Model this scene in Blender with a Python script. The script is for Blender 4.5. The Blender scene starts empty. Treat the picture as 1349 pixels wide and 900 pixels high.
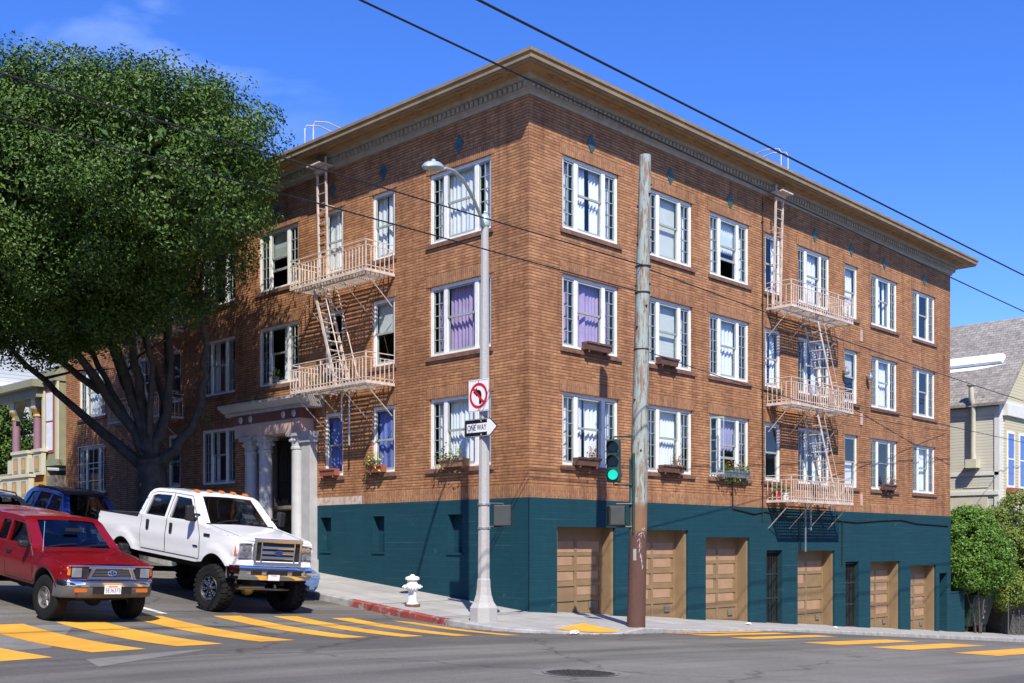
import bpy, bmesh, math, random
from math import sin, cos, pi, radians, sqrt, atan2
from mathutils import Vector, Matrix
from mathutils.geometry import tessellate_polygon
random.seed(7)
sc = bpy.context.scene
C = sc.collection

# ------------------------------------------------------------------ camera
CAM = (-19.714, -18.454, 1.64)
cd = bpy.data.cameras.new('camera'); cam = bpy.data.objects.new('camera', cd); C.objects.link(cam)
cam.location = CAM; cam.rotation_euler = (radians(90), 0, radians(-46))
cd.sensor_width = 36; cd.lens = 38.70; cd.shift_y = 0.1987; cd.clip_end = 3000; cd.clip_start = .1
sc.camera = cam
# ------------------------------------------------------------------ world + sun
SUN_EL = radians(48); SX, SY = .60, .80          # horizontal travel of the light
w = bpy.data.worlds.new('World'); sc.world = w; w.use_nodes = True
nt = w.node_tree; nt.nodes.clear()
def wn(t, **k):
    n = nt.nodes.new(t)
    for a, b in k.items(): setattr(n, a, b)
    return n
out = wn('ShaderNodeOutputWorld'); bg = wn('ShaderNodeBackground'); bg.inputs[1].default_value = .068
sky = wn('ShaderNodeTexSky'); sky.sky_type = 'NISHITA'; sky.sun_disc = False
sky.sun_elevation = SUN_EL; sky.sun_rotation = atan2(-SX, -SY) % (2*pi)
sky.altitude = 400; sky.air_density = 1.0; sky.dust_density = .25; sky.ozone_density = 4.5
hsv = wn('ShaderNodeHueSaturation'); hsv.inputs['Hue'].default_value = .507; hsv.inputs['Saturation'].default_value = 1.22; hsv.inputs['Value'].default_value = 1.35
tc = wn('ShaderNodeTexCoord'); mp = wn('ShaderNodeMapping'); mp.inputs['Scale'].default_value = (1.6, 1.6, 4.2); mp.inputs['Location'].default_value = (.35, .1, .62)
no = wn('ShaderNodeTexNoise'); no.inputs['Scale'].default_value = 1.7; no.inputs['Detail'].default_value = 7; no.inputs['Roughness'].default_value = .55; no.inputs['Distortion'].default_value = .5
cr = wn('ShaderNodeValToRGB'); cr.color_ramp.elements[0].position = .60; cr.color_ramp.elements[0].color = (0, 0, 0, 1); cr.color_ramp.elements[1].position = .85; cr.color_ramp.elements[1].color = (.75, .75, .75, 1)
mx = wn('ShaderNodeMix', data_type='RGBA'); mx.inputs[7].default_value = (9.0, 11.0, 14.0, 1)
L = nt.links.new
tint = wn('ShaderNodeMix', data_type='RGBA', blend_type='MULTIPLY'); tint.inputs[0].default_value = 1; tint.inputs[7].default_value = (1.30, 1.42, 1.95, 1); tint.clamp_result = False
L(hsv.outputs[0], tint.inputs[6]); L(sky.outputs[0], hsv.inputs['Color']); L(tc.outputs['Generated'], mp.inputs[0]); L(mp.outputs[0], no.inputs['Vector'])
vm = wn('ShaderNodeVectorMath', operation='DOT_PRODUCT'); vm.inputs[1].default_value = (.20, .78, .52)
mr = wn('ShaderNodeMapRange'); mr.inputs[1].default_value = .80; mr.inputs[2].default_value = .93
mu = wn('ShaderNodeMath', operation='MULTIPLY'); L(tc.outputs['Generated'], vm.inputs[0]); L(vm.outputs['Value'], mr.inputs[0])
L(no.outputs[0], cr.inputs[0]); L(cr.outputs[0], mu.inputs[0]); L(mr.outputs[0], mu.inputs[1]); L(mu.outputs[0], mx.inputs[0]); L(tint.outputs[2], mx.inputs[6]); L(mx.outputs[2], bg.inputs[0]); L(bg.outputs[0], out.inputs[0])
sl = bpy.data.lights.new('sun', 'SUN'); sl.energy = 5.0; sl.angle = radians(.5); sl.color = (1, .94, .83)
so = bpy.data.objects.new('sun', sl); C.objects.link(so); so.location = (-20, -30, 40)
so.rotation_euler = Vector((SX*cos(SUN_EL), SY*cos(SUN_EL), -sin(SUN_EL))).to_track_quat('-Z', 'Y').to_euler()
sc.view_settings.view_transform = 'Standard'; sc.view_settings.look = 'None'
sc.view_settings.exposure = .5; sc.view_settings.gamma = 1

# ------------------------------------------------------------------ materials
M = {}
def mat(name, col, rough=.6, metal=0., var=.12, scale=3., bump=0., bscale=40., spec=.5, coat=0., col2=None, detail=5):
    m = bpy.data.materials.new(name); m.use_nodes = True; t = m.node_tree
    b = t.nodes['Principled BSDF']
    b.inputs['Roughness'].default_value = rough; b.inputs['Metallic'].default_value = metal
    b.inputs['Specular IOR Level'].default_value = spec
    if coat: b.inputs['Coat Weight'].default_value = coat; b.inputs['Coat Roughness'].default_value = .04
    c = t.nodes.new('ShaderNodeTexCoord')
    n = t.nodes.new('ShaderNodeTexNoise'); n.inputs['Scale'].default_value = scale; n.inputs['Detail'].default_value = detail
    r = t.nodes.new('ShaderNodeValToRGB'); r.color_ramp.elements[0].position = .3; r.color_ramp.elements[1].position = .7
    a = col2 or tuple(max(0, x*(1-var)) for x in col); e = col if col2 else tuple(min(1, x*(1+var)) for x in col)
    r.color_ramp.elements[0].color = (*a, 1); r.color_ramp.elements[1].color = (*e, 1)
    k = t.links.new
    k(c.outputs['Object'], n.inputs['Vector']); k(n.outputs[0], r.inputs[0]); k(r.outputs[0], b.inputs['Base Color'])
    if bump:
        n2 = t.nodes.new('ShaderNodeTexNoise'); n2.inputs['Scale'].default_value = bscale; n2.inputs['Detail'].default_value = 4
        bp = t.nodes.new('ShaderNodeBump'); bp.inputs['Strength'].default_value = bump; bp.inputs['Distance'].default_value = .02
        k(c.outputs['Object'], n2.inputs['Vector']); k(n2.outputs[0], bp.inputs['Height']); k(bp.outputs[0], b.inputs['Normal'])
    M[name] = m; return m
def nodes(m):
    t = m.node_tree; return t, t.nodes, t.links.new, t.nodes['Principled BSDF']

def brick_mat(name, c1, c2, mortar, bw, bh, rot=False, ms=.012, grime=(.5, .45, .42), bumpd=.012, row=0., scuff=False):
    m = bpy.data.materials.new(name); m.use_nodes = True; t, N, k, b = nodes(m)
    b.inputs['Roughness'].default_value = .85; b.inputs['Specular IOR Level'].default_value = .25
    uv = N.new('ShaderNodeUVMap'); mp = N.new('ShaderNodeMapping')
    if rot: mp.inputs['Rotation'].default_value = (0, 0, pi/2)
    br = N.new('ShaderNodeTexBrick'); br.inputs['Scale'].default_value = 1; br.inputs['Brick Width'].default_value = bw; br.inputs['Row Height'].default_value = bh
    br.inputs['Mortar Size'].default_value = ms; br.inputs['Mortar Smooth'].default_value = .3; br.inputs['Bias'].default_value = 0
    br.inputs['Color1'].default_value = (*c1, 1); br.inputs['Color2'].default_value = (*c2, 1); br.inputs['Mortar'].default_value = (*mortar, 1)
    k(uv.outputs[0], mp.inputs[0]); k(mp.outputs[0], br.inputs['Vector'])
    tc = N.new('ShaderNodeTexCoord')
    n1 = N.new('ShaderNodeTexNoise'); n1.inputs['Scale'].default_value = .55; n1.inputs['Detail'].default_value = 8; n1.inputs['Roughness'].default_value = .65
    r1 = N.new('ShaderNodeValToRGB'); r1.color_ramp.elements[0].position = .32; r1.color_ramp.elements[1].position = .62
    r1.color_ramp.elements[0].color = (*grime, 1); r1.color_ramp.elements[1].color = (1, 1, 1, 1)
    mu = N.new('ShaderNodeMix'); mu.data_type = 'RGBA'; mu.blend_type = 'MULTIPLY'; mu.inputs[0].default_value = .6
    n2 = N.new('ShaderNodeTexNoise'); n2.inputs['Scale'].default_value = 9; n2.inputs['Detail'].default_value = 3
    r2 = N.new('ShaderNodeValToRGB'); r2.color_ramp.elements[0].position = .3; r2.color_ramp.elements[1].position = .7
    r2.color_ramp.elements[0].color = (.72, .70, .68, 1); r2.color_ramp.elements[1].color = (1.18, 1.15, 1.1, 1)
    m2 = N.new('ShaderNodeMix'); m2.data_type = 'RGBA'; m2.blend_type = 'MULTIPLY'; m2.inputs[0].default_value = .8 if not scuff else .25
    bc = br.outputs[0]
    if row:      # deep raked bed joints
        sp = N.new('ShaderNodeSeparateXYZ'); k(mp.outputs[0], sp.inputs[0]); dv_ = N.new('ShaderNodeMath'); dv_.operation = 'DIVIDE'; dv_.inputs[1].default_value = bh; k(sp.outputs[1], dv_.inputs[0])
        fr_ = N.new('ShaderNodeMath'); fr_.operation = 'FRACT'; k(dv_.outputs[0], fr_.inputs[0])
        rj = N.new('ShaderNodeValToRGB'); rj.color_ramp.elements[0].position = row*.45; rj.color_ramp.elements[1].position = row; rj.color_ramp.elements[0].color = (.34, .30, .28, 1); rj.color_ramp.elements[1].color = (1, 1, 1, 1); k(fr_.outputs[0], rj.inputs[0])
        m0 = N.new('ShaderNodeMix'); m0.data_type = 'RGBA'; m0.blend_type = 'MULTIPLY'; m0.inputs[0].default_value = 1; k(br.outputs[0], m0.inputs[6]); k(rj.outputs[0], m0.inputs[7]); bc = m0.outputs[2]
    k(tc.outputs['Object'], n1.inputs['Vector']); k(n1.outputs[0], r1.inputs[0]); k(bc, mu.inputs[6]); k(r1.outputs[0], mu.inputs[7])
    k(tc.outputs['Object'], n2.inputs['Vector']); k(n2.outputs[0], r2.inputs[0]); k(mu.outputs[2], m2.inputs[6]); k(r2.outputs[0], m2.inputs[7])
    # rain streaks and soot running down the wall
    mp3 = N.new('ShaderNodeMapping'); mp3.inputs['Scale'].default_value = (2.2, 2.2, .16); n3 = N.new('ShaderNodeTexNoise'); n3.inputs['Scale'].default_value = 1.6; n3.inputs['Detail'].default_value = 6
    r3 = N.new('ShaderNodeValToRGB'); r3.color_ramp.elements[0].position = .33; r3.color_ramp.elements[1].position = .55; r3.color_ramp.elements[0].color = (.66, .64, .63, 1); r3.color_ramp.elements[1].color = (1, 1, 1, 1)
    m3 = N.new('ShaderNodeMix'); m3.data_type = 'RGBA'; m3.blend_type = 'MULTIPLY'; m3.inputs[0].default_value = .75 if not scuff else .15
    k(tc.outputs['Object'], mp3.inputs[0]); k(mp3.outputs[0], n3.inputs['Vector']); k(n3.outputs[0], r3.inputs[0]); k(m2.outputs[2], m3.inputs[6]); k(r3.outputs[0], m3.inputs[7]); col_out = m3.outputs[2]
    if scuff:   # pale scuffs and splashes low on the painted base
        n4 = N.new('ShaderNodeTexNoise'); n4.inputs['Scale'].default_value = 1.9; n4.inputs['Detail'].default_value = 9; n4.inputs['Roughness'].default_value = .7
        r4 = N.new('ShaderNodeValToRGB'); r4.color_ramp.elements[0].position = .63; r4.color_ramp.elements[1].position = .72; r4.color_ramp.elements[0].color = (0, 0, 0, 1); r4.color_ramp.elements[1].color = (.35, .35, .35, 1)
        mp5 = N.new('ShaderNodeMapping'); mp5.inputs['Scale'].default_value = (.35, .35, 26); n5 = N.new('ShaderNodeTexNoise'); n5.inputs['Scale'].default_value = 1; n5.inputs['Detail'].default_value = 3; r5 = N.new('ShaderNodeValToRGB'); r5.color_ramp.elements[0].position = .62; r5.color_ramp.elements[1].position = .70; r5.color_ramp.elements[0].color = (0, 0, 0, 1); r5.color_ramp.elements[1].color = (.22, .22, .22, 1)
        ad = N.new('ShaderNodeMath'); ad.operation = 'MAXIMUM'
        k(tc.outputs['Object'], n4.inputs['Vector']); k(n4.outputs[0], r4.inputs[0]); k(tc.outputs['Object'], mp5.inputs[0]); k(mp5.outputs[0], n5.inputs['Vector']); k(n5.outputs[0], r5.inputs[0]); k(r4.outputs[0], ad.inputs[0]); k(r5.outputs[0], ad.inputs[1])
        m4 = N.new('ShaderNodeMix'); m4.data_type = 'RGBA'; m4.inputs[7].default_value = (.10, .16, .17, 1); k(ad.outputs[0], m4.inputs[0]); k(col_out, m4.inputs[6]); col_out = m4.outputs[2]
    k(col_out, b.inputs['Base Color'])
    bp = N.new('ShaderNodeBump'); bp.inputs['Strength'].default_value = .9; bp.inputs['Distance'].default_value = bumpd; bp.invert = True
    k(br.outputs['Fac'], bp.inputs['Height']); k(bp.outputs[0], b.inputs['Normal'])
    M[name] = m; return m
brick_mat('brick', (.53, .27, .13), (.37, .175, .084), (.40, .26, .17), .30, .077, ms=.004, row=.34)
brick_mat('brick_soldier', (.46, .24, .125), (.37, .18, .09), (.26, .16, .10), .30, .075, rot=True, ms=.008)
brick_mat('teal_brick', (.005, .049, .070), (.0045, .045, .065), (.009, .060, .080), .6, .154, ms=.007, grime=(.75, .8, .8), bumpd=.005, scuff=True)
mat('brick_sill', (.17, .09, .06), .85, var=.3, scale=6, bump=.4)

def glass_mat(name, tint=(.75, .82, .82), ior=1.5, refl=1.0, rough=.0):
    m = bpy.data.materials.new(name); m.use_nodes = True; t = m.node_tree; t.nodes.clear(); k = t.links.new
    o = t.nodes.new('ShaderNodeOutputMaterial'); mixn = t.nodes.new('ShaderNodeMixShader'); tr = t.nodes.new('ShaderNodeBsdfTransparent'); g = t.nodes.new('ShaderNodeBsdfGlossy')
    tr.inputs[0].default_value = (*tint, 1); g.inputs['Roughness'].default_value = rough; g.inputs[0].default_value = (1, 1, 1, 1)
    f = t.nodes.new('ShaderNodeFresnel'); ge = t.nodes.new('ShaderNodeNewGeometry'); mm = t.nodes.new('ShaderNodeMapRange')
    mm.inputs[3].default_value = ior; mm.inputs[4].default_value = 1/ior; t.links.new(ge.outputs['Backfacing'], mm.inputs[0]); t.links.new(mm.outputs[0], f.inputs[0])
    tcn = t.nodes.new('ShaderNodeTexCoord'); n = t.nodes.new('ShaderNodeTexNoise'); n.inputs['Scale'].default_value = 1.3; bp = t.nodes.new('ShaderNodeBump'); bp.inputs['Strength'].default_value = .06; bp.inputs['Distance'].default_value = .05
    k(tcn.outputs['Object'], n.inputs['Vector']); k(n.outputs[0], bp.inputs['Height']); k(bp.outputs[0], g.inputs['Normal'])
    k(f.outputs[0], mixn.inputs[0]); k(tr.outputs[0], mixn.inputs[1]); k(g.outputs[0], mixn.inputs[2]); k(mixn.outputs[0], o.inputs[0])
    M[name] = m; return m
glass_mat('window_glass', (.88, .92, .92), 1.62)
glass_mat('car_glass', (.30, .34, .36), 1.6)
glass_mat('clear_lens', (.9, .92, .95), 1.5)
mat('white_frame', (.78, .77, .73), .5, var=.08, scale=6, bump=.1)
mat('sash', (.30, .335, .31), .5, var=.12)
mat('white_curtain', (.76, .77, .80), .9, var=.05)
mat('lavender_curtain', (.42, .31, .50), .9, var=.1)
mat('blue_curtain', (.16, .21, .52), .9, var=.15)
mat('shade_curtain', (.62, .63, .58), .9, var=.04)
mat('interior', (.22, .19, .16), .9)
mat('cornice', (.24, .165, .085), .7, var=.2, scale=2.2, bump=.25, bscale=20)
mat('soffit', (.34, .205, .09), .7, var=.15, scale=2.5)
mat('dentil', (.31, .28, .225), .7, var=.15, scale=4)
mat('diamond', (.04, .085, .08), .5, var=.3, scale=7)
mat('roofing', (.16, .15, .14), .9)
mat('garage_frame', (.235, .155, .08), .6, var=.12, scale=2.5, bump=.1)
mat('garage_panel', (.36, .225, .135), .65, var=.1, scale=3)
mat('iron_dark', (.025, .022, .02), .55, var=.3)
mat('escape_paint', (.57, .475, .395), .6, var=.25, scale=5)
mat('stone_paint', (.39, .385, .375), .7, var=.1, scale=3, bump=.15)
mat('stone_pink', (.52, .36, .30), .7, var=.12)
mat('maroon', (.16, .06, .05), .6)
mat('white_stain', (.55, .50, .46), .9, var=.3, scale=7, col2=(.40, .24, .15))
mat('gutter_paint', (.35, .17, .09), .7)
mat('sidewalk_c', (.40, .395, .385), .85)
mat('kerb_c', (.30, .295, .285), .85, var=.25, scale=4, bump=.4)
mat('concrete_pole', (.37, .36, .345), .85, var=.10, scale=30, bump=.35, bscale=80)
mat('pole_cap', (.42, .50, .48), .4, metal=.3)
mat('galv', (.50, .52, .53), .4, metal=.8, var=.1)
mat('green_metal', (.012, .05, .045), .5)
mat('signal_dark', (.012, .016, .014), .5)
mat('signal_grey', (.05, .055, .05), .45)
mat('white_paint', (.80, .80, .80), .4, var=.04)
mat('sign_white', (.80, .80, .80), .35, var=.02)
mat('sign_black', (.008, .008, .008), .4)
mat('sign_red', (.60, .012, .02), .4, var=.05)
mat('hydrant', (.78, .77, .73), .45, var=.08, scale=12, bump=.15)
mat('rust', (.14, .07, .04), .9, var=.4, scale=10)
mat('terracotta', (.30, .09, .05), .8)
mat('boxwood', (.12, .06, .045), .85, var=.3, scale=8)
mat('boxwood_tan', (.30, .17, .09), .85, var=.3, scale=8)
mat('dark_wood_shade', (.05, .042, .035), .85, var=.3, scale=6, bump=.3)  # dark board tone, also stands for the shade behind the container
mat('steel_black', (.015, .015, .016), .5)
mat('wire_black', (.012, .012, .012), .6)
mat('rubber', (.008, .008, .0085), .8, var=.3, scale=12, bump=.2, spec=.3)
mat('plastic_black', (.014, .014, .015), .5)
mat('plastic_grey', (.10, .10, .105), .55)
mat('under', (.012, .011, .010), .9)
mat('chrome', (.78, .79, .80), .07, metal=1., var=.02)
mat('lamp_grey', (.50, .52, .53), .25, metal=.5)
mat('alloy', (.45, .43, .41), .3, metal=.9)
mat('white_car', (.74, .74, .745), .28, var=.01, coat=.6)
mat('red_car', (.17, .004, .009), .25, var=.04, coat=.35, spec=.35)
mat('blue_car', (.13, .24, .47), .3, metal=.3, var=.03, coat=1.)
mat('navy_car', (.02, .055, .30), .3, metal=.2, var=.04, coat=1.)
mat('dark_car', (.018, .024, .038), .3, metal=.2, var=.05, coat=1.)
mat('amber', (.55, .13, .015), .3, var=.05)
mat('diff_yellow', (.45, .33, .10), .4, metal=.5)
mat('ford_blue', (.01, .03, .16), .3)
mat('plate_c', (.78, .78, .76), .5)
mat('seat_c', (.05, .05, .055), .9)
mat('iron_cover', (.05, .048, .046), .6, metal=.3, var=.3, scale=30, bump=.6)
mat('cream', (.52, .49, .37), .75, var=.06)
mat('cream_white', (.62, .61, .54), .7, var=.05)
mat('olive', (.24, .245, .16), .7, var=.1)
mat('mauve', (.25, .13, .175), .6, var=.1)
mat('gold', (.40, .27, .08), .5, metal=.3)
mat('peach', (.55, .28, .10), .7)
mat('barn_red', (.33, .06, .04), .6)
mat('white_wall', (.74, .75, .74), .8, var=.05)
mat('bark', (.065, .058, .052), .9, var=.35, scale=5, bump=.8, bscale=9)
mat('bark_dark', (.06, .05, .045), .9, var=.35, scale=6, bump=.8, bscale=10)
mat('orange_sign', (.62, .07, .03), .5)
mat('paper', (.70, .66, .66), .8)
mat('pink_print', (.45, .12, .22), .8)
mat('leaf_litter', (.25, .16, .08), .9, var=.5, scale=60)
mat('flower_red', (.50, .03, .05), .7); mat('flower_yellow', (.50, .40, .06), .7)
mat('pot_red', (.45, .03, .03), .5); mat('grey_vent', (.20, .18, .15), .6)
mat('chain', (.10, .10, .095), .6, metal=.3)
mat('tarnish', (.014, .035, .028), .6, var=.5, scale=4)
mat('skylight', (.72, .76, .80), .3, var=.1)

def leaf_mat(name, c1, c2, rough=.42, trans=.25):
    m = bpy.data.materials.new(name); m.use_nodes = True; t, N, k, b = nodes(m)
    g = N.new('ShaderNodeNewGeometry'); r = N.new('ShaderNodeValToRGB')
    r.color_ramp.elements[0].color = (*c1, 1); r.color_ramp.elements[1].color = (*c2, 1)
    k(g.outputs['Random Per Island'], r.inputs[0]); k(r.outputs[0], b.inputs['Base Color'])
    b.inputs['Roughness'].default_value = rough; b.inputs['Specular IOR Level'].default_value = .35
    tl = N.new('ShaderNodeBsdfTranslucent'); mix = N.new('ShaderNodeMixShader'); mix.inputs[0].default_value = trans
    k(r.outputs[0], tl.inputs[0]); k(b.outputs[0], mix.inputs[1]); k(tl.outputs[0], mix.inputs[2]); k(mix.outputs[0], N['Material Output'].inputs[0])
    M[name] = m
leaf_mat('ficus_leaf', (.022, .060, .008), (.090, .155, .017), .5, .12)
leaf_mat('bush_leaf', (.07, .16, .02), (.17, .30, .045), .5)
leaf_mat('yellow_bush_leaf', (.12, .18, .025), (.24, .30, .06), .5)
leaf_mat('box_leaf', (.06, .14, .03), (.20, .22, .05), .6)
leaf_mat('dry_leaf', (.20, .08, .04), (.30, .20, .08), .7)
leaf_mat('petal_red', (.5, .02, .03), (.6, .10, .12), .6)

def emit_mat(name, col, st):
    m = bpy.data.materials.new(name); m.use_nodes = True; t, N, k, b = nodes(m)
    b.inputs['Base Color'].default_value = (*col, 1); b.inputs['Emission Color'].default_value = (*col, 1); b.inputs['Emission Strength'].default_value = st
    M[name] = m
emit_mat('green_lit', (.015, .70, .50), .75)
mat('lens_off', (.02, .02, .015), .3)

# ---- asphalt: noise, patches, tyre-worn bands
def asphalt():
    m = bpy.data.materials.new('asphalt'); m.use_nodes = True; t, N, k, b = nodes(m)
    b.inputs['Roughness'].default_value = .82; b.inputs['Specular IOR Level'].default_value = .35
    tc = N.new('ShaderNodeTexCoord')
    def noise(s, d, sc3=(1, 1, 1), rough=.6, rz=0):
        mp = N.new('ShaderNodeMapping'); mp.inputs['Scale'].default_value = sc3; mp.inputs['Rotation'].default_value = (0, 0, rz); k(tc.outputs['Object'], mp.inputs[0])
        n = N.new('ShaderNodeTexNoise'); n.inputs['Scale'].default_value = s; n.inputs['Detail'].default_value = d; n.inputs['Roughness'].default_value = rough
        k(mp.outputs[0], n.inputs['Vector']); return n
    def ramp(n, a, ca, e, ce):
        r = N.new('ShaderNodeValToRGB'); r.color_ramp.elements[0].position = a; r.color_ramp.elements[1].position = e
        r.color_ramp.elements[0].color = (*ca, 1); r.color_ramp.elements[1].color = (*ce, 1); k(n.outputs[0], r.inputs[0]); return r
    def mul(a, bb, f=1.):
        x = N.new('ShaderNodeMix'); x.data_type = 'RGBA'; x.blend_type = 'MULTIPLY'; x.inputs[0].default_value = f; k(a, x.inputs[6]); k(bb, x.inputs[7]); return x.outputs[2]
    base = ramp(noise(.35, 8, (1, 1, 1)), .3, (.138, .129, .111), .7, (.196, .184, .161))
    fine = ramp(noise(45, 4, rough=.8), .25, (.60, .60, .60), .75, (1.35, 1.35, 1.35))
    spk = ramp(noise(14, 6, rough=.75), .3, (.82, .82, .82), .7, (1.14, 1.14, 1.14))
    band = ramp(noise(.55, 4, (.07, 1.0, 1)), .42, (.52, .52, .54), .56, (1, 1, 1))
    streak = ramp(noise(1.0, 6, (.14, 3.2, 1), rz=radians(6)), .30, (.80, .80, .81), .5, (1, 1, 1))
    c = mul(base.outputs[0], fine.outputs[0], .9); c = mul(c, spk.outputs[0], .9); c = mul(c, band.outputs[0], .85); c = mul(c, streak.outputs[0], .8)
    # cracks
    vo = N.new('ShaderNodeTexVoronoi'); vo.feature = 'DISTANCE_TO_EDGE'; vo.inputs['Scale'].default_value = .16
    mpv = N.new('ShaderNodeMapping'); wv = N.new('ShaderNodeTexNoise'); wv.inputs['Scale'].default_value = .9; wv.inputs['Detail'].default_value = 5
    av = N.new('ShaderNodeVectorMath'); av.operation = 'MULTIPLY_ADD'; av.inputs[1].default_value = (2, 2, 0)
    k(tc.outputs['Object'], wv.inputs['Vector']); k(wv.outputs['Color'], av.inputs[0]); k(tc.outputs['Object'], av.inputs[2]); k(av.outputs[0], vo.inputs['Vector'])
    rc = N.new('ShaderNodeValToRGB'); rc.color_ramp.elements[0].position = 0; rc.color_ramp.elements[0].color = (.42, .42, .42, 1); rc.color_ramp.elements[1].position = .011; rc.color_ramp.elements[1].color = (1, 1, 1, 1)
    k(vo.outputs['Distance'], rc.inputs[0]); c = mul(c, rc.outputs[0], .8)
    k(c, b.inputs['Base Color'])
    bp = N.new('ShaderNodeBump'); bp.inputs['Strength'].default_value = .45; bp.inputs['Distance'].default_value = .01
    k(noise(70, 3).outputs[0], bp.inputs['Height']); k(bp.outputs[0], b.inputs['Normal'])
    M['asphalt'] = m
asphalt()
def worn_paint(name, col, under, thr=.36):
    m = bpy.data.materials.new(name); m.use_nodes = True; t, N, k, b = nodes(m); b.inputs['Roughness'].default_value = .7
    tc = N.new('ShaderNodeTexCoord'); n = N.new('ShaderNodeTexNoise'); n.inputs['Scale'].default_value = 4; n.inputs['Detail'].default_value = 9; n.inputs['Roughness'].default_value = .75
    r = N.new('ShaderNodeValToRGB'); r.color_ramp.elements[0].position = thr-.05; r.color_ramp.elements[1].position = thr; r.color_ramp.elements[0].color = (*under, 1); r.color_ramp.elements[1].color = (*col, 1)
    n2 = N.new('ShaderNodeTexNoise'); n2.inputs['Scale'].default_value = 1.3; n2.inputs['Detail'].default_value = 6
    r2 = N.new('ShaderNodeValToRGB'); r2.color_ramp.elements[0].color = (.82, .80, .76, 1); r2.color_ramp.elements[1].color = (1.05, 1.05, 1.05, 1); r2.color_ramp.elements[0].position = .3; r2.color_ramp.elements[1].position = .6
    x = N.new('ShaderNodeMix'); x.data_type = 'RGBA'; x.blend_type = 'MULTIPLY'; x.inputs[0].default_value = 1
    k(tc.outputs['Object'], n.inputs['Vector']); k(n.outputs[0], r.inputs[0]); k(tc.outputs['Object'], n2.inputs['Vector']); k(n2.outputs[0], r2.inputs[0])
    k(r.outputs[0], x.inputs[6]); k(r2.outputs[0], x.inputs[7]); k(x.outputs[2], b.inputs['Base Color']); M[name] = m
worn_paint('yellow_paint', (.66, .33, .03), (.26, .17, .07), .35)
worn_paint('line_white', (.62, .62, .60), (.2, .2, .2), .38)
worn_paint('red_kerb', (.26, .05, .04), (.24, .22, .21), .46)
mat('tar_patch', (.165, .157, .142), .85, var=.15, scale=3, bump=.3, bscale=60)

def sidewalk_mat():
    m = M['sidewalk_c']; t, N, k, b = nodes(m)
    uv = N.new('ShaderNodeTexCoord'); br = N.new('ShaderNodeTexBrick'); br.offset = 0; br.inputs['Scale'].default_value = 1
    br.inputs['Brick Width'].default_value = 1.05; br.inputs['Row Height'].default_value = 1.02; br.inputs['Mortar Size'].default_value = .010
    br.inputs['Color1'].default_value = (.38, .37, .345, 1); br.inputs['Color2'].default_value = (.315, .305, .285, 1); br.inputs['Mortar'].default_value = (.15, .145, .14, 1)
    n = N.new('ShaderNodeTexNoise'); n.inputs['Scale'].default_value = 1.1; n.inputs['Detail'].default_value = 9; n.inputs['Roughness'].default_value = .7
    r = N.new('ShaderNodeValToRGB'); r.color_ramp.elements[0].position = .3; r.color_ramp.elements[1].position = .7; r.color_ramp.elements[0].color = (.78, .77, .76, 1); r.color_ramp.elements[1].color = (1.1, 1.1, 1.1, 1)
    x = N.new('ShaderNodeMix'); x.data_type = 'RGBA'; x.blend_type = 'MULTIPLY'; x.inputs[0].default_value = 1
    k(uv.outputs['Object'], br.inputs['Vector']); k(uv.outputs['Object'], n.inputs['Vector']); k(n.outputs[0], r.inputs[0])
    k(br.outputs[0], x.inputs[6]); k(r.outputs[0], x.inputs[7]); k(x.outputs[2], b.inputs['Base Color'])
sidewalk_mat()

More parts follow.
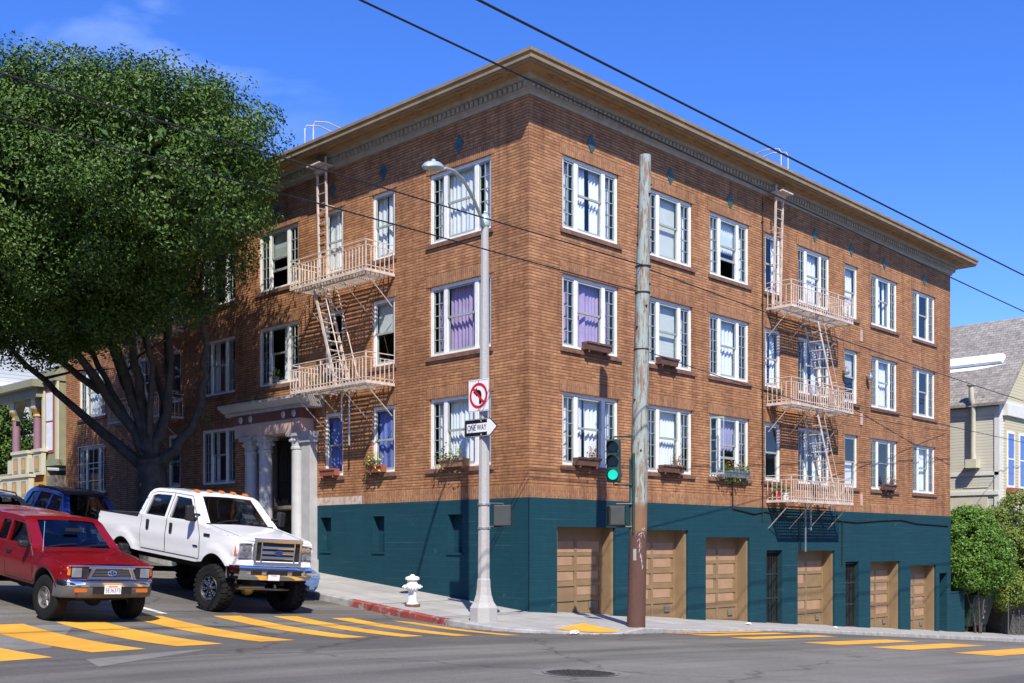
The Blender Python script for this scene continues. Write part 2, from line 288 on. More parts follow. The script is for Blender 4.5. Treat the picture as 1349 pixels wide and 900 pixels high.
def pole_wood():
    m = bpy.data.materials.new('pole_wood'); m.use_nodes = True; t, N, k, b = nodes(m); b.inputs['Roughness'].default_value = .85
    tc = N.new('ShaderNodeTexCoord'); sep = N.new('ShaderNodeSeparateXYZ'); k(tc.outputs['Object'], sep.inputs[0])
    def nz(s, sc3, d=6, r=.65):
        mp = N.new('ShaderNodeMapping'); mp.inputs['Scale'].default_value = sc3; k(tc.outputs['Object'], mp.inputs[0])
        n = N.new('ShaderNodeTexNoise'); n.inputs['Scale'].default_value = s; n.inputs['Detail'].default_value = d; n.inputs['Roughness'].default_value = r; k(mp.outputs[0], n.inputs['Vector']); return n
    wood = N.new('ShaderNodeValToRGB'); wood.color_ramp.elements[0].color = (.13, .085, .06, 1); wood.color_ramp.elements[1].color = (.30, .22, .16, 1); wood.color_ramp.elements[0].position = .3; wood.color_ramp.elements[1].position = .7
    k(nz(5, (6, 6, .6)).outputs[0], wood.inputs[0])
    fl = N.new('ShaderNodeValToRGB'); fl.color_ramp.elements[0].position = .46; fl.color_ramp.elements[1].position = .52; k(nz(3.5, (2.6, 2.6, .42), 9, .75).outputs[0], fl.inputs[0])
    a = N.new('ShaderNodeMix'); a.data_type = 'RGBA'; a.inputs[7].default_value = (.29, .345, .31, 1); k(fl.outputs[0], a.inputs[0]); k(wood.outputs[0], a.inputs[6])
    br = N.new('ShaderNodeValToRGB'); br.color_ramp.elements[0].color = (.075, .034, .026, 1); br.color_ramp.elements[1].color = (.125, .06, .045, 1); k(nz(4, (2, 2, 1)).outputs[0], br.inputs[0])
    orr = N.new('ShaderNodeValToRGB'); orr.color_ramp.elements[0].color = (.17, .09, .045, 1); orr.color_ramp.elements[1].color = (.24, .13, .07, 1); k(nz(4, (2, 2, 1)).outputs[0], orr.inputs[0])
    def step(z, wdt=.06):
        n = nz(4, (1, 1, 1), 3)
        ad = N.new('ShaderNodeMath'); ad.operation = 'MULTIPLY_ADD'; ad.inputs[1].default_value = .25; k(n.outputs[0], ad.inputs[0]); k(sep.outputs[2], ad.inputs[2])
        mr = N.new('ShaderNodeMapRange'); mr.inputs[1].default_value = z-wdt+.12; mr.inputs[2].default_value = z+wdt+.12; k(ad.outputs[0], mr.inputs[0]); return mr.outputs[0]
    c1 = N.new('ShaderNodeMix'); c1.data_type = 'RGBA'; k(step(2.15), c1.inputs[0]); k(br.outputs[0], c1.inputs[6]); k(orr.outputs[0], c1.inputs[7])
    c2 = N.new('ShaderNodeMix'); c2.data_type = 'RGBA'; k(step(2.80), c2.inputs[0]); k(c1.outputs[2], c2.inputs[6]); k(a.outputs[2], c2.inputs[7])
    k(c2.outputs[2], b.inputs['Base Color'])
    bp = N.new('ShaderNodeBump'); bp.inputs['Strength'].default_value = .6; bp.inputs['Distance'].default_value = .02; k(nz(5, (6, 6, .6)).outputs[0], bp.inputs['Height']); k(bp.outputs[0], b.inputs['Normal'])
    M['pole_wood'] = m
pole_wood()
def siding(name, col, h=.14):
    m = bpy.data.materials.new(name); m.use_nodes = True; t, N, k, b = nodes(m); b.inputs['Roughness'].default_value = .7
    uv = N.new('ShaderNodeUVMap'); br = N.new('ShaderNodeTexBrick'); br.inputs['Scale'].default_value = 1; br.inputs['Brick Width'].default_value = 40; br.inputs['Row Height'].default_value = h; br.inputs['Mortar Size'].default_value = .010
    br.inputs['Color1'].default_value = (*col, 1); br.inputs['Color2'].default_value = (*[c*.95 for c in col], 1); br.inputs['Mortar'].default_value = (*[c*.6 for c in col], 1)
    k(uv.outputs[0], br.inputs['Vector']); k(br.outputs[0], b.inputs['Base Color'])
    bp = N.new('ShaderNodeBump'); bp.inputs['Strength'].default_value = .8; bp.inputs['Distance'].default_value = .015; bp.invert = True; k(br.outputs['Fac'], bp.inputs['Height']); k(bp.outputs[0], b.inputs['Normal'])
    M[name] = m
siding('cream_siding', (.56, .53, .43)); siding('white_siding', (.66, .66, .62)); siding('yellow_siding', (.55, .49, .31)); siding('white_house_siding', (.52, .54, .54), .2)
brick_mat('roof_shingle', (.33, .31, .285), (.25, .235, .215), (.17, .16, .15), .35, .14, grime=(.8, .8, .8), bumpd=.006)
brick_mat('yellow_block', (.60, .36, .11), (.52, .30, .09), (.40, .24, .09), .6, .25, grime=(.85, .8, .75))

# ------------------------------------------------------------------ mesh builder
ORG = {}
def tag(o, label, cat, group=None):
    o['label'] = label; o['category'] = cat
    if group: o['group'] = group
    return o
def thing(name, loc, label, cat, group=None):
    o = bpy.data.objects.new(name, None); C.objects.link(o); o.location = loc; o.empty_display_size = .2
    ORG[o.name] = Vector(loc)
    return tag(o, label, cat, group)
class MB:
    def __init__(s, f=None): s.v = []; s.f = []; s.fn = f
    def add(s, p):
        p = s.fn(*p) if s.fn else p
        s.v.append(tuple(p)); return len(s.v)-1
    def poly(s, pts): s.f.append([s.add(p) for p in pts])
    def box(s, a0, a1, b0, b1, c0, c1):
        i = [s.add(p) for p in ((a0, b0, c0), (a1, b0, c0), (a1, b1, c0), (a0, b1, c0), (a0, b0, c1), (a1, b0, c1), (a1, b1, c1), (a0, b1, c1))]
        for q in ((0, 3, 2, 1), (4, 5, 6, 7), (0, 1, 5, 4), (1, 2, 6, 5), (2, 3, 7, 6), (3, 0, 4, 7)): s.f.append([i[j] for j in q])
    def hexa(s, P):   # 8 points, bottom 4 then top 4
        i = [s.add(p) for p in P]
        for q in ((0, 3, 2, 1), (4, 5, 6, 7), (0, 1, 5, 4), (1, 2, 6, 5), (2, 3, 7, 6), (3, 0, 4, 7)): s.f.append([i[j] for j in q])
    def prism(s, poly, fa, fb):   # fa/fb map 2d -> 3d for the two caps
        n = len(poly); a = [s.add(fa(*p)) for p in poly]; b = [s.add(fb(*p)) for p in poly]
        s.f.append(a); s.f.append(b[::-1])
        for i in range(n): s.f.append([a[i], b[i], b[(i+1) % n], a[(i+1) % n]])
    def cyl(s, p0, p1, r0, r1=None, n=10, caps=True, rot=0):
        r1 = r0 if r1 is None else r1
        p0, p1 = Vector(p0), Vector(p1); d = (p1-p0).normalized()
        u = d.cross(Vector((0, 0, 1)) if abs(d.z) < .95 else Vector((1, 0, 0))).normalized(); v = d.cross(u)
        A = [s.add(p0+r0*(cos(rot+2*pi*i/n)*u+sin(rot+2*pi*i/n)*v)) for i in range(n)]; B = [s.add(p1+r1*(cos(rot+2*pi*i/n)*u+sin(rot+2*pi*i/n)*v)) for i in range(n)]
        for i in range(n): s.f.append([A[i], A[(i+1) % n], B[(i+1) % n], B[i]])
        if caps: s.f.append(A[::-1]); s.f.append(B)
    def tube(s, pts, r, n=6, r1=None):
        P = [Vector(p) for p in pts]; m = len(P); rings = []
        for j in range(m):
            d = (P[min(j+1, m-1)]-P[max(j-1, 0)]).normalized()
            u = d.cross(Vector((0, 0, 1)) if abs(d.z) < .97 else Vector((1, 0, 0))).normalized(); v = d.cross(u)
            rr = r if r1 is None else r+(r1-r)*j/(m-1)
            if isinstance(r, (list, tuple)): rr = r[j]
            rings.append([s.add(P[j]+rr*(cos(2*pi*i/n)*u+sin(2*pi*i/n)*v)) for i in range(n)])
        for j in range(m-1):
            for i in range(n): s.f.append([rings[j][i], rings[j][(i+1) % n], rings[j+1][(i+1) % n], rings[j+1][i]])
        s.f.append(rings[0][::-1]); s.f.append(rings[-1])
    def lathe(s, c, prof, n=16, ax='z', ph=0, sq=None):
        rings = []
        for r, h in prof:
            ring = []
            for i in range(n):
                a = ph+2*pi*i/n; x, y = r*cos(a), r*sin(a)
                p = {'z': (x, y, h), 'y': (x, h, y), 'x': (h, x, y)}[ax]
                ring.append(s.add((c[0]+p[0], c[1]+p[1], c[2]+p[2])))
            rings.append(ring)
        for j in range(len(rings)-1):
            for i in range(n): s.f.append([rings[j][i], rings[j][(i+1) % n], rings[j+1][(i+1) % n], rings[j+1][i]])
        s.f.append(rings[0][::-1]); s.f.append(rings[-1])
    def sphere(s, c, r, n=10, m=6, sz=1.):
        s.lathe(c, [(max(.001, r*sin(pi*j/m)), -r*cos(pi*j/m)*sz) for j in range(m+1)], n)
    def build(s, name, m, parent=None, smooth=False, bevel=0., recalc=True, seg=2, ang=40):
        me = bpy.data.meshes.new(name)
        o0 = ORG.get(parent.name, Vector((0, 0, 0))) if parent else Vector((0, 0, 0))
        me.from_pydata([(x-o0.x, y-o0.y, z-o0.z) for x, y, z in s.v], [], s.f)
        if recalc:
            bm = bmesh.new(); bm.from_mesh(me)
            bmesh.ops.recalc_face_normals(bm, faces=bm.faces); bm.to_mesh(me); bm.free()
        uv = me.uv_layers.new(name='UVMap'); vs = me.vertices; uvd = uv.data
        for p in me.polygons:
            nx, ny, nz = abs(p.normal.x), abs(p.normal.y), abs(p.normal.z)
            for li in p.loop_indices:
                v = vs[me.loops[li].vertex_index].co
                if nx >= ny and nx > nz*.9: q = (v.y, v.z)
                elif ny > nz*.9: q = (v.x, v.z)
                else: q = (v.x, v.y)
                uvd[li].uv = q
        me.materials.append(M[m])
        o = bpy.data.objects.new(name, me); C.objects.link(o)
        if parent: o.parent = parent; ORG[o.name] = o0
        if smooth: me.shade_smooth(); me.set_sharp_from_angle(angle=radians(ang))
        if bevel:
            bv = o.modifiers.new('bevel', 'BEVEL'); bv.width = bevel; bv.segments = seg; bv.limit_method = 'ANGLE'; bv.angle_limit = radians(ang)
        return o
def box_obj(name, m, parent, *b, bevel=0, f=None):
    q = MB(f); q.box(*b); return q.build(name, m, parent, bevel=bevel)
def structure(o): o['kind'] = 'structure'; return o
def text_mesh(txt, size, align='CENTER'):
    cu = bpy.data.curves.new('t', 'FONT'); cu.body = txt; cu.size = size; cu.align_x = align; cu.align_y = 'CENTER'; cu.extrude = .002
    o = bpy.data.objects.new('t', cu); C.objects.link(o)
    dg = bpy.context.evaluated_depsgraph_get(); dg.update()
    me = bpy.data.meshes.new_from_object(o.evaluated_get(dg))
    V = [tuple(v.co) for v in me.vertices]; F = [list(p.vertices) for p in me.polygons]
    bpy.data.objects.remove(o); bpy.data.meshes.remove(me); return V, F
def add_text(mb, txt, size, f, sx=1.):
    V, F = text_mesh(txt, size); n = len(mb.v)
    for x, y, z in V: mb.v.append(tuple(f(x*sx, y, z)))
    for q in F: mb.f.append([n+i for i in q])

# ------------------------------------------------------------------ ground
def ramp_int(t, a, b, s0, s1):
    def I(x):
        if x <= a: return s0*(x-a)
        if x <= b: return s0*(x-a)+(s1-s0)*(x-a)**2/(2*(b-a))
        return s0*(b-a)+(s1-s0)*(b-a)/2+s1*(x-b)
    return I(t)-I(0)
def sstep(t): t = max(0, min(1, t)); return t*t*(3-2*t)
def road(X, Y):
    X = max(-70, min(90, X)); Y = max(-60, min(70, Y))
    return -.35+ramp_int(X, -16, -8, 0, -.044)+ramp_int(X, 4, 7, 0, -.036)+ramp_int(Y, -3, 2, 0, .095)-ramp_int(-3, -3, 2, 0, .095)+ramp_int(Y, 8, 14, 0, .03)
def walk0(X, Y):
    return (.095*Y+ramp_int(Y, 8, 14, 0, .03) if Y > 0 else (.065-.035*sstep((X-2)/6))*Y)+(-.076*X if X > 0 else 0)
KA, KB, KR = -3.05, -3.3, 2.1
def kerb_dist(X, Y):
    d1, d2 = X-KA, Y-KB
    if d1 < KR and d2 < KR: return KR-sqrt((KR-d1)**2+(KR-d2)**2)
    return min(d1, d2)
def walk(X, Y):
    z = walk0(X, Y)
    zone = sstep((X+2.1)/.5)*sstep((.1-X)/.5) if Y < .5 else 0
    if zone > 0:
        r = zone*sstep(1-kerb_dist(X, Y)/1.5); z += (road(X, Y)+.02-z)*r
    return z
def steps(*seg):
    o = []
    for a, b, d in seg:
        n = max(1, round((b-a)/d)); o += [a+(b-a)*i/n for i in range(n)]
    return o+[seg[-1][1]]
def heightsheet(name, xs, ys, f, m):
    q = MB(); n = len(ys)
    q.v = [(x, y, f(x, y)) for x in xs for y in ys]
    q.f = [[i*n+j, (i+1)*n+j, (i+1)*n+j+1, i*n+j+1] for i in range(len(xs)-1) for j in range(n-1)]
    return q.build(name, m, smooth=True, recalc=False)
def ground_z(x, y):
    z = road(x, y)
    if x > -1 and y > -1.2: z -= 1.2*min(1, min(x+1, (y+1.2)))      # tucked under the lot
    return z
structure(heightsheet('road', steps((-700, -70, 90), (-70, -20, 5), (-20, 10, .5), (10, 90, 4), (90, 900, 90)), steps((-700, -60, 90), (-60, -16, 4), (-16, 12, .5), (12, 70, 4), (70, 900, 90)), ground_z, 'asphalt'))
# kerb path and pavement
path = [(KA, y) for y in steps((14, 66, 6), )][::-1]+[(KA, y) for y in steps((KB+KR, 14, .4))][::-1][1:]
path += [(KA+KR-KR*cos(a), KB+KR-KR*sin(a)) for a in [pi/2*i/12 for i in range(1, 12)]]
path += [(x, KB) for x in steps((KA+KR, 14, .4), (14, 80, 6))]
def inner(p):
    x, y = p
    if y > 0 and x <= KA+.01: return (.3, y)
    if x > 0 and y <= KB+.01: return (x, .3)
    return (min(.3, max(x, .0) + (.3 if x > -.0 else .0)), .0) if False else (.3*1, .3*1)
q = MB(); K = 10; rows = []
for p in path:
    i0 = inner(p); rows.append([(p[0]+(i0[0]-p[0])*(.05+.95*k/K), p[1]+(i0[1]-p[1])*(.05+.95*k/K)) for k in range(K+1)])
for r in rows:
    for x, y in r: q.v.append((x, y, walk(x, y)))
for i in range(len(rows)-1):
    for k in range(K): q.f.append([i*(K+1)+k, (i+1)*(K+1)+k, (i+1)*(K+1)+k+1, i*(K+1)+k+1])
structure(q.build('sidewalk', 'sidewalk_c', smooth=True, recalc=False))
def kerb(i0, i1, name, m):
    q = MB(); rows = []
    for p in path[i0:i1+1]:
        ii = inner(p); d = Vector((ii[0]-p[0], ii[1]-p[1])).normalized()
        zt = walk(p[0]+.02*d.x, p[1]+.02*d.y)+.004; e = p[0]+.17*d.x, p[1]+.17*d.y
        zr = road(*p)-.1
        rows.append([(p[0]-.015*d.x, p[1]-.015*d.y, zr), (p[0]-.005*d.x, p[1]-.005*d.y, zt-.025), (p[0]+.02*d.x, p[1]+.02*d.y, zt), (e[0], e[1], walk(*e)+.005), (e[0], e[1], walk(*e)-.1)])
    for r in rows: q.v += r
    for i in range(len(rows)-1):
        for k in range(4): q.f.append([i*5+k, (i+1)*5+k, (i+1)*5+k+1, i*5+k+1])
    return structure(q.build(name, m, smooth=False, recalc=False))
ir0 = min(i for i, p in enumerate(path) if p[1] < 3.4); ir1 = min(i for i, p in enumerate(path) if p[1] < -.2)
kerb(0, ir0, 'kerb', 'kerb_c'); kerb(ir0, ir1, 'red_kerb', 'red_kerb'); kerb(ir1, len(path)-1, 'kerb', 'kerb_c')
def drape(q, corners, nu, nv, f, off):
    (x0, y0), (x1, y1), (x2, y2), (x3, y3) = corners; b = len(q.v)
    for i in range(nu+1):
        s = i/nu
        for j in range(nv+1):
            t = j/nv
            x = (x0*(1-s)+x1*s)*(1-t)+(x3*(1-s)+x2*s)*t; y = (y0*(1-s)+y1*s)*(1-t)+(y3*(1-s)+y2*s)*t
            q.v.append((x, y, f(x, y)+off))
    for i in range(nu):
        for j in range(nv): q.f.append([b+i*(nv+1)+j, b+(i+1)*(nv+1)+j, b+(i+1)*(nv+1)+j+1, b+i*(nv+1)+j+1])
q = MB()
ends = [(-4.66, -2.85, 1.1, .55), (-5.87, -2.75, 1.45, .6), (-7.21, -2.75, 1.55, .65), (-8.98, -3.05, 1.55, .75), (-10.5, -3.3, .95, .85), (-11.95, -3.6, .85, .85), (-13.51, -4.1, .95, .85)]
for x, yn, yf, wd in ends:
    drape(q, ((x-wd, yn-.1), (x, yn), (x+.06, yf), (x-wd+.06, yf)), 1, 14, road, .006)
for i in range(4): drape(q, ((-15.2-1.45*i, -4.2), (-14.3-1.45*i, -4.2), (-14.2-1.45*i, .9), (-15.1-1.45*i, .9)), 1, 12, road, .006)
drape(q, ((-3.9, -3.0), (-3.55, -3.1), (-3.5, .2), (-3.85, .6)), 1, 12, road, .006)
structure(q.build('crosswalk', 'yellow_paint', recalc=False))
q = MB()
for y0, y1 in ((-3.75, -3.45), (-4.55, -4.05), (-5.75, -5.15), (-7.73, -6.94), (-9.24, -8.40), (-10.9, -10.05), (-12.5, -11.7), (-14.1, -13.3)):
    drape(q, ((.9+(.3 if y0 > -5 else 0), y0), (4.7, y0), (4.7, y1), (.9, y1)), 10, 2, road, .006)
structure(q.build('crosswalk', 'yellow_paint', recalc=False))
q = MB(); drape(q, ((-8.75, 1.9), (-8.6, 1.9), (-8.6, 6.5), (-8.75, 6.5)), 1, 14, road, .006)
structure(q.build('lane_line', 'line_white', recalc=False))
q = MB(); drape(q, ((-13.6, -5.6), (-11.5, -4.3), (-11.2, -4.0), (-13.3, -4.6)), 6, 3, road, .003); drape(q, ((-15.5, -3.4), (-12.9, -2.6), (-11.1, .6), (-12.2, .6)), 6, 6, road, .003)
structure(q.build('road_patch', 'tar_patch', recalc=False))
q = MB(); drape(q, ((-1.72, -2.42), (-.42, -2.12), (-.22, -3.12), (-1.22, -3.16)), 4, 4, walk, .012)
structure(q.build('tactile_paving', 'yellow_paint', recalc=False))
# gravel and leaf crumbs in the gutter
q = MB(); rg = random.Random(3)
for i in range(320):
    t = rg.random(); j = rg.randrange(ir1-1, min(len(path)-1, ir1+22)); p = path[j]; ii = inner(p); d = Vector((ii[0]-p[0], ii[1]-p[1])).normalized()
    o = -.03-abs(rg.gauss(0, .14)); x, y = p[0]+d.x*o+rg.uniform(-.15, .15), p[1]+d.y*o+rg.uniform(-.1, .1)
    if kerb_dist(x, y) > -.03: continue
    z = road(x, y)+.006; s = rg.uniform(.012, .035); a = rg.random()*6
    q.poly([(x+s*cos(a), y+s*sin(a), z), (x+s*cos(a+2), y+s*sin(a+2), z+s*.5), (x+s*cos(a+4), y+s*sin(a+4), z+.002)])
o = q.build('gutter_litter', 'leaf_litter', recalc=False); o['kind'] = 'stuff'; o['label'] = 'dry leaf crumbs lying in the gutter along the corner kerb'

# ------------------------------------------------------------------ apartment building
BX, BY = 25.3, 25.95; TEAL = 2.81; WT = 12.74
fR = lambda t, o, z: (t, -o, z)
fL = lambda t, o, z: (-o, t, z)
apt = thing('apartment_building', (0, 0, 0), 'long three storey corner brick building on a dark teal garage level with tan cornice', 'apartment building')
def wall_sheet(name, m, f, t0, t1, z0, z1, holes, depth, parent, out=0., bumps=None):
    q = MB(f)
    ts = sorted({t0, t1, *[h[0] for h in holes], *[h[1] for h in holes]}); zs = sorted({z0, z1, *[min(max(h[2], z0), z1) for h in holes], *[min(max(h[3], z0), z1) for h in holes]})
    for a, b in zip(ts, ts[1:]):
        for c, d in zip(zs, zs[1:]):
            mt, mz = (a+b)/2, (c+d)/2
            if any(h[0] < mt < h[1] and h[2] < mz < h[3] for h in holes): continue
            q.poly([(a, out, c), (b, out, c), (b, out, d), (a, out, d)])
    for h in holes:
        a, b, c, d = h; c = max(c, z0); d = min(d, z1); dp = out-depth
        q.poly([(a, out, c), (a, dp, c), (a, dp, d), (a, out, d)]); q.poly([(b, out, c), (b, dp, c), (b, dp, d), (b, out, d)])
        q.poly([(a, out, d), (b, out, d), (b, dp, d), (a, dp, d)])
        if h[2] > z0: q.poly([(a, out, c), (b, out, c), (b, dp, c), (a, dp, c)])
    return q.build(name, m, parent, recalc=False)
# windows: (t0, t1, kind, z-offset) with curtain per floor (1st, 2nd, 3rd)
ZF = [(3.68, 5.54), (6.68, 8.54), (9.69, 11.55)]
RW = [(1.24, 3.51, 'triple', 'white_curtain', 'lavender_curtain', 'white_curtain'), (4.76, 6.94, 'triple', 'blueish', 'shade_curtain', 'shade_curtain'), (7.84, 10.0, 'triple', 'open', 'white_curtain', 'open'),
      (10.94, 11.9, 'single', 'none', 'white_curtain', 'none'), (13.0, 15.15, 'triple', 'none', 'none', 'white_curtain'), (16.22, 17.2, 'single', 'half', 'shade_half', 'white_curtain'),
      (18.26, 20.4, 'triple', 'none', 'white_curtain', 'white_curtain'), (21.76, 23.83, 'triple', 'white_curtain', 'none', 'none')]
LW = [(1.32, 3.66, 'triple', 'white_curtain', 'lavender_curtain', 'white_curtain'), (5.1, 6.1, 'single', 'blue_curtain', 'shade_half', 'white_curtain'), (7.45, 8.36, 'single', 'blue_curtain', 'none', 'white_curtain'),
      (9.69, 11.85, 'triple', None, 'none', 'shade_open'), (13.24, 15.35, 'triple', 'none', 'none', 'none'), (16.75, 17.66, 'single', 'none', 'none', 'white_curtain'), (19.0, 19.95, 'single', 'none', 'none', 'white_curtain'), (22.45, 24.75, 'triple', 'bars', 'white_curtain', 'white_curtain')]
def holes_of(W): return [(a, b, *ZF[k]) for a, b, kd, *cs in W for k in range(3) if cs[k]]
GAR = [(1.01, 3.35, 2.10), (4.30, 6.71, 2.06), (7.60, 10.0, 1.87), (12.93, 15.46, 1.45), (18.14, 20.58, 1.03), (21.51, 23.86, .84)]
GATES = [(10.99, 11.96, 1.47), (16.23, 17.24, 1.05), (24.19, 24.94, .50)]
VENTS = [(2.35, 2.91, 1.44, 2.44), (5.54, 6.04, 1.45, 2.45), (8.0, 8.52, 1.46, 2.46)]
wall_sheet('brick_wall', 'brick', fR, 0, BX, TEAL, WT, holes_of(RW), .13, apt)
PORT = (9.5, 11.7, .5, 5.0)
wall_sheet('brick_wall', 'brick', fL, 0, BY, TEAL, WT, holes_of(LW)+[(9.5, 11.7, TEAL-1, 5.0)], .13, apt)
wall_sheet('garage_level_wall', 'teal_brick', fR, 0, BX, -2.6, TEAL-.002, [(a, b, -3, c) for a, b, c in GAR+GATES], .55, apt, out=.02)
wall_sheet('garage_level_wall', 'teal_brick', fL, -.02, 9.02, -.6, TEAL-.002, VENTS, .22, apt, out=.02)
wall_sheet('brick_wall', 'brick', fL, 9.02, BY, .2, TEAL, [(9.5, 11.7, .1, TEAL+1)], .13, apt)
q = MB(); q.box(-.02, .001, -.02, .0, -.5, TEAL-.002); q.build('corner_quoin', 'teal_brick', apt)
q = MB()   # ledge where the two levels meet
q.box(-.02, BX, -.02, .0, TEAL-.002, TEAL+.004); q.box(-.02, 0, 0, 9.02, TEAL-.002, TEAL+.004); q.build('ledge', 'teal_brick', apt)
q = MB()   # vertical brick course just above the teal level
q.box(-.012, BX, -.012, -.001, TEAL+.004, TEAL+.30); q.box(-.012, -.001, -.001, 9.02, TEAL+.004, TEAL+.30); q.build('soldier_course', 'brick_soldier', apt)
q = MB(fL); q.box(6.55, 9.0, .013, .019, TEAL+.01, TEAL+.24); q.build('bare_band', 'white_stain', apt)
# far faces, roof, inside
q = MB(); q.poly([(BX, 0, -4), (BX, BY, -4), (BX, BY, WT), (BX, 0, WT)]); q.poly([(0, BY, -1), (BX, BY, -1), (BX, BY, WT), (0, BY, WT)]); q.build('brick_wall', 'brick', apt, recalc=False)
q = MB(); q.box(-.2, BX+.2, -.2, BY+.2, 13.12, 13.2); q.build('roof', 'roofing', apt)
q = MB()
for z in (-.35, 2.75, 5.85, 8.88, 12.3): q.box(.15 if z > 0 else .7, BX-.1, .15 if z > 0 else .7, BY-.1, z, z+.12)
q.build('interior_floor', 'interior', apt)
q = MB(); q.box(4.2, 4.3, 4.2, BY-.2, 2.9, 12.2); q.box(4.2, BX-.2, 4.2, 4.3, 2.9, 12.2); q.build('partition', 'interior', apt)
# ---- windows
def pleat(q, t0, t1, o, z0, z1, rg, amp=.035, wl=.17):
    n = max(6, int((t1-t0)/.024)); ph = rg.random()*6; b = len(q.v); wl = wl*rg.uniform(.65, 1.5); amp = amp*rg.uniform(.5, 1.15)
    prev = None
    for i in range(n+1):
        t = t0+(t1-t0)*i/n; k = amp*sin(2*pi*(t-t0)/wl+ph+.8*sin(t*9+ph))
        a = q.add((t, o+k*.5, z1)); c = q.add((t, o+k, (z0+z1)/2)); d = q.add((t, o+k*1.1, z0))
        if prev: q.f.append([prev[0], a, c, prev[1]]); q.f.append([prev[1], c, d, prev[2]])
        prev = (a, c, d)
def make_window(f, t0, t1, z0, z1, kind, cur, seed):
    rg = random.Random(seed); W = apt; back = -.125
    fr = MB(f); jb = .085 if kind == 'triple' else .10
    F0, F1 = back, -.055
    fr.box(t0, t0+jb, F0, F1, z0, z1); fr.box(t1-jb, t1, F0, F1, z0, z1); fr.box(t0+jb, t1-jb, F0, F1, z1-.09, z1); fr.box(t0+jb, t1-jb, F0, F1+.02, z0, z0+.06)
    sw = .46; bays = []
    if kind == 'triple':
        ml = .13
        for a in (t0+jb+sw-.03, t1-jb-sw-ml+.03): fr.box(a, a+ml, F0, F1, z0+.06, z1-.09)
        bays = [(t0+jb, t0+jb+sw-.03, 'case'), (t0+jb+sw-.03+ml, t1-jb-sw-ml+.03, 'hung'), (t1-jb-sw+.03, t1-jb, 'case')]
    else: bays = [(t0+jb, t1-jb, 'hung')]
    win = fr.build('window', 'white_frame', W)
    za, zb = z0+.06, z1-.09
    sa = MB(f); gl = MB(f); cu = MB(f); zm = za+(zb-za)*(.54 if kind == 'triple' else .5)
    opened = cur in ('open', 'shade_open'); S0, S1 = -.115, -.075
    for a, b, kd in bays:
        if kd == 'case':
            if cur == 'open' and z0 < 4 and a < t0+.2:     # casement swung out over the sill
                h = MB(lambda u, v, z: f(a+.02+u*.35, -.06+u*.93, z)); 
                wd = b-a
                for (u0, u1, c0, c1) in ((0, .035, za, zb), (wd-.035, wd, za, zb), (.035, wd-.035, za, za+.05), (.035, wd-.035, zb-.05, zb), (wd/2-.01, wd/2+.01, za+.05, zb-.05)): h.hexa([(u0, 0, c0), (u1, 0, c0), (u1+.01, 0, c0), (u0+.01, 0, c0), (u0, 0, c1), (u1, 0, c1), (u1+.01, 0, c1), (u0+.01, 0, c1)])
                hh = MB(f)
                def pt(u, d, z): return (a+.02+u*.35-d*.93, -.06+u*.93+d*.35, z)
                for (u0, u1, c0, c1) in ((0, .035, za, zb), (wd-.035, wd, za, zb), (.035, wd-.035, za, za+.05), (.035, wd-.035, zb-.05, zb), (wd/2-.01, wd/2+.01, za+.05, zb-.05), *[(.035, wd-.035, za+.05+(zb-za-.1)*k/5-.008, za+.05+(zb-za-.1)*k/5+.008) for k in range(1, 5)]):
                    hh.hexa([pt(u0, 0, c0), pt(u1, 0, c0), pt(u1, .03, c0), pt(u0, .03, c0), pt(u0, 0, c1), pt(u1, 0, c1), pt(u1, .03, c1), pt(u0, .03, c1)])
                hh.build('open_casement', 'sash', win)
                g2 = MB(f); g2.poly([pt(.02, .015, za), pt(wd-.02, .015, za), pt(wd-.02, .015, zb), pt(.02, .015, zb)]); g2.build('casement_pane', 'window_glass', win)
                continue
            sa.box(a, a+.04, S0, S1, za, zb); sa.box(b-.04, b, S0, S1, za, zb); sa.box(a+.04, b-.04, S0, S1, za, za+.055); sa.box(a+.04, b-.04, S0, S1, zb-.05, zb)
            mt = (a+b)/2; sa.box(mt-.011, mt+.011, S0+.01, S1-.004, za+.055, zb-.05)
            for k in range(1, 5):
                z = za+.055+(zb-za-.105)*k/5; sa.box(a+.04, b-.04, S0+.012, S1-.006, z-.010, z+.010)
            gl.poly([(a, -.098, za), (b, -.098, za), (b, -.098, zb), (a, -.098, zb)])
        else:
            lift = .55*(zm-za) if opened else 0
            sa.box(a, a+.045, S0+.02, S1+.012, zm, zb); sa.box(b-.045, b, S0+.02, S1+.012, zm, zb); sa.box(a+.045, b-.045, S0+.02, S1+.012, zb-.05, zb)
            sa.box(a+.0455, b-.0455, S0, S1+.012, zm-.03, zm+.025)
            sa.box(a, a+.045, S0-.02, S1-.02, za+lift, zm+lift-.03); sa.box(b-.045, b, S0-.02, S1-.02, za+lift, zm+lift-.03); sa.box(a+.045, b-.045, S0-.02, S1-.02, za+lift, za+lift+.075)
            gl.poly([(a, -.082, zm), (b, -.082, zm), (b, -.082, zb), (a, -.082, zb)]); gl.poly([(a, -.112, za+lift), (b, -.112, za+lift), (b, -.112, zm+lift), (a, -.112, zm+lift)])
    s = sa.build('sash', 'sash', win); g = gl.build('pane', 'window_glass', win, recalc=False)
    q = MB(f); q.hexa([(t0-.10, -.10, z0-.13), (t1+.10, -.10, z0-.13), (t1+.10, .055, z0-.13), (t0-.10, .055, z0-.13), (t0-.10, -.10, z0-.002), (t1+.10, -.10, z0-.002), (t1+.10, .055, z0-.03), (t0-.10, .055, z0-.03)]); q.build('sill', 'brick_sill', win)
    q = MB(f); q.box(t0-.12, t1+.12, .001, .014, z1, z1+.29); q.build('lintel', 'brick_soldier', win)
    cb = -.21
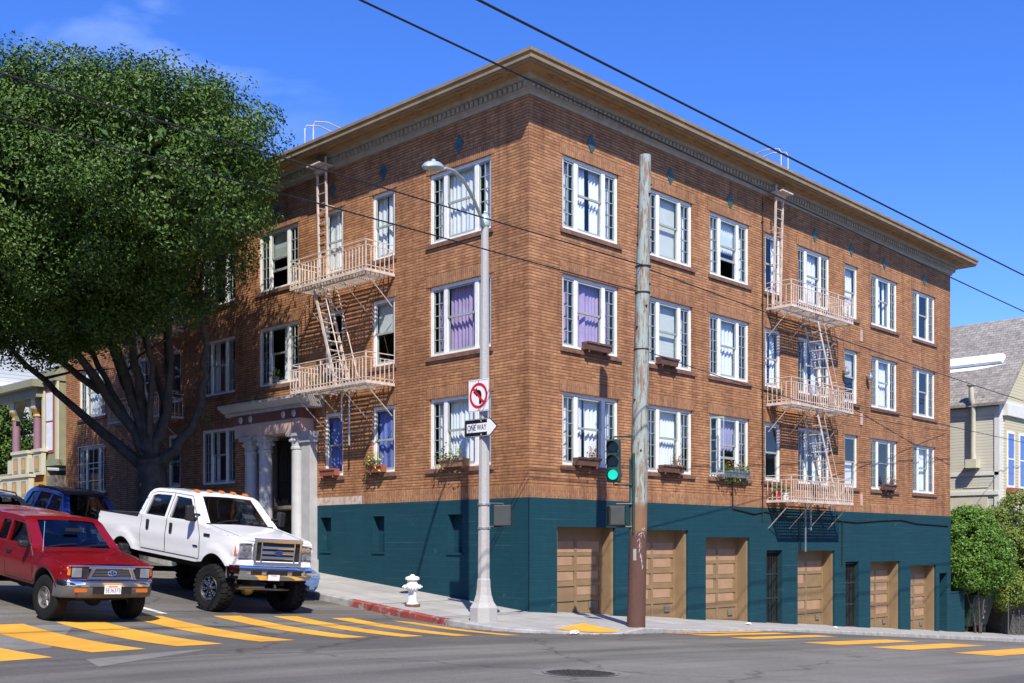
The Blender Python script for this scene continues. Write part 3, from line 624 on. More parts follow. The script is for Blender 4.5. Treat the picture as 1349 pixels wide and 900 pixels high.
    cm = {'white_curtain': 'white_curtain', 'lavender_curtain': 'lavender_curtain', 'blue_curtain': 'blue_curtain', 'blueish': 'white_curtain', 'shade_curtain': 'shade_curtain'}.get(cur)
    if cur == 'shade_curtain':
        for a, b, kd in bays:
            if kd == 'hung': cu.box(a-.03, b+.03, cb, cb+.005, za, zb)
        cu.build('roller_blind', 'shade_curtain', win)
        q = MB(f); pleat(q, bays[0][0]-.02, bays[0][1]+.02, cb-.05, za, zb, rg); pleat(q, bays[-1][0], bays[-1][1], cb-.05, za, zb, rg)
        if kind == 'triple': q.build('curtain', 'white_curtain', win, smooth=True, recalc=False, ang=80)
    elif cur in ('shade_half', 'shade_open', 'half'):
        for a, b, kd in bays:
            if kd == 'hung': cu.box(a-.03, b+.03, cb, cb+.005, *((zm, zb) if cur != 'half' else (za, zm)))
        cu.build('roller_blind', 'shade_curtain' if cur != 'half' else 'white_curtain', win)
    elif cm:
        for a, b, kd in bays:
            if kd == 'hung':
                gap = rg.choice([0, 0, .06, .16]); mid = a+(b-a)*rg.uniform(.35, .65)
                pleat(cu, a-.05, mid-gap/2, cb, za, zb+.03, rg); pleat(cu, mid+gap/2, b+.05, cb-.012, za, zb+.03, rg)
            else: pleat(cu, a+.06, b-.04, cb-.05, za, zb, rg)
        cu.build('curtain', cm, win, smooth=True, recalc=False, ang=80)
    elif cur == 'open':
        for a, b, kd in bays:
            if kd == 'hung': pleat(cu, a-.05, b+.05, cb, zm-.15, zb, rg)
            else: pleat(cu, a, b, cb-.06, za, zb, rg)
        cu.build('curtain', 'lavender_curtain' if z0 < 4 else 'white_curtain', win, smooth=True, recalc=False, ang=80)
    elif cur == 'none' and rg.random() < .75:
        for a, b, kd in bays:
            if kd == 'hung':
                wd = (b-a)*rg.uniform(.25, .42); pleat(cu, a-.05, a+wd, cb, za, zb, rg)
                if rg.random() < .6: pleat(cu, b-wd*.8, b+.05, cb, za, zb, rg)
        cu.build('curtain', 'white_curtain', win, smooth=True, recalc=False, ang=80)
    if cur == 'bars':
        q = MB(f)
        for k in range(6): t = t0+.06+(t1-t0-.12)*k/5; q.box(t-.014, t+.014, .03, .055, z0-.9, z1)
        for k in range(5): z = z0-.9+(z1-z0+.9)*k/4; q.box(t0, t1, .056, .075, z-.014, z+.014)
        q.build('security_bars', 'galv', win)
    return win
sd = 0
for W_, f in ((RW, fR), (LW, fL)):
    for a, b, kd, *cs in W_:
        for k in range(3):
            sd += 1
            if cs[k]: make_window(f, a, b, ZF[k][0], ZF[k][1], kd, cs[k], sd)
# ---- diamonds
for f, ts in ((fR, (2.37, 5.85, 8.92, 14.1, 16.7, 19.3, 22.8)), (fL, (2.5, 5.6, 7.95, 10.8, 14.3, 17.2, 19.5, 23.6))):
    for t in ts:
        q = MB(f); zc = 12.10; q.prism([(-.19, 0), (0, -.27), (.19, 0), (0, .27)], lambda x, z: (t+x, .001, zc+z), lambda x, z: (t+x*.92, .022, zc+z*.92)); q.build('diamond_tile', 'diamond', apt)
# ---- cornice (profile swept round the roof)
def sweep(name, prof, m, closed=True, smooth=False):
    q = MB(); cs = [(0, 0, -1, -1), (BX, 0, 1, -1), (BX, BY, 1, 1), (0, BY, -1, 1)]; n = len(prof); R_ = []
    for cx, cy, dx, dy in cs: R_.append([q.add((cx+dx*o, cy+dy*o, z)) for o, z in prof])
    for i in range(4):
        for j in range(n if closed else n-1): q.f.append([R_[i][j], R_[(i+1) % 4][j], R_[(i+1) % 4][(j+1) % n], R_[i][(j+1) % n]])
    return q.build(name, m, apt)
O = .77
sweep('cornice_fascia', [(O-.10, 13.08), (O-.02, 13.08), (O-.02, 13.12), (O+.03, 13.135), (O+.03, 13.25), (O+.07, 13.27), (O+.07, 13.34), (O-.10, 13.34)], 'cornice')
sweep('cornice_soffit', [(.0, 13.10), (O-.10, 13.075), (O-.10, 13.20), (.0, 13.20)], 'soffit')
sweep('roof_edge', [(-.5, 13.2), (O+.05, 13.341), (O+.05, 13.36), (-.5, 13.3)], 'roofing')
bed = sweep('frieze_moulding', [(.0, 12.70), (.05, 12.70), (.07, 12.78), (.14, 12.82), (.15, 12.98), (.24, 13.02), (.30, 13.10), (.0, 13.10)], 'dentil')
q = MB()
def dent(f, ln):
    n = int(ln/.17)
    for i in range(n+1):
        t = -.05+(ln+.05)*i/n; q.box(*( (t-.045, t+.045) ), .15, .205, 12.835, 12.965) if False else q.hexa([f(t-.05, .145, 12.835), f(t+.05, .145, 12.835), f(t+.05, .20, 12.835), f(t-.05, .20, 12.835), f(t-.05, .145, 12.965), f(t+.05, .145, 12.965), f(t+.05, .205, 12.965), f(t-.05, .205, 12.965)])
dent(fR, BX); dent(fL, BY); q.box(-.148, BX, -.148, -.143, 12.83, 12.97); q.box(-.148, -.143, -.143, BY, 12.83, 12.97); q.build('dentil_row', 'dentil', apt)
q = MB()
for f, ln in ((fR, BX), (fL, BY)):
    n = int(ln/.55); a_ = f(.1, .505, 13.062); b_ = f(ln, .535, 13.09); q.box(*sorted((a_[0], b_[0])), *sorted((a_[1], b_[1])), 13.062, 13.085)
    for i in range(n):
        t = .3+ln*i/n; c = f(t, .52, 13.075); q.lathe((c[0], c[1], 13.05), [(.03, 0), (.085, .012), (.10, .04)], 8); q.lathe((c[0], c[1], 13.03), [(.02, 0), (.03, .03)], 6)
q.build('soffit_rosettes', 'cornice', apt)
# gutter patch at the break in the fascia
q = MB(fR); q.box(9.6, 11.2, O+.072, O+.080, 13.275, 13.335); q.build('fascia_patch', 'soffit', apt)
# ---- garage doors
def garage(a, b, zt, deep):
    zb = walk(((a+b)/2), -.05)-.15; fr = MB(fR); D = -.46
    fr.box(a, a+.10, D, D+.40, zb, zt); fr.box(b-.10, b, D, D+.40, zb, zt); fr.box(a+.1, b-.1, D, D+.10, zt-.26, zt)
    g = fr.build('garage_door', 'garage_frame', apt)
    p = MB(fR); p.box(a+.1, b-.1, D, D+.06, zb, zt-.28); rows = 5; ztop = zt-.30; h = (ztop-walk((a+b)/2, -.05))/rows
    for r in range(rows+1): z = ztop-h*r; p.box(a+.1, b-.1, D+.06, D+.085, z-.05, z+.04)
    cols = 2
    for c in range(cols+1): t = a+.14+(b-a-.28)*c/cols; p.box(t-.05, t+.05, D+.061, D+.084, zb, ztop)
    p.build('door_leaf', 'garage_frame', g)
    rg = random.Random(int(a*10)); pt = MB(fR)
    for r in range(1, rows-1):
        for c in range(cols):
            t0 = a+.19+(b-a-.28)*c/cols; t1 = a+.09+(b-a-.28)*(c+1)/cols; z0 = ztop-h*(r+1)+.045; z1 = ztop-h*r-.055
            if rg.random() < .85: pt.box(t0+.02, t1-.02-(rg.random()*.15), D+.06, D+.068, z0+.01+rg.random()*.08, z1)
    r = 0
    for c in range(cols): t0 = a+.19+(b-a-.28)*c/cols; t1 = a+.09+(b-a-.28)*(c+1)/cols; pt.box(t0, t1, D+.06, D+.068, ztop-h+.045, ztop-.055)
    pt.build('panel_inset', 'garage_panel', g)
    q = MB(fR); zv = ztop-h*rows+.22; q.box(b-.62, b-.36, D+.085, D+.10, zv-.08, zv+.1); 
    for k in range(4): q.box(b-.60, b-.38, D+.10, D+.108, zv-.06+k*.04, zv-.045+k*.04)
    q.build('vent_grille', 'grey_vent', g)
    return g
for a, b, zt in GAR: garage(a, b, zt, .3)
def gate(f, a, b, zb, zt, D, parent, fancy=False):
    q = MB(f)
    q.box(a+.02, a+.07, D, D+.05, zb, zt-.02); q.box(b-.07, b-.02, D, D+.05, zb, zt-.02)
    for z in (zb+.06, zb+(zt-zb)*.36, zb+(zt-zb)*.68, zt-.06): q.box(a+.07, b-.07, D+.005, D+.045, z-.025, z+.025)
    n = max(4, int((b-a)/.12))
    for i in range(1, n): t = a+.07+(b-a-.14)*i/n; q.box(t-.010, t+.010, D+.014, D+.036, zb+.02, zt-.03)
    if fancy:
        for z in (zb+.9, zb+1.5, zb+2.1):
            for i in range(4):
                c = (a+.2+(b-a-.4)*i/3, D+.03, z)
                q.tube([(c[0]+.12*cos(k*.5)*(1-k*.05), c[1], c[2]+.16*sin(k*.5)*(1-k*.05)) for k in range(16)], .012, 4)
    return q.build('iron_gate', 'iron_dark', parent)
for a, b, zt in GATES[:2]: gate(fR, a, b, walk((a+b)/2, -.05)-.05, zt, -.15, apt)
q = MB(fR); a, b, zt = GATES[2]; q.box(a, b, -.4, -.35, -2.4, zt); q.build('side_door', 'iron_dark', apt)
q = MB(fR)
for a, b, zt in GATES[:2]: q.box(a-.2, b+.2, -1.6, -1.5, -2.4, zt+.3)
q.build('passage_back', 'interior', apt)
for a, b, c, d in VENTS:
    q = MB(fL); q.box(a, b, -.22, -.2, c, d); q.box(a-.03, b+.03, -.15, .05, c-.06, c); q.build('basement_window', 'teal_brick', apt)
# ---- small wall fittings
q = MB(fR)
pts = [(9.0, .04, 3.9), (9.02, .04, 2.75), (10.2, .05, 2.62), (10.9, .04, 2.70), (12.5, .05, 2.5), (14, .05, 2.55), (17, .05, 2.45), (19.0, .05, 2.55), (20.6, .05, 2.60), (22, .05, 2.48), (25, .05, 2.42)]
q2 = [Vector(fR(*p)) for p in pts]; q = MB(); q.tube(q2, .022, 5); q.tube([fR(15.9, .05, 2.5), fR(15.95, .06, 2.3), fR(15.95, .05, .9)], .02, 5); q.tube([fR(12.98, .04, 2.6), fR(12.98, .05, 1.5)], .015, 5); q.build('wall_cable', 'wire_black', apt)
q = MB(); q.cyl(fR(10.72, .05, 2.4), fR(10.72, .05, 12.6), .018, n=8)
for z in (3.6, 6.3, 9.2, 11.8): q.box(10.69, 10.75, -.07, -.001, z, z+.03)
q.build('conduit', 'iron_dark', apt)
for t, z in ((17.45, 3.05), (17.45, 5.95), (17.45, 8.95)):
    q = MB(fR); q.box(t-.07, t+.07, .001, .03, z+.0, z+.42); q.build('wall_vent', 'stone_pink', apt)
q = MB(fL); q.box(8.78, 8.98, .02, .10, 3.05, 3.45); q.build('mail_slot', 'gutter_paint', apt)
# roof goosenecks above the ladders
for f, t in ((fR, 10.85), (fL, 8.05)):
    q = MB()
    for dt in (0, .42): q.tube([f(t+dt, -.45, 13.25), f(t+dt, -.45, 13.95), f(t+dt, -.36, 14.07), f(t+dt, .1, 14.12), f(t+dt, .55, 14.02), f(t+dt, .62, 13.9), f(t+dt, .62, 13.38)], .018, 6)
    q.build('roof_handrail', 'escape_paint', apt)
# ---- entrance portico
port = MB(fL); port.box(8.9, 12.5, .001, .48, 5.05, 5.45); pm = port.build('portico', 'stone_pink', apt)
q = MB(fL); q.box(8.85, 12.55, .001, .50, 5.45, 5.75); q.build('frieze', 'maroon', pm)
q = MB(fL)
for t in (9.2, 9.75, 11.55, 12.1): q.prism([(.1*cos(k*.785), .12*sin(k*.785)) for k in range(8)], lambda x, z: (t+x, .501, 5.6+z), lambda x, z: (t+x*.6, .55, 5.6+z*.6))
q.build('rosette', 'stone_paint', pm)
q = MB(fL)
prof = [(.001, 5.75), (.56, 5.75), (.56, 5.84), (.66, 5.88), (.80, 5.98), (.84, 6.0), (.84, 6.08), (.001, 6.12)]
q.prism(prof, lambda o, z: (8.35, o, z), lambda o, z: (12.95, o, z)); q.build('portico_cornice', 'stone_paint', pm)
q = MB(fL)
for i in range(36): t = 8.7+i*.11; q.box(t, t+.06, .561, .61, 5.755, 5.83)
q.build('dentil_row', 'stone_paint', pm)
def column(t, o, r):
    zb = walk0(0, t)-.1; q = MB(); c = fL(t, o, 0)
    q.lathe((c[0], c[1], 0), [(r*1.35, zb), (r*1.35, zb+.35), (r*1.15, zb+.4), (r*1.15, zb+.48), (r, zb+.52), (r*.97, 4.52)], 20)
    col = q.build('column', 'stone_paint', pm, smooth=True)
    q = MB(); q.lathe((c[0], c[1], 0), [(r*.98, 4.52), (r*1.1, 4.54), (r*1.1, 4.60), (r*1.0, 4.62), (r*1.05, 4.72), (r*1.25, 4.88), (r*1.3, 4.92)], 20); q.box(c[0]-r*1.35, c[0]+r*1.35, c[1]-r*1.35, c[1]+r*1.35, 4.92, 5.05)
    for k in range(12): a = k*pi/6; q.sphere((c[0]+r*1.2*cos(a), c[1]+r*1.2*sin(a), 4.80), .05, 6, 4)
    q.build('capital', 'stone_paint', col)
column(11.92, .22, .215); column(11.13, .22, .215); column(9.38, .22, .20)
q = MB(fL); q.box(8.68, 9.10, .021, .30, .5, 4.95); q.box(8.62, 9.16, .021, .36, 4.72, 5.049); q.box(8.62, 9.16, .021, .36, .5, 1.2); q.build('pilaster', 'stone_paint', pm)
gate(fL, 9.55, 11.65, .75, 5.0, -.6, pm, True).name = 'entrance_gate'
q = MB(fL); q.box(9.4, 11.8, -2.6, -2.5, .5, 5.2); q.box(9.38, 9.42, -2.5, -.14, .5, 5.2); q.box(11.78, 11.82, -2.5, -.14, .5, 5.2); q.build('vestibule', 'interior', pm)
q = MB(fL); q.box(9.2, 12.0, -2.5, .3, .4, 1.02); q.build('door_step', 'stone_paint', pm)

# ------------------------------------------------------------------ fire escapes
def fire_escape(f, t0, t1, label, ladder_t, stair, D=1.0, floors=(9.12, 6.08, 3.02), rail_h=.82, hatch=True):
    base = f(t0, 0, 0)
    E_ = thing('fire_escape', (base[0], base[1], floors[-1]), label, 'fire escape', 'fire escapes on the brick facade')
    for z in floors:
        q = MB(f)
        q.box(t0, t1, D-.05, D, z-.04, z+.04); q.box(t0, t0+.05, .02, D-.05, z-.04, z+.04); q.box(t1-.05, t1, .02, D-.05, z-.04, z+.04)
        n = int(D/.075)
        for i in range(1, n): o = .04+(D-.1)*i/n; q.box(t0+.05, t1-.05, o-.016, o+.016, z-.008, z+.008)
        for i in range(1, 4): t = t0+(t1-t0)*i/4; q.box(t-.02, t+.02, .02, D-.05, z-.035, z-.009)
        pf = q.build('platform', 'escape_paint', E_)
        q = MB(f); hb = .011
        for zz in (z+rail_h-.02, z+rail_h*.80, z+.11):
            q.box(t0, t1, D-.035, D-.010, zz, zz+.022); q.box(t0, t0+.022, .03, D-.035, zz, zz+.022); q.box(t1-.022, t1, .03, D-.035, zz, zz+.022)
        n = int((t1-t0)/.145)
        for i in range(n+1):
            t = t0+.011+(t1-t0-.022)*i/n; th = .018 if i % 7 == 0 else hb
            q.box(t-th, t+th, D-.034, D-.012, z+.04, z+rail_h*.80+(.13 if i % 7 == 0 else 0))
        m = int(D/.16)
        for i in range(m): o = .06+(D-.1)*i/m; q.box(t0, t0+.02, o-hb, o+hb, z+.04, z+rail_h*.8); q.box(t1-.02, t1, o-hb, o+hb, z+.04, z+rail_h*.8)
        q.build('railing', 'escape_paint', E_)
        for i in range(4):
            t = t0+.12+(t1-t0-.24)*i/3; q = MB(); q.tube([f(t, D-.08, z-.04), f(t, .02, z-.85)], .015, 5); q.build('bracket', 'escape_paint', E_)
    for zt, zb in zip(floors, floors[1:]):
        (ta, tb), o0, o1 = stair; q = MB()
        for o in (o0, o1): q.hexa([f(ta-.03, o-.012, zt), f(ta+.07, o-.012, zt), f(ta+.07, o+.012, zt), f(ta-.03, o+.012, zt), f(tb-.03, o-.012, zb), f(tb+.07, o-.012, zb), f(tb+.07, o+.012, zb), f(tb-.03, o+.012, zb)])
        for i in range(1, 11):
            k = i/11; t = ta+(tb-ta)*k; z = zt+(zb-zt)*k; q.hexa([f(t-.07, o0, z), f(t+.1, o0, z), f(t+.1, o1, z), f(t-.07, o1, z), f(t-.07, o0, z+.02), f(t+.1, o0, z+.02), f(t+.1, o1, z+.02), f(t-.07, o1, z+.02)])
        st = q.build('stair', 'escape_paint', E_)
        q = MB(); sg = 1 if tb > ta else -1
        for o in (o0, o1):
            rp = [f(ta+sg*.25, o, zt+.75), f(ta+sg*.32, o, zt+.1)]+[f(ta+(tb-ta)*k+sg*.40, o, zt+(zb-zt)*k+.05) for k in (.1, .35, .6, .8)]+[f(tb+sg*.30, o, zb+.35), f(tb+sg*.16, o, zb+.12), f(tb+sg*.02, o, zb+.18)]
            q.tube(rp, .017, 6)
            for k in (.2, .45, .7): q.tube([f(ta+(tb-ta)*k, o, zt+(zb-zt)*k), f(ta+(tb-ta)*k+sg*.4, o, zt+(zb-zt)*k+.05)], .012, 5)
        q.build('handrail', 'escape_paint', st)
    if ladder_t is not None:
        q = MB(); a = ladder_t
        for t in (a, a+.42): q.hexa([f(t-.022, .20, floors[0]), f(t+.022, .20, floors[0]), f(t+.022, .26, floors[0]), f(t-.022, .26, floors[0]), f(t-.022, .30, 13.0), f(t+.022, .30, 13.0), f(t+.022, .36, 13.0), f(t-.022, .36, 13.0)])
        n = 13
        for i in range(n): z = floors[0]+.25+i*.29; o = .23+.1*(z-floors[0])/4; q.cyl(f(a, o, z), f(a+.42, o, z), .013, n=6)
        for t in (a, a+.42): q.tube([f(t, .28, 11.6), f(t, .01, 11.6)], .015, 5)
        q.build('roof_ladder', 'escape_paint', E_)
        q = MB(f); q.box(a-.10, a+.55, .12, .62, 12.74, 12.78); q.box(a-.03, a+.45, .30, .40, 12.58, 12.74); q.build('ladder_landing', 'escape_paint', E_)
    q = MB(); tt = t0+(t1-t0)*.46
    q.tube([f(tt, .35, floors[-1]+.3), f(tt, .35, floors[-1]-1.6)], .03, 6); q.tube([f(tt+.35, .35, floors[-1]+.3), f(tt+.35, .35, floors[-1]-.9)], .03, 6); q.build('drop_pipe', 'galv', E_)
    return E_
fire_escape(fR, 10.98, 15.05, 'pale pink iron fire escape with three balconies above the garage doors', 11.05, ((12.75, 14.15), .30, .78), D=.92)
e2 = fire_escape(fL, 5.08, 8.62, 'pale pink iron fire escape with two balconies beside the columned entrance', 7.85, ((7.75, 6.65), .32, .82), D=1.05, floors=(9.12, 6.08))
fire_escape(fL, 16.5, 20.2, 'shaded iron fire escape hidden behind the big street tree', None, ((19.3, 18.2), .32, .82), D=1.0, floors=(9.12, 6.08))

# ------------------------------------------------------------------ vehicles (local frame: x forward, y left, z up, ground at z = 0)
def vehicle(name, X, Y, label, cat, yaw=0.):
    o = thing(name, (X, Y, 0), label, cat); ORG[o.name] = Vector((0, 0, 0))
    g = (road(X, Y+3.2)-road(X, Y))/3.2; h = (road(X+.9, Y+1.5)-road(X-.9, Y+1.5))/1.8
    fw = Vector((0, -1, -g)).normalized(); lf = Vector((1, 0, h)).normalized(); up = fw.cross(lf).normalized(); lf = up.cross(fw)
    m = Matrix((fw, lf, up)).transposed().to_4x4() @ Matrix.Rotation(yaw, 4, 'Z')
    o.rotation_euler = m.to_euler(); o.location = (X, Y, road(X, Y)+.004)
    return o
def densify(pts, kinds, d=.12):
    P = []; K = []
    n = len(pts)
    for i in range(n):
        a, b = pts[i], pts[(i+1) % n]; ln = sqrt((a[0]-b[0])**2+(a[1]-b[1])**2); m = max(1, int(ln/d))
        for j in range(m): P.append((a[0]+(b[0]-a[0])*j/m, a[1]+(b[1]-a[1])*j/m)); K.append(kinds[i])
    return P, K
def arch(cx, cz, r, zlow, n=12):   # from front edge going backwards (x decreasing) over the wheel
    a0 = math.asin((zlow-cz)/r); return [(cx+r*cos(a0+(pi-2*a0)*i/n), cz+r*sin(a0+(pi-2*a0)*i/n)) for i in range(n+1)]
def side_bm(outer, holes, wf, side, zcuts, out=0., depth=.05):
    loops = [[Vector((x, 0, z)) for x, z in outer]]+[[Vector((x, 0, z)) for x, z in h] for h in holes]
    tris = tessellate_polygon(loops); flat = [p for l in loops for p in l]
    bm = bmesh.new(); vs = [bm.verts.new(p) for p in flat]
    for t in tris:
        try: bm.faces.new([vs[i] for i in t])
        except ValueError: pass
    xs_ = [p[0] for p in outer]; zs_ = [p[1] for p in outer]
    zcuts = ([min(zs_)+.055*i for i in range(1, int((max(zs_)-min(zs_))/.055))], [min(xs_)+.10*i for i in range(1, int((max(xs_)-min(xs_))/.10))])
    for axis, cuts in (((0, 0, 1), zcuts[0]), ((1, 0, 0), zcuts[1])):
        for c in cuts:
            bmesh.ops.bisect_plane(bm, geom=bm.verts[:]+bm.edges[:]+bm.faces[:], plane_co=(c*axis[0], 0, c*axis[2]), plane_no=axis)
    for v in bm.verts: v.co.y = side*(wf(v.co.x, v.co.z)+out)
    # reveals round the holes
    for h in holes:
        n = len(h)
        for i in range(n):
            a, b = h[i], h[(i+1) % n]
            q = [bm.verts.new((x, side*(wf(x, z)+out-dd), z)) for x, z, dd in ((*a, 0), (*b, 0), (*b, depth), (*a, depth))]
            bm.faces.new(q)
    return bm
def merge(bm, other):
    me = bpy.data.meshes.new('tmp'); other.to_mesh(me); bm.from_mesh(me); bpy.data.meshes.remove(me); other.free()
def bm_obj(bm, name, m, parent, bevel=.02, smooth=True, ang=38, weld=.004):
    if weld: bmesh.ops.remove_doubles(bm, verts=bm.verts[:], dist=weld)
    bmesh.ops.recalc_face_normals(bm, faces=bm.faces[:])
    me = bpy.data.meshes.new(name); bm.to_mesh(me); bm.free(); me.materials.append(M[m])
    if smooth: me.shade_smooth(); me.set_sharp_from_angle(angle=radians(ang))
    o = bpy.data.objects.new(name, me); C.objects.link(o); o.parent = parent; ORG[o.name] = Vector((0, 0, 0))
    if bevel:
        bv = o.modifiers.new('bevel', 'BEVEL'); bv.width = bevel; bv.segments = 3; bv.limit_method = 'ANGLE'; bv.angle_limit = radians(45)
    wn_ = o.modifiers.new('normals', 'WEIGHTED_NORMAL'); wn_.keep_sharp = True; wn_.weight = 80
    return o
def car_shell(root, outline, kinds, holes, wf, crown, paint, zc, xc, bevel=.03, pil=.90):
    assert len(outline) == len(kinds), (root.name, len(outline), len(kinds))
    P, K = densify(outline, kinds)
    bm = bmesh.new()
    for s in (1, -1): merge(bm, side_bm(P, holes, wf, s, (zc, xc)))
    fr = [-1, -.93, -.75, -.5, -.25, 0, .25, .5, .75, .93, 1]; n = len(P)
    for i in range(n):
        a, b = P[i], P[(i+1) % n]; k = K[i]
        if k == 'open': continue
        for u, v in zip(fr, fr[1:]):
            if k == 'glass' and max(abs(u), abs(v)) < pil+.01+.02: continue
            cr = lambda p, q: (p[0]+ (crown*.5*(1-q*q) if k in ('front',) else 0), q*wf(*p), p[1]+(crown*(1-q*q) if k in ('top', 'glass', 'roof') else 0))
            bm.faces.new([bm.verts.new(cr(a, u)), bm.verts.new(cr(b, u)), bm.verts.new(cr(b, v)), bm.verts.new(cr(a, v))])
    body = bm_obj(bm, 'body', paint, root, bevel=bevel)
    return body
def pane(root, name, pts, wf, side, out=-.03, m='car_glass'):
    q = MB(); q.poly([(x, side*(wf(x, z)+out), z) for x, z in pts]); return q.build(name, m, root, recalc=False)
def screen(root, name, a, b, wf, crown, f=.93, off=-.012, m='car_glass'):
    q = MB(); fs = [-f, -f*.6, -f*.25, f*.25, f*.6, f]
    for u, v in zip(fs, fs[1:]): q.poly([(p[0], uu*wf(*p), p[1]+crown*(1-uu*uu)+off) for p, uu in ((a, u), (b, u), (b, v), (a, v))])
    return q.build(name, m, root, smooth=True, recalc=False)
def door(root, outer, holes, wf, side, paint, zc):
    o = bm_obj(side_bm(outer, holes, wf, side, (zc, []), out=.007, depth=.03), 'door', paint, root, bevel=0)
    P, _ = densify(outer, ['x']*len(outer), .1)
    q = MB(); q.tube([(x, side*(wf(x, z)+.0035), z) for x, z in P+P[:1]], .008, 5); q.build('door_seam', 'plastic_black', o)
    return o
def wheel(root, x, y, r, wd, side, rim_m, spokes, rim_r, lugs=False, steer=0.):
    # axis along y; side = +1 means outer face towards +y
    c = (x, y, r); hw = wd/2; q = MB()
    pr = [(rim_r, -hw*.86), (rim_r+.02, -hw*.95), (r*.86, -hw), (r*.965, -hw*.86), (r, -hw*.66), (r, hw*.66), (r*.965, hw*.86), (r*.86, hw), (rim_r+.02, hw*.95), (rim_r, hw*.86), (rim_r-.01, hw*.5), (rim_r-.01, -hw*.5)]
    n = 40; R_ = []
    for rr, h in pr: R_.append([q.add((c[0]+rr*cos(2*pi*i/n), c[1]+h, c[2]+rr*sin(2*pi*i/n))) for i in range(n)])
    for j in range(len(pr)):
        for i in range(n): q.f.append([R_[j][i], R_[j][(i+1) % n], R_[(j+1) % len(pr)][(i+1) % n], R_[(j+1) % len(pr)][i]])
    nl = 26 if lugs else 44; dp = .022 if lugs else .007
    for i in range(nl):
        for row, sh in ((-.62, 0), (0.0, .5), (.62, 0)) if lugs else ((-.45, 0), (.0, .5), (.45, 0)):
            a = 2*pi*(i+sh)/nl; da = pi/nl*.62; y0, y1 = c[1]+hw*(row-.26), c[1]+hw*(row+.26)
            if lugs and row: y0, y1 = (c[1]+hw*.34, c[1]+hw*1.03) if row > 0 else (c[1]-hw*1.03, c[1]-hw*.34)
            sk = .35*da if row >= 0 else -.35*da
            def pp(an, yy, rr): return (c[0]+rr*cos(an), yy, c[2]+rr*sin(an))
            drop = .05 if lugs and row else 0
            r_in, r_out = (r-.03, r+dp)
            ys = sorted((y0, y1), key=lambda v: abs(v-c[1]))
            q.hexa([pp(a-da, ys[0], r_in), pp(a+da, ys[0], r_in), pp(a+da+sk, ys[1], r_in-drop), pp(a-da+sk, ys[1], r_in-drop), pp(a-da, ys[0], r_out), pp(a+da, ys[0], r_out), pp(a+da+sk, ys[1], r_out-drop*.6), pp(a-da+sk, ys[1], r_out-drop*.6)])
    t = q.build('wheel', 'rubber', root, smooth=True, ang=30)
    q = MB(); yo = c[1]+side*hw*.55
    n = 32; prof = [(rim_r-.004, side*hw*.86), (rim_r-.012, side*hw*.92), (rim_r-.03, side*hw*.80), (rim_r-.05, side*hw*.30), (.02, side*hw*.22)]
    R_ = []
    for rr, h in prof: R_.append([q.add((c[0]+rr*cos(2*pi*i/n), c[1]+h, c[2]+rr*sin(2*pi*i/n))) for i in range(n)])
    for j in range(len(prof)-1):
        for i in range(n): q.f.append([R_[j][i], R_[j][(i+1) % n], R_[j+1][(i+1) % n], R_[j+1][i]])
    b = q.build('rim', 'plastic_black' if rim_m != 'alloy' else 'plastic_grey', t, smooth=True)
    q = MB()
    for i in range(spokes):
        a = 2*pi*i/spokes+.2; wdt = .30/spokes*2.2
        for aa in ((a-.10, a+.10) if lugs else (a,)):
            u = Vector((cos(aa), 0, sin(aa))); v = Vector((-sin(aa), 0, cos(aa))); h0, h1 = side*hw*.50, side*hw*.78; ws = .018 if lugs else .045
            P = []
            for hh in (h0, h1):
                for rr, ww in ((.05, ws*1.1), (rim_r-.025, ws*.8)):
                    for sgn in (-1, 1): p = Vector(c)+u*rr+v*ww*sgn*(1 if hh == h0 else .7); P.append((p.x, c[1]+hh, p.z))
            q.hexa([P[0], P[1], P[3], P[2], P[4], P[5], P[7], P[6]])
    q.lathe((c[0], c[1], c[2]), [(.075, side*hw*.3), (.075, side*hw*.80), (.05, side*hw*.92), (.02, side*hw*.95)], 14, ax='y')
    for i in range(6): a = i*pi/3; q.cyl((c[0]+.055*cos(a), c[1]+side*hw*.8, c[2]+.055*sin(a)), (c[0]+.055*cos(a), c[1]+side*hw*.9, c[2]+.055*sin(a)), .009, n=6)
    q.build('spokes', 'alloy' if rim_m == 'alloy' else 'plastic_black', t, bevel=.004)
    if rim_m != 'alloy':    # milled accents on the black wheel
        q = MB()
        for i in range(spokes):
            a = 2*pi*i/spokes+.2
            for aa in (a-.10, a+.10):
                for rr in (.10, .16, rim_r-.05): q.sphere((c[0]+rr*cos(aa), c[1]+side*hw*.80, c[2]+rr*sin(aa)), .011, 6, 4)
        for i in range(24): a = i*pi/12; q.sphere((c[0]+(rim_r-.022)*cos(a), c[1]+side*hw*.86, c[2]+(rim_r-.022)*sin(a)), .008, 6, 4)
        q.build('rivets', 'chrome', t)
    if steer:
        # turn the whole wheel about its vertical axis
        Rm = Matrix.Translation(c) @ Matrix.Rotation(steer, 4, 'Z') @ Matrix.Translation(-Vector(c))
        for o in [t]+[x_ for x_ in t.children]: o.data.transform(Rm)
    return t
def seats(root, x0, zb, zt, wd, rows=1, gap=.95):
    q = MB()
    for r in range(rows):
        for s in (-1, 1):
            y = s*wd*.48; x = x0-gap*r
            q.box(x-.1, x+.45, y-.25, y+.25, zb, zb+.15); q.hexa([(x-.12, y-.24, zb+.1), (x+.0, y-.24, zb+.1), (x+.0, y+.24, zb+.1), (x-.12, y+.24, zb+.1), (x-.30, y-.21, zt), (x-.2, y-.21, zt), (x-.2, y+.21, zt), (x-.30, y+.21, zt)]); q.box(x-.31, x-.2, y-.13, y+.13, zt+.03, zt+.2)
    return q.build('seats', 'seat_c', root, bevel=.03)
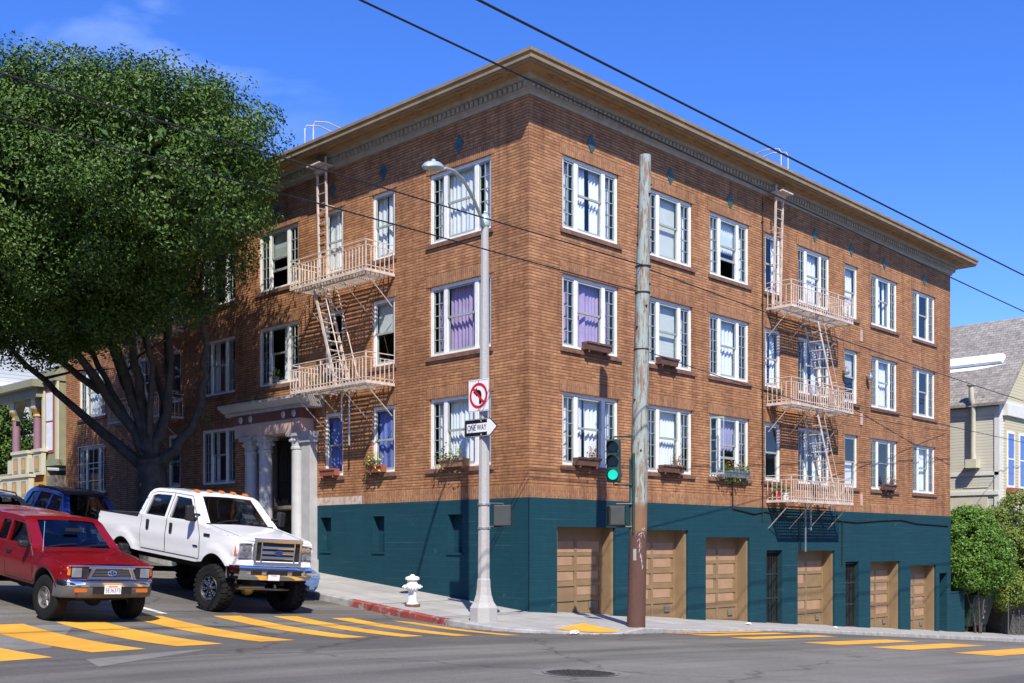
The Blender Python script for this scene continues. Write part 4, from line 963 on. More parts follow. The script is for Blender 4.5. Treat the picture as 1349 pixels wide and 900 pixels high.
def steering(root, x, y, z, r=.19):
    q = MB(); q.tube([(x+.3*r*sin(a), y+r*cos(a), z+r*.92*sin(a)) for a in [2*pi*i/20 for i in range(21)]], .016, 6); q.tube([(x, y-r, z), (x, y+r, z)], .014, 5); q.tube([(x, y, z), (x+.35, y, z-.2)], .03, 6)
    return q.build('steering_wheel', 'plastic_black', root, smooth=True)
def mirror(root, x, y, z, side, w_, h_, arm=.14):
    q = MB(); yo = y+side*arm
    q.hexa([(x-.02, yo, z-h_/2), (x+.10, yo+side*.03, z-h_/2), (x+.08, yo+side*w_, z-h_/2+.02), (x-.02, yo+side*w_, z-h_/2+.02), (x-.02, yo, z+h_/2), (x+.10, yo+side*.03, z+h_/2-.02), (x+.08, yo+side*w_, z+h_/2-.03), (x-.02, yo+side*w_, z+h_/2)])
    o = q.build('mirror', 'plastic_black', root, bevel=.03, seg=3)
    q = MB(); q.tube([(x+.02, y-side*.02, z-.02), (x+.02, yo+side*.03, z-.02)], .03, 6)
    if h_ > .25: q.tube([(x+.02, y-side*.02, z-.12), (x+.02, yo+side*.03, z-.10)], .025, 6)
    q.build('mirror_arm', 'plastic_black', o); return o
def plate(root, x, y, z, txt=None, w_=.30, h_=.155):
    q = MB(); q.box(x, x+.012, y-w_/2, y+w_/2, z-h_/2, z+h_/2); p = q.build('number_plate', 'plate_c', root, bevel=.004)
    if txt:
        q = MB(); add_text(q, txt, .105, lambda u, v, t: (x+.0135, y+u, z-.014+v), .78); q.build('plate_number', 'ford_blue', p, recalc=False)
    q = MB(); q.box(x+.0121, x+.0135, y-w_*.28, y+w_*.28, z+h_*.30, z+h_*.42); q.build('plate_state', 'sign_red', p)
    return p
def underbody(root, x0, x1, hw, z0, z1, r, axles):
    q = MB(); q.box(x0, x1, -hw, hw, z0, z1)
    o = q.build('underbody', 'under', root)
    for a in axles: q = MB(); q.cyl((a, -hw-.05, r), (a, hw+.05, r), .06, n=8); q.sphere((a, .05, r), .16, 10, 6); q.build('axle', 'under', root)
    return o

# ---- white lifted crew-cab pickup
def white_pickup():
    R = vehicle('pickup_truck', -6.42, 2.35, 'lifted white crew cab pickup truck with huge black off road tyres and orange roof lights', 'pickup truck')
    belt = 1.80
    def wf(x, z):
        w_ = .985 if z < belt else .985-(z-belt)*.30
        w_ -= .035*max(0, (1.12-z))/.3 if z < 1.12 else 0
        w_ += .018*math.exp(-((z-1.42)/.16)**2)
        if x > .15 and z < 1.85: w_ *= 1-.075*((x-.15)/.7)**2
        for ax in (0, -4.1): 
            d = sqrt((x-ax)**2+(z-.62)**2)
            if d < .86: w_ += .035*sstep((.86-d)/.2)
        return w_
    ol = [(.60, 1.02), (.74, 1.06), (.80, 1.15), (.80, 1.44), (.76, 1.56), (.66, 1.615), (.2, 1.68), (-.35, 1.745), (-.66, 1.79), (-1.30, 2.36), (-1.48, 2.43), (-1.9, 2.455), (-2.9, 2.455), (-3.12, 2.42), (-3.26, 2.33), (-3.42, 1.80), (-3.46, 1.74), (-5.34, 1.74), (-5.40, 1.70), (-5.42, 1.10), (-5.30, .98)]
    kd = ['front', 'front', 'front', 'front', 'top', 'top', 'top', 'top', 'glass', 'roof', 'roof', 'roof', 'roof', 'roof', 'glass', 'top', 'open', 'top', 'x', 'x', 'x']
    r_arch = [(-p[0]-8.2, p[1]) for p in arch(-4.1, .62, .60, .98)]
    ol += [(x, z) for x, z in reversed(arch(-4.1, .62, .60, .98))]; kd += ['open']*13
    ol += [(-3.3, .96), (-.8, .96)]; kd += ['open', 'open']
    ol += list(reversed(arch(0, .62, .60, 1.0))); kd += ['open']*13
    fw = [(-.86, 1.83), (-1.36, 2.30), (-2.02, 2.325), (-2.02, 1.83)]; rw = [(-2.22, 1.83), (-2.22, 2.325), (-2.86, 2.315), (-3.06, 2.27), (-3.14, 1.83)]
    zc = ([1.05, 1.15, 1.25, 1.34, 1.42, 1.5, 1.6, 1.7, 1.80, 1.95, 2.1, 2.25, 2.4], [.6, .4, .2, 0, -.25, -.5, -.7, -3.5, -3.8, -4.1, -4.4, -4.7])
    car_shell(R, ol, kd, [fw, rw], wf, .035, 'white_car', *zc)
    for s in (-1, 1):
        pane(R, 'side_window', fw, wf, s); pane(R, 'side_window', rw, wf, s)
        dz = [1.08, 1.2, 1.3, 1.4, 1.5, 1.6, 1.7, 1.80, 1.95, 2.1, 2.25]
        d1 = door(R, [(-.60, 1.05), (-.62, 1.5), (-.76, 1.80), (-1.32, 2.36), (-2.09, 2.385), (-2.09, 1.05)], [fw], wf, s, 'white_car', dz)
        d2 = door(R, [(-2.105, 1.05), (-2.105, 2.385), (-2.9, 2.37), (-3.13, 2.31), (-3.25, 1.80), (-3.27, 1.25), (-3.2, 1.05)], [rw], wf, s, 'white_car', dz)
        for d_, x in ((d1, -1.86), (d2, -2.92)):
            q = MB(); y = s*(wf(x, 1.62)+.012); q.box(x-.055, x+.055, min(y, y+s*.03), max(y, y+s*.03), 1.49, 1.72); q.build('door_handle', 'plastic_black', d_, bevel=.012)
        mirror(R, -.86, s*.93, 2.0, s, .20, .36, .13)
        q = MB(); y = s*(wf(-.35, 1.55)+.004); q.box(-.46, -.22, min(y, y+s*.012), max(y, y+s*.012), 1.55, 1.61); q.build('fender_badge', 'plastic_black', R)
        q = MB(); y = s*(wf(-.78, 1.3)+.012); q.box(-.86, -.66, min(y, y+s*.008), max(y, y+s*.008), 1.29, 1.33); q.build('door_badge', 'chrome', R)
        # black wheel-arch lining
        for ax in (0, -4.1):
            q = MB(); pts = arch(ax, .62, .605, .98, 14)
            for a, b in zip(pts, pts[1:]): q.poly([(a[0], s*(wf(*a)+.001), a[1]), (b[0], s*(wf(*b)+.001), b[1]), (b[0], s*.45, b[1]), (a[0], s*.45, a[1])])
            q.build('wheel_arch', 'under', R, recalc=False)
    screen(R, 'windscreen', (-.68, 1.80), (-1.295, 2.352), wf, .035, .91); screen(R, 'rear_window', (-3.26, 2.31), (-3.41, 1.83), wf, .03, .88)
    q = MB(); 
    for y0, y1 in ((-.62, -.02), (.0, .62)): q = MB(); q.tube([(-.62, y0, 1.835), (-.70, (y0+y1)/2, 1.885), (-.74, y1, 1.915)], .012, 5); q.build('wiper', 'plastic_black', R)
    q = MB(); q.box(-.80, -.63, -.84, .84, 1.792, 1.822); q.build('cowl', 'plastic_black', R)
    for s in (-1, 1):
        q = MB(); q.tube([(x, s*.80*wf(x, z), z+.035*(1-.64)+.002) for x, z in ((-.6, 1.782), (-.35, 1.745), (.2, 1.68), (.60, 1.622))], .006, 5); q.build('hood_seam', 'plastic_grey', R)
    # cargo bed
    q = MB(); q.box(-5.32, -3.5, -.86, .86, 1.22, 1.26); q.poly([(-5.32, -.86, 1.26), (-3.5, -.86, 1.26), (-3.5, -.86, 1.74), (-5.32, -.86, 1.74)]); q.poly([(-5.32, .86, 1.26), (-3.5, .86, 1.26), (-3.5, .86, 1.74), (-5.32, .86, 1.74)]); q.poly([(-5.32, -.86, 1.26), (-5.32, .86, 1.26), (-5.32, .86, 1.74), (-5.32, -.86, 1.74)]); q.build('bed_liner', 'plastic_black', R, recalc=False)
    q = MB()
    for s in (-1, 1): q = MB(); y = s*.93; q.box(-5.34, -3.50, y-.06, y+.055, 1.742, 1.765); q.build('bed_rail', 'plastic_black', R)
    q = MB(); q.box(-2.6, -2.0, -.35, .35, 2.49, 2.51); q.build('sunroof', 'plastic_black', R)
    for y in (-.62, -.30, 0, .30, .62):
        q = MB(); z = 2.455+.035*(1-(y/.8)**2); q.hexa([(-1.62, y-.055, z), (-1.46, y-.055, z-.012), (-1.46, y+.055, z-.012), (-1.62, y+.055, z), (-1.60, y-.04, z+.045), (-1.52, y-.04, z+.035), (-1.52, y+.04, z+.035), (-1.60, y+.04, z+.045)]); q.build('roof_light', 'amber', R, bevel=.008)
    # face: grille, lamps, bumper
    q = MB(); q.box(.78, .86, -.56, .56, 1.10, 1.62)
    gr = q.build('grille', 'plastic_black', R, bevel=.02)
    q = MB()
    def bar(z0, z1, y0, y1, x0=.845, x1=.90): q.box(x0, x1, y0, y1, z0, z1)
    bar(1.56, 1.645, -.60, .60, .845, .915); bar(1.075, 1.15, -.60, .60, .845, .915); bar(1.14, 1.575, -.60, -.535); bar(1.14, 1.575, .535, .60)
    bar(1.425, 1.485, -.40, .40, .85, .895); bar(1.315, 1.385, -.40, .40, .85, .895); bar(1.21, 1.275, -.40, .40, .85, .895); bar(1.14, 1.575, -.43, -.39, .85, .897); bar(1.14, 1.575, .39, .43, .85, .897)
    q.build('grille_bars', 'chrome', gr, bevel=.012)
    q = MB(); E_ = [(.115*cos(a), .05*sin(a)) for a in [2*pi*i/24 for i in range(24)]]; q.prism(E_, lambda u, v: (.894, u, 1.35+v), lambda u, v: (.912, u, 1.35+v)); em = q.build('emblem', 'chrome', gr)
    q = MB(); q.prism(E_, lambda u, v: (.9125, u*.92, 1.35+v*.88), lambda u, v: (.9145, u*.9, 1.35+v*.86)); q.build('emblem_field', 'ford_blue', em)
    q = MB(); add_text(q, 'Ford', .07, lambda u, v, t: (.9160, u, 1.35+v), 1.05); q.build('emblem_script', 'chrome', em, recalc=False)
    for s in (-1, 1):
        q = MB(); q.hexa([(.60, s*.605, 1.20), (.832, s*.605, 1.20), (.822, s*.905, 1.21), (.58, s*.962, 1.21), (.60, s*.605, 1.515), (.815, s*.605, 1.515), (.80, s*.905, 1.50), (.56, s*.965, 1.49)]); h = q.build('headlight', 'lamp_grey', R, bevel=.012)
        q = MB(); q.hexa([(.61, s*.612, 1.21), (.842, s*.612, 1.21), (.832, s*.91, 1.22), (.59, s*.972, 1.22), (.61, s*.612, 1.505), (.825, s*.612, 1.505), (.81, s*.91, 1.49), (.57, s*.975, 1.48)]); q.build('headlight_lens', 'clear_lens', h, bevel=.01)
        q = MB()
        for z in (1.195, 1.512): q.box(.80, .838, *sorted((s*.60, s*.91)), z, z+.01)
        q.build('lamp_bezel', 'plastic_black', h)
        for yy, zz in ((.68, 1.43), (.80, 1.43), (.74, 1.28)): q = MB(); q.lathe((.834, s*yy, zz), [(.055, 0), (.04, -.02), (.01, -.025)], 12, ax='x'); q.build('lamp_bowl', 'chrome', h)
        q = MB(); q.hexa([(.72, s*.925, 1.25), (.80, s*.925, 1.25), (.74, s*.955, 1.25), (.70, s*.95, 1.25), (.72, s*.925, 1.45), (.78, s*.925, 1.45), (.73, s*.957, 1.45), (.70, s*.95, 1.45)]); q.build('turn_lamp', 'amber', h)
    q = MB(); q.hexa([(.72, -.93, 1.06), (.90, -.88, 1.06), (.90, .88, 1.06), (.72, .93, 1.06), (.70, -.93, 1.17), (.87, -.86, 1.17), (.87, .86, 1.17), (.70, .93, 1.17)]); q.build('bumper_cap', 'white_car', R, bevel=.025)
    q = MB(); prof = [(.80, 1.055), (.955, 1.05), (.985, .98), (.97, .84), (.93, .77), (.80, .76)]
    ys = [-.97, -.90, -.6, -.3, 0, .3, .6, .90, .97]; xo = [-.32, -.09, -.012, 0, 0, 0, -.012, -.09, -.32]; R_ = [[q.add((x+o, y, z)) for x, z in prof] for y, o in zip(ys, xo)]
    for i in range(len(ys)-1):
        for j in range(5): q.f.append([R_[i][j], R_[i+1][j], R_[i+1][j+1], R_[i][j+1]])
    q.f.append(R_[0]); q.f.append(R_[-1][::-1]); bp = q.build('front_bumper', 'chrome', R, smooth=True, ang=50)
    for y0, y1 in ((-.66, -.42), (-.30, .22), (.34, .58)):
        q = MB(); q.box(.955, .985+.003, y0, y1, .88, .99); sl_ = q.build('bumper_slot', 'plastic_black', bp, bevel=.006)
    for y in (-.27, .19): q = MB(); q.box(.985, .995, y-.04, y+.04, .90, .97); q.build('fog_lamp', 'clear_lens', bp)
    plate(R, .985, -.12, .83, None, .28, .12)
    underbody(R, -5.2, .55, .55, .80, 1.1, .48, ())
    for y in (-.42, .32): q = MB(); q.box(-.5, .6, y, y+.10, .62, .80); q.build('leaf_spring', 'under', R)
    for x in (0, -4.1): q = MB(); q.cyl((x, -.8, .48), (x, .8, .48), .068, n=10); q.build('axle', 'under', R)
    q = MB(); q.sphere((.14, -.20, .50), .15, 14, 8); q.build('diff_cover', 'diff_yellow', R, smooth=True)
    q = MB(); q.cyl((.26, -.78, .52), (.26, .78, .50), .025, n=8); q.cyl((.33, -.55, .56), (.33, .1, .56), .035, n=8); q.build('tie_rod', 'galv', R)
    for s in (-1, 1):
        q = MB(); q.cyl((.15, s*.5, .5), (.05, s*.48, 1.1), .04, n=8); q.build('shock_absorber', 'galv', R)
        wheel(R, 0, s*.90, .485, .36, s, 'plastic_black', 8, .27, True, steer=radians(7)); wheel(R, -4.1, s*.90, .485, .36, s, 'plastic_black', 8, .27, True)
    seats(R, -1.75, 1.2, 1.85, .9, 2, 1.0); steering(R, -1.12, .42, 1.80)
    q = MB(); q.box(-3.2, -.85, -.86, .86, 1.15, 1.2); q.box(-1.05, -.70, -.84, .84, 1.55, 1.78); q.build('interior_trim', 'seat_c', R)
    return R
white_pickup()

# ---- red extended-cab pickup with canopy
def red_pickup():
    R = vehicle('pickup_truck', -10.52, 1.30, 'dark red compact pickup truck with camper shell and chrome front bumper', 'pickup truck')
    belt = 1.24
    def wf(x, z):
        w_ = .835 if z < belt else .835-(z-belt)*.24
        if z < .72: w_ -= .05*(.72-z)/.25
        w_ += .02*math.exp(-((z-.95)/.16)**2)
        if x > .1 and z < 1.3: w_ *= 1-.06*((x-.1)/.7)**2
        for ax in (0, -3.1):
            d = sqrt((x-ax)**2+(z-.48)**2)
            if d < .66: w_ += .03*sstep((.66-d)/.16)
        return w_
    ol = [(.55, .62), (.70, .66), (.74, .80), (.74, .98), (.70, 1.05), (.60, 1.085), (.0, 1.17), (-.5, 1.215), (-.62, 1.235), (-1.25, 1.70), (-1.42, 1.755), (-1.8, 1.775), (-2.55, 1.775), (-2.75, 1.80), (-4.0, 1.81), (-4.2, 1.77), (-4.3, 1.24), (-4.32, .68), (-4.2, .60)]
    kd = ['front', 'front', 'front', 'front', 'top', 'top', 'top', 'top', 'glass', 'roof', 'roof', 'roof', 'roof', 'roof', 'x', 'x', 'x', 'x', 'x']
    ol += list(reversed(arch(-3.1, .48, .465, .60))); kd += ['open']*13
    ol += [(-2.5, .57), (-.6, .57)]; kd += ['open', 'open']
    ol += list(reversed(arch(0, .48, .465, .62))); kd += ['open']*13
    fw = [(-.82, 1.28), (-1.28, 1.64), (-1.80, 1.66), (-1.80, 1.28)]; rw = [(-1.92, 1.28), (-1.92, 1.66), (-2.30, 1.65), (-2.40, 1.28)]; cw = [(-2.72, 1.30), (-2.66, 1.67), (-3.95, 1.68), (-4.05, 1.30)]
    zc = ([.65, .72, .8, .88, .95, 1.02, 1.1, 1.18, 1.24, 1.35, 1.5, 1.65], [.55, .4, .2, 0, -.2, -.4, -.55, -2.6, -2.8, -3.1, -3.4])
    car_shell(R, ol, kd, [fw, rw, cw], wf, .035, 'red_car', *zc, bevel=.028)
    for s in (-1, 1):
        for h in (fw, rw, cw): pane(R, 'side_window', h, wf, s)
        dz = [.65, .72, .8, .88, .95, 1.02, 1.1, 1.18, 1.24, 1.4, 1.55]
        d1 = door(R, [(-.60, .62), (-.60, 1.1), (-.74, 1.26), (-1.24, 1.68), (-1.85, 1.705), (-1.85, .62)], [fw], wf, s, 'red_car', dz)
        q = MB(); y = s*(wf(-1.70, 1.1)+.012); q.box(-1.76, -1.58, min(y, y+s*.025), max(y, y+s*.025), 1.06, 1.13); q.build('door_handle', 'plastic_black', d1, bevel=.01)
        mirror(R, -.80, s*.78, 1.30, s, .20, .15, .08)
        q = MB(); y = s*(wf(-.50, 1.12)+.004); ln_ = lambda u, v, t: (-.62-s*u*-1*1 if False else -.62+(u if s > 0 else -u)*-1, y, 1.06+v)
        add_text(q, 'PRERUNNER' if False else 'V6 4X4', .07, lambda u, v, t: (-.70-(u if s > 0 else -u), s*(wf(-.70, 1.05)+.011), 1.06+v), 1.0); q.build('door_badge', 'chrome', d1, recalc=False)
        for ax in (0, -3.1):
            q = MB(); pts = arch(ax, .48, .47, .60, 14)
            for a, b in zip(pts, pts[1:]): q.poly([(a[0], s*(wf(*a)+.001), a[1]), (b[0], s*(wf(*b)+.001), b[1]), (b[0], s*.4, b[1]), (a[0], s*.4, a[1])])
            q.build('wheel_arch', 'under', R, recalc=False)
        q = MB(); pa = [(p[0], s*(wf(*p)+.002), p[1]) for p in arch(0, .48, .47, .62, 16)]; q.tube(pa, .016, 5); q.build('arch_trim', 'plastic_black', R)
    screen(R, 'windscreen', (-.64, 1.243), (-1.245, 1.693), wf, .035, .915)
    q = MB()
    for y0, y1 in ((-.58, -.02), (.02, .58)): q = MB(); q.tube([(-.60, y0, 1.27), (-.66, (y0+y1)/2, 1.31), (-.69, y1, 1.325)], .010, 5); q.build('wiper', 'plastic_black', R)
    q = MB(); q.box(-.76, -.60, -.70, .70, 1.236, 1.26); q.build('cowl', 'plastic_black', R)
    q = MB(); q.box(-.95, -.90, -.13, .13, 1.545, 1.605); q.build('rear_view_mirror', 'plastic_black', R)
    q = MB(); q.tube([(-.35, -.78, 1.19), (-.40, -.76, 1.75)], .004, 4); q.build('antenna', 'chrome', R)
    for s in (-1, 1):
        q = MB(); q.tube([(x, s*.86*wf(x, z), z+.035*(1-.74)+.002) for x, z in ((-.58, 1.228), (-.5, 1.215), (0, 1.17), (.55, 1.098))], .006, 5); q.build('hood_seam', 'plastic_black', R)
    # camper shell joint
    q = MB()
    for s in (-1, 1): q = MB(); y = s*(wf(-3.4, 1.24)+.004); q.box(-4.28, -2.58, min(y, y+s*.012), max(y, y+s*.012), 1.235, 1.262); q.build('canopy_rail', 'plastic_black', R)
    # face
    q = MB(); q.box(.72, .775, -.40, .40, .845, 1.035); gr = q.build('grille', 'plastic_black', R, bevel=.01)
    q = MB()
    fr = [((.42, .835), (.42, 1.045), (.33, 1.0), (.33, .87)), ]
    q.box(.77, .80, -.43, .43, 1.005, 1.045); q.box(.77, .80, -.43, .43, .825, .865)
    for s in (-1, 1): q.hexa([(.77, s*.43, .825), (.80, s*.43, .825), (.80, s*.36, .865), (.77, s*.36, .865), (.77, s*.36, 1.045), (.80, s*.36, 1.045), (.80, s*.29, 1.005), (.77, s*.29, 1.005)]) if False else q.hexa([(.765, s*.46, .825), (.802, s*.46, .825), (.802, s*.39, .825), (.765, s*.39, .825), (.765, s*.37, 1.045), (.802, s*.37, 1.045), (.802, s*.30, 1.045), (.765, s*.30, 1.045)])
    q.box(.755, .785, -.80, .80, 1.046, 1.070); q.box(.70, .765, -.80, .80, .805, .824)
    q.build('grille_frame', 'chrome', gr, bevel=.008)
    q = MB()
    for k in range(5): z = .882+k*.027; q.box(.776, .79, -.34, .34, z, z+.010)
    q.build('grille_slats', 'plastic_grey', gr)
    q = MB()
    def ell(a, b, cy, cz, rr=.009): q.tube([(.80, cy+a*cos(t), cz+b*sin(t)) for t in [2*pi*i/24 for i in range(25)]], rr, 6)
    ell(.075, .050, 0, .935); ell(.026, .047, 0, .937, .007); ell(.052, .020, 0, .957, .007); q.build('emblem', 'chrome', gr)
    for s in (-1, 1):
        q = MB(); q.hexa([(.70, s*.44, .84), (.768, s*.44, .84), (.766, s*.74, .84), (.66, s*.74, .84), (.70, s*.40, 1.035), (.764, s*.40, 1.035), (.762, s*.74, 1.035), (.66, s*.74, 1.035)]); h = q.build('headlight', 'plastic_black', R, bevel=.008)
        q = MB(); q.box(.74, .772, *sorted((s*.55, s*.725)), .855, 1.02); q.build('lamp_reflector', 'lamp_grey', h); q = MB(); q.hexa([(.774, s*.53, .85), (.784, s*.53, .85), (.782, s*.735, .85), (.772, s*.735, .85), (.774, s*.53, 1.028), (.782, s*.53, 1.028), (.780, s*.735, 1.028), (.770, s*.735, 1.028)]); q.build('headlight_lens', 'clear_lens', h)
        q = MB(); q.hexa([(.66, s*.745, .885), (.768, s*.745, .885), (.74, s*.80, .885), (.55, s*.835, .885), (.66, s*.745, 1.03), (.762, s*.745, 1.03), (.73, s*.80, 1.03), (.55, s*.832, 1.03)]); q.build('turn_lamp', 'amber', R, bevel=.008)
    prof = [(.70, .80), (.845, .795), (.87, .77), (.865, .70), (.70, .69)]
    def sweepy(prof, ys, xo, name, m):
        q = MB(); R_ = [[q.add((x+o, y, z)) for x, z in prof] for y, o in zip(ys, xo)]
        for i in range(len(ys)-1):
            for j in range(len(prof)-1): q.f.append([R_[i][j], R_[i+1][j], R_[i+1][j+1], R_[i][j+1]])
        q.f.append(R_[0]); q.f.append(R_[-1][::-1]); return q.build(name, m, R, smooth=True, ang=45)
    ys = [-.85, -.82, -.7, -.35, 0, .35, .7, .82, .85]; xo = [-.36, -.14, -.045, -.008, 0, -.008, -.045, -.14, -.36]
    bp = sweepy(prof, ys, xo, 'front_bumper', 'chrome')
    lo = sweepy([(.70, .69), (.855, .69), (.85, .58), (.80, .50), (.66, .47)], ys, xo, 'bumper_valance', 'plastic_grey')
    q = MB(); q.box(.83, .858, -.36, .36, .57, .685); q.build('valance_opening', 'plastic_black', lo)
    for s in (-1, 1): q = MB(); q.box(.80, .835, *sorted((s*.46, s*.68)), .595, .66); q.build('bumper_lamp', 'amber', lo)
    plate(R, .862, 0, .645, '5E36373', .31, .155)
    underbody(R, -4.1, .5, .5, .42, .66, .40, (0, -3.1))
    for s in (-1, 1):
        wheel(R, 0, s*.74, .405, .27, s, 'alloy', 5, .205, steer=radians(6)); wheel(R, -3.1, s*.74, .405, .27, s, 'alloy', 5, .205)
    seats(R, -1.65, .80, 1.34, .72, 1); steering(R, -1.02, .36, 1.24, .18)
    q = MB(); q.box(-4.2, -.8, -.74, .74, .72, .78); q.box(-.98, -.66, -.72, .72, .98, 1.22); q.build('interior_trim', 'seat_c', R)
    return R
red_pickup()

# ---- generic passenger cars
def car(name, X, Y, label, cat, paint, L_, W_, H_, kind, yaw=0., wheel_r=.33, roofm=None):
    R = vehicle(name, X, Y, label, cat, yaw)
    hw = W_/2; fo = .86; wb = L_*.585; gr_ = .24 if kind == 'sedan' else .32
    bz = H_*.60 if kind == 'sedan' else H_*.60; hz = bz*.86 if kind == 'sedan' else bz*.92
    def wf(x, z):
        w_ = hw if z < bz else hw-(z-bz)*.36
        if z < gr_+.25: w_ -= .05*(gr_+.25-z)/.25
        if x > .1 and z < bz+.1: w_ *= 1-.16*((x-.1)/fo)**2
        if x < -wb-.1: w_ *= 1-.08*((-wb-.1-x)/(L_-fo-wb))**2
        return w_
    xe = -(L_-fo)
    if kind == 'sedan':
        ol = [(fo-.12, gr_), (fo, gr_+.12), (fo, gr_+.34), (fo-.12, hz-.05), (fo-.4, hz), (-.1, bz-.03), (-.35, bz), (-1.15, H_-.08), (-1.5, H_), (-2.3, H_-.02), (-2.65, H_-.10), (-3.25, bz+.06), (-3.5, bz+.03), (xe+.08, bz-.02), (xe, bz-.15), (xe, gr_+.2), (xe+.1, gr_+.02)]
        kd = ['front']*4+['top', 'top', 'glass', 'roof', 'roof', 'roof', 'glass', 'top', 'top', 'x', 'x', 'x', 'x']
        ws = ((-.37, bz+.01), (-1.14, H_-.09)); rs = ((-2.68, H_-.12), (-3.23, bz+.08))
        holes = [[(-.80, bz+.04), (-1.25, H_-.13), (-1.75, H_-.10), (-1.75, bz+.05)], [(-1.87, bz+.05), (-1.87, H_-.10), (-2.35, H_-.13), (-2.85, bz+.12), (-2.85, bz+.07)]]
    else:
        ol = [(fo-.10, gr_), (fo, gr_+.15), (fo, gr_+.45), (fo-.06, hz-.08), (fo-.25, hz), (-.25, bz-.02), (-.42, bz), (-1.05, H_-.10), (-1.35, H_-.02), (-2.2, H_), (-3.1, H_-.02), (xe+.35, H_-.08), (xe+.1, H_-.25), (xe+.02, bz), (xe, gr_+.3), (xe+.1, gr_+.02)]
        kd = ['front']*4+['top', 'top', 'glass', 'roof', 'roof', 'roof', 'roof', 'x', 'x', 'x', 'x', 'x']
        ws = ((-.44, bz+.01), (-1.04, H_-.11)); rs = None
        holes = [[(-.72, bz+.04), (-1.12, H_-.15), (-1.72, H_-.11), (-1.72, bz+.05)], [(-1.84, bz+.05), (-1.84, H_-.11), (-2.62, H_-.12), (-2.70, bz+.05)], [(-2.82, bz+.05), (-2.76, H_-.12), (xe+.55, H_-.17), (xe+.30, bz+.08)]]
    ra = wheel_r+.07
    ol += list(reversed(arch(-wb, wheel_r+.03, ra, gr_+.02))); kd += ['open']*13
    ol += list(reversed(arch(0, wheel_r+.03, ra, gr_+.02))); kd += ['open']*13
    car_shell(R, ol, kd, holes, wf, .04, paint, *([gr_+.1, gr_+.25, .7*bz, .85*bz, bz, bz+.15, bz+.3], [.6, .4, .2, 0, -.3, -wb, -wb-.3, -wb-.6]), bevel=.035)
    for s in (-1, 1):
        for h in holes: pane(R, 'side_window', h, wf, s)
        xs = [h[-1][0]-.06 for h in holes[:2]]
        d1 = door(R, [(-.48, gr_+.1), (-.55, bz-.02), (-1.18, H_-.09), (-1.79, H_-.06), (-1.79, gr_+.1)], [holes[0]], wf, s, paint, [.7*bz, bz])
        mirror(R, -.75, s*hw*.94, bz+.10, s, .17, .13, .06)
        q = MB(); y = s*(wf(-1.6, bz-.12)+.01); q.box(-1.72, -1.52, min(y, y+s*.02), max(y, y+s*.02), bz-.14, bz-.10); q.build('door_handle', paint, d1)
        for ax in (0, -wb):
            q = MB(); pts = arch(ax, wheel_r+.03, ra+.003, gr_+.02, 12)
            for a, b in zip(pts, pts[1:]): q.poly([(a[0], s*(wf(*a)+.001), a[1]), (b[0], s*(wf(*b)+.001), b[1]), (b[0], s*.4, b[1]), (a[0], s*.4, a[1])])
            q.build('wheel_arch', 'under', R, recalc=False)
            wheel(R, ax, s*(hw-.12), wheel_r, .21, s, 'alloy', 5, wheel_r*.62)
        wfx = wf(fo-.1, gr_+.4)
        zl = hz-.21
        for nm, mm_, o_ in (('headlight', 'lamp_grey', .03), ('headlight_lens', 'clear_lens', .042)):
            q = MB(); q.hexa([(fo-.10, s*wfx*.55, zl), (fo+o_, s*wfx*.55, zl), (fo-.05+o_, s*(wfx*1.0+o_*.6), zl+.01), (fo-.26, s*(wfx*1.06+o_*.8), zl+.02), (fo-.18, s*wfx*.55, zl+.12), (fo-.05+o_, s*wfx*.55, zl+.12), (fo-.12+o_, s*(wfx*1.01+o_*.6), zl+.16), (fo-.36, s*(wfx*1.07+o_*.8), zl+.17)])
            o2 = q.build(nm, mm_, h if nm != 'headlight' else R, bevel=.02); h = o2 if nm == 'headlight' else h
        q = MB(); q.lathe((fo-.0, s*wfx*.72, gr_+.16), [(.055, -.02), (.055, .015), (.02, .02)], 12, ax='x'); q.build('fog_lamp', 'clear_lens', R)
    screen(R, 'windscreen', *ws, wf, .04, .92)
    if rs: screen(R, 'rear_window', *rs, wf, .04, .92)
    q = MB(); q.box(fo-.05, fo+.03, -hw*.44, hw*.44, hz-.19, hz-.08); gq = q.build('grille', 'plastic_black', R, bevel=.01)
    q = MB()
    for k in range(3): q.box(fo+.031, fo+.04, -hw*.42, hw*.42, hz-.175+k*.035, hz-.165+k*.035)
    q.build('grille_slats', 'chrome', gq)
    q = MB(); q.hexa([(fo-.2, -hw*.80, gr_+.0), (fo+.05, -hw*.70, gr_+.02), (fo+.05, hw*.70, gr_+.02), (fo-.2, hw*.80, gr_), (fo-.2, -hw*.82, gr_+.30), (fo+.045, -hw*.72, gr_+.28), (fo+.045, hw*.72, gr_+.28), (fo-.2, hw*.82, gr_+.30)]); b = q.build('front_bumper', paint, R, bevel=.05, seg=3)
    q = MB(); q.box(fo+.04, fo+.056, -hw*.5, hw*.5, gr_+.06, gr_+.15); q.build('air_intake', 'plastic_black', b)
    plate(R, fo+.058, 0, gr_+.22, None, .30, .14)
    underbody(R, xe+.3, fo-.2, hw*.6, gr_-.02, gr_+.2, wheel_r, (0, -wb))
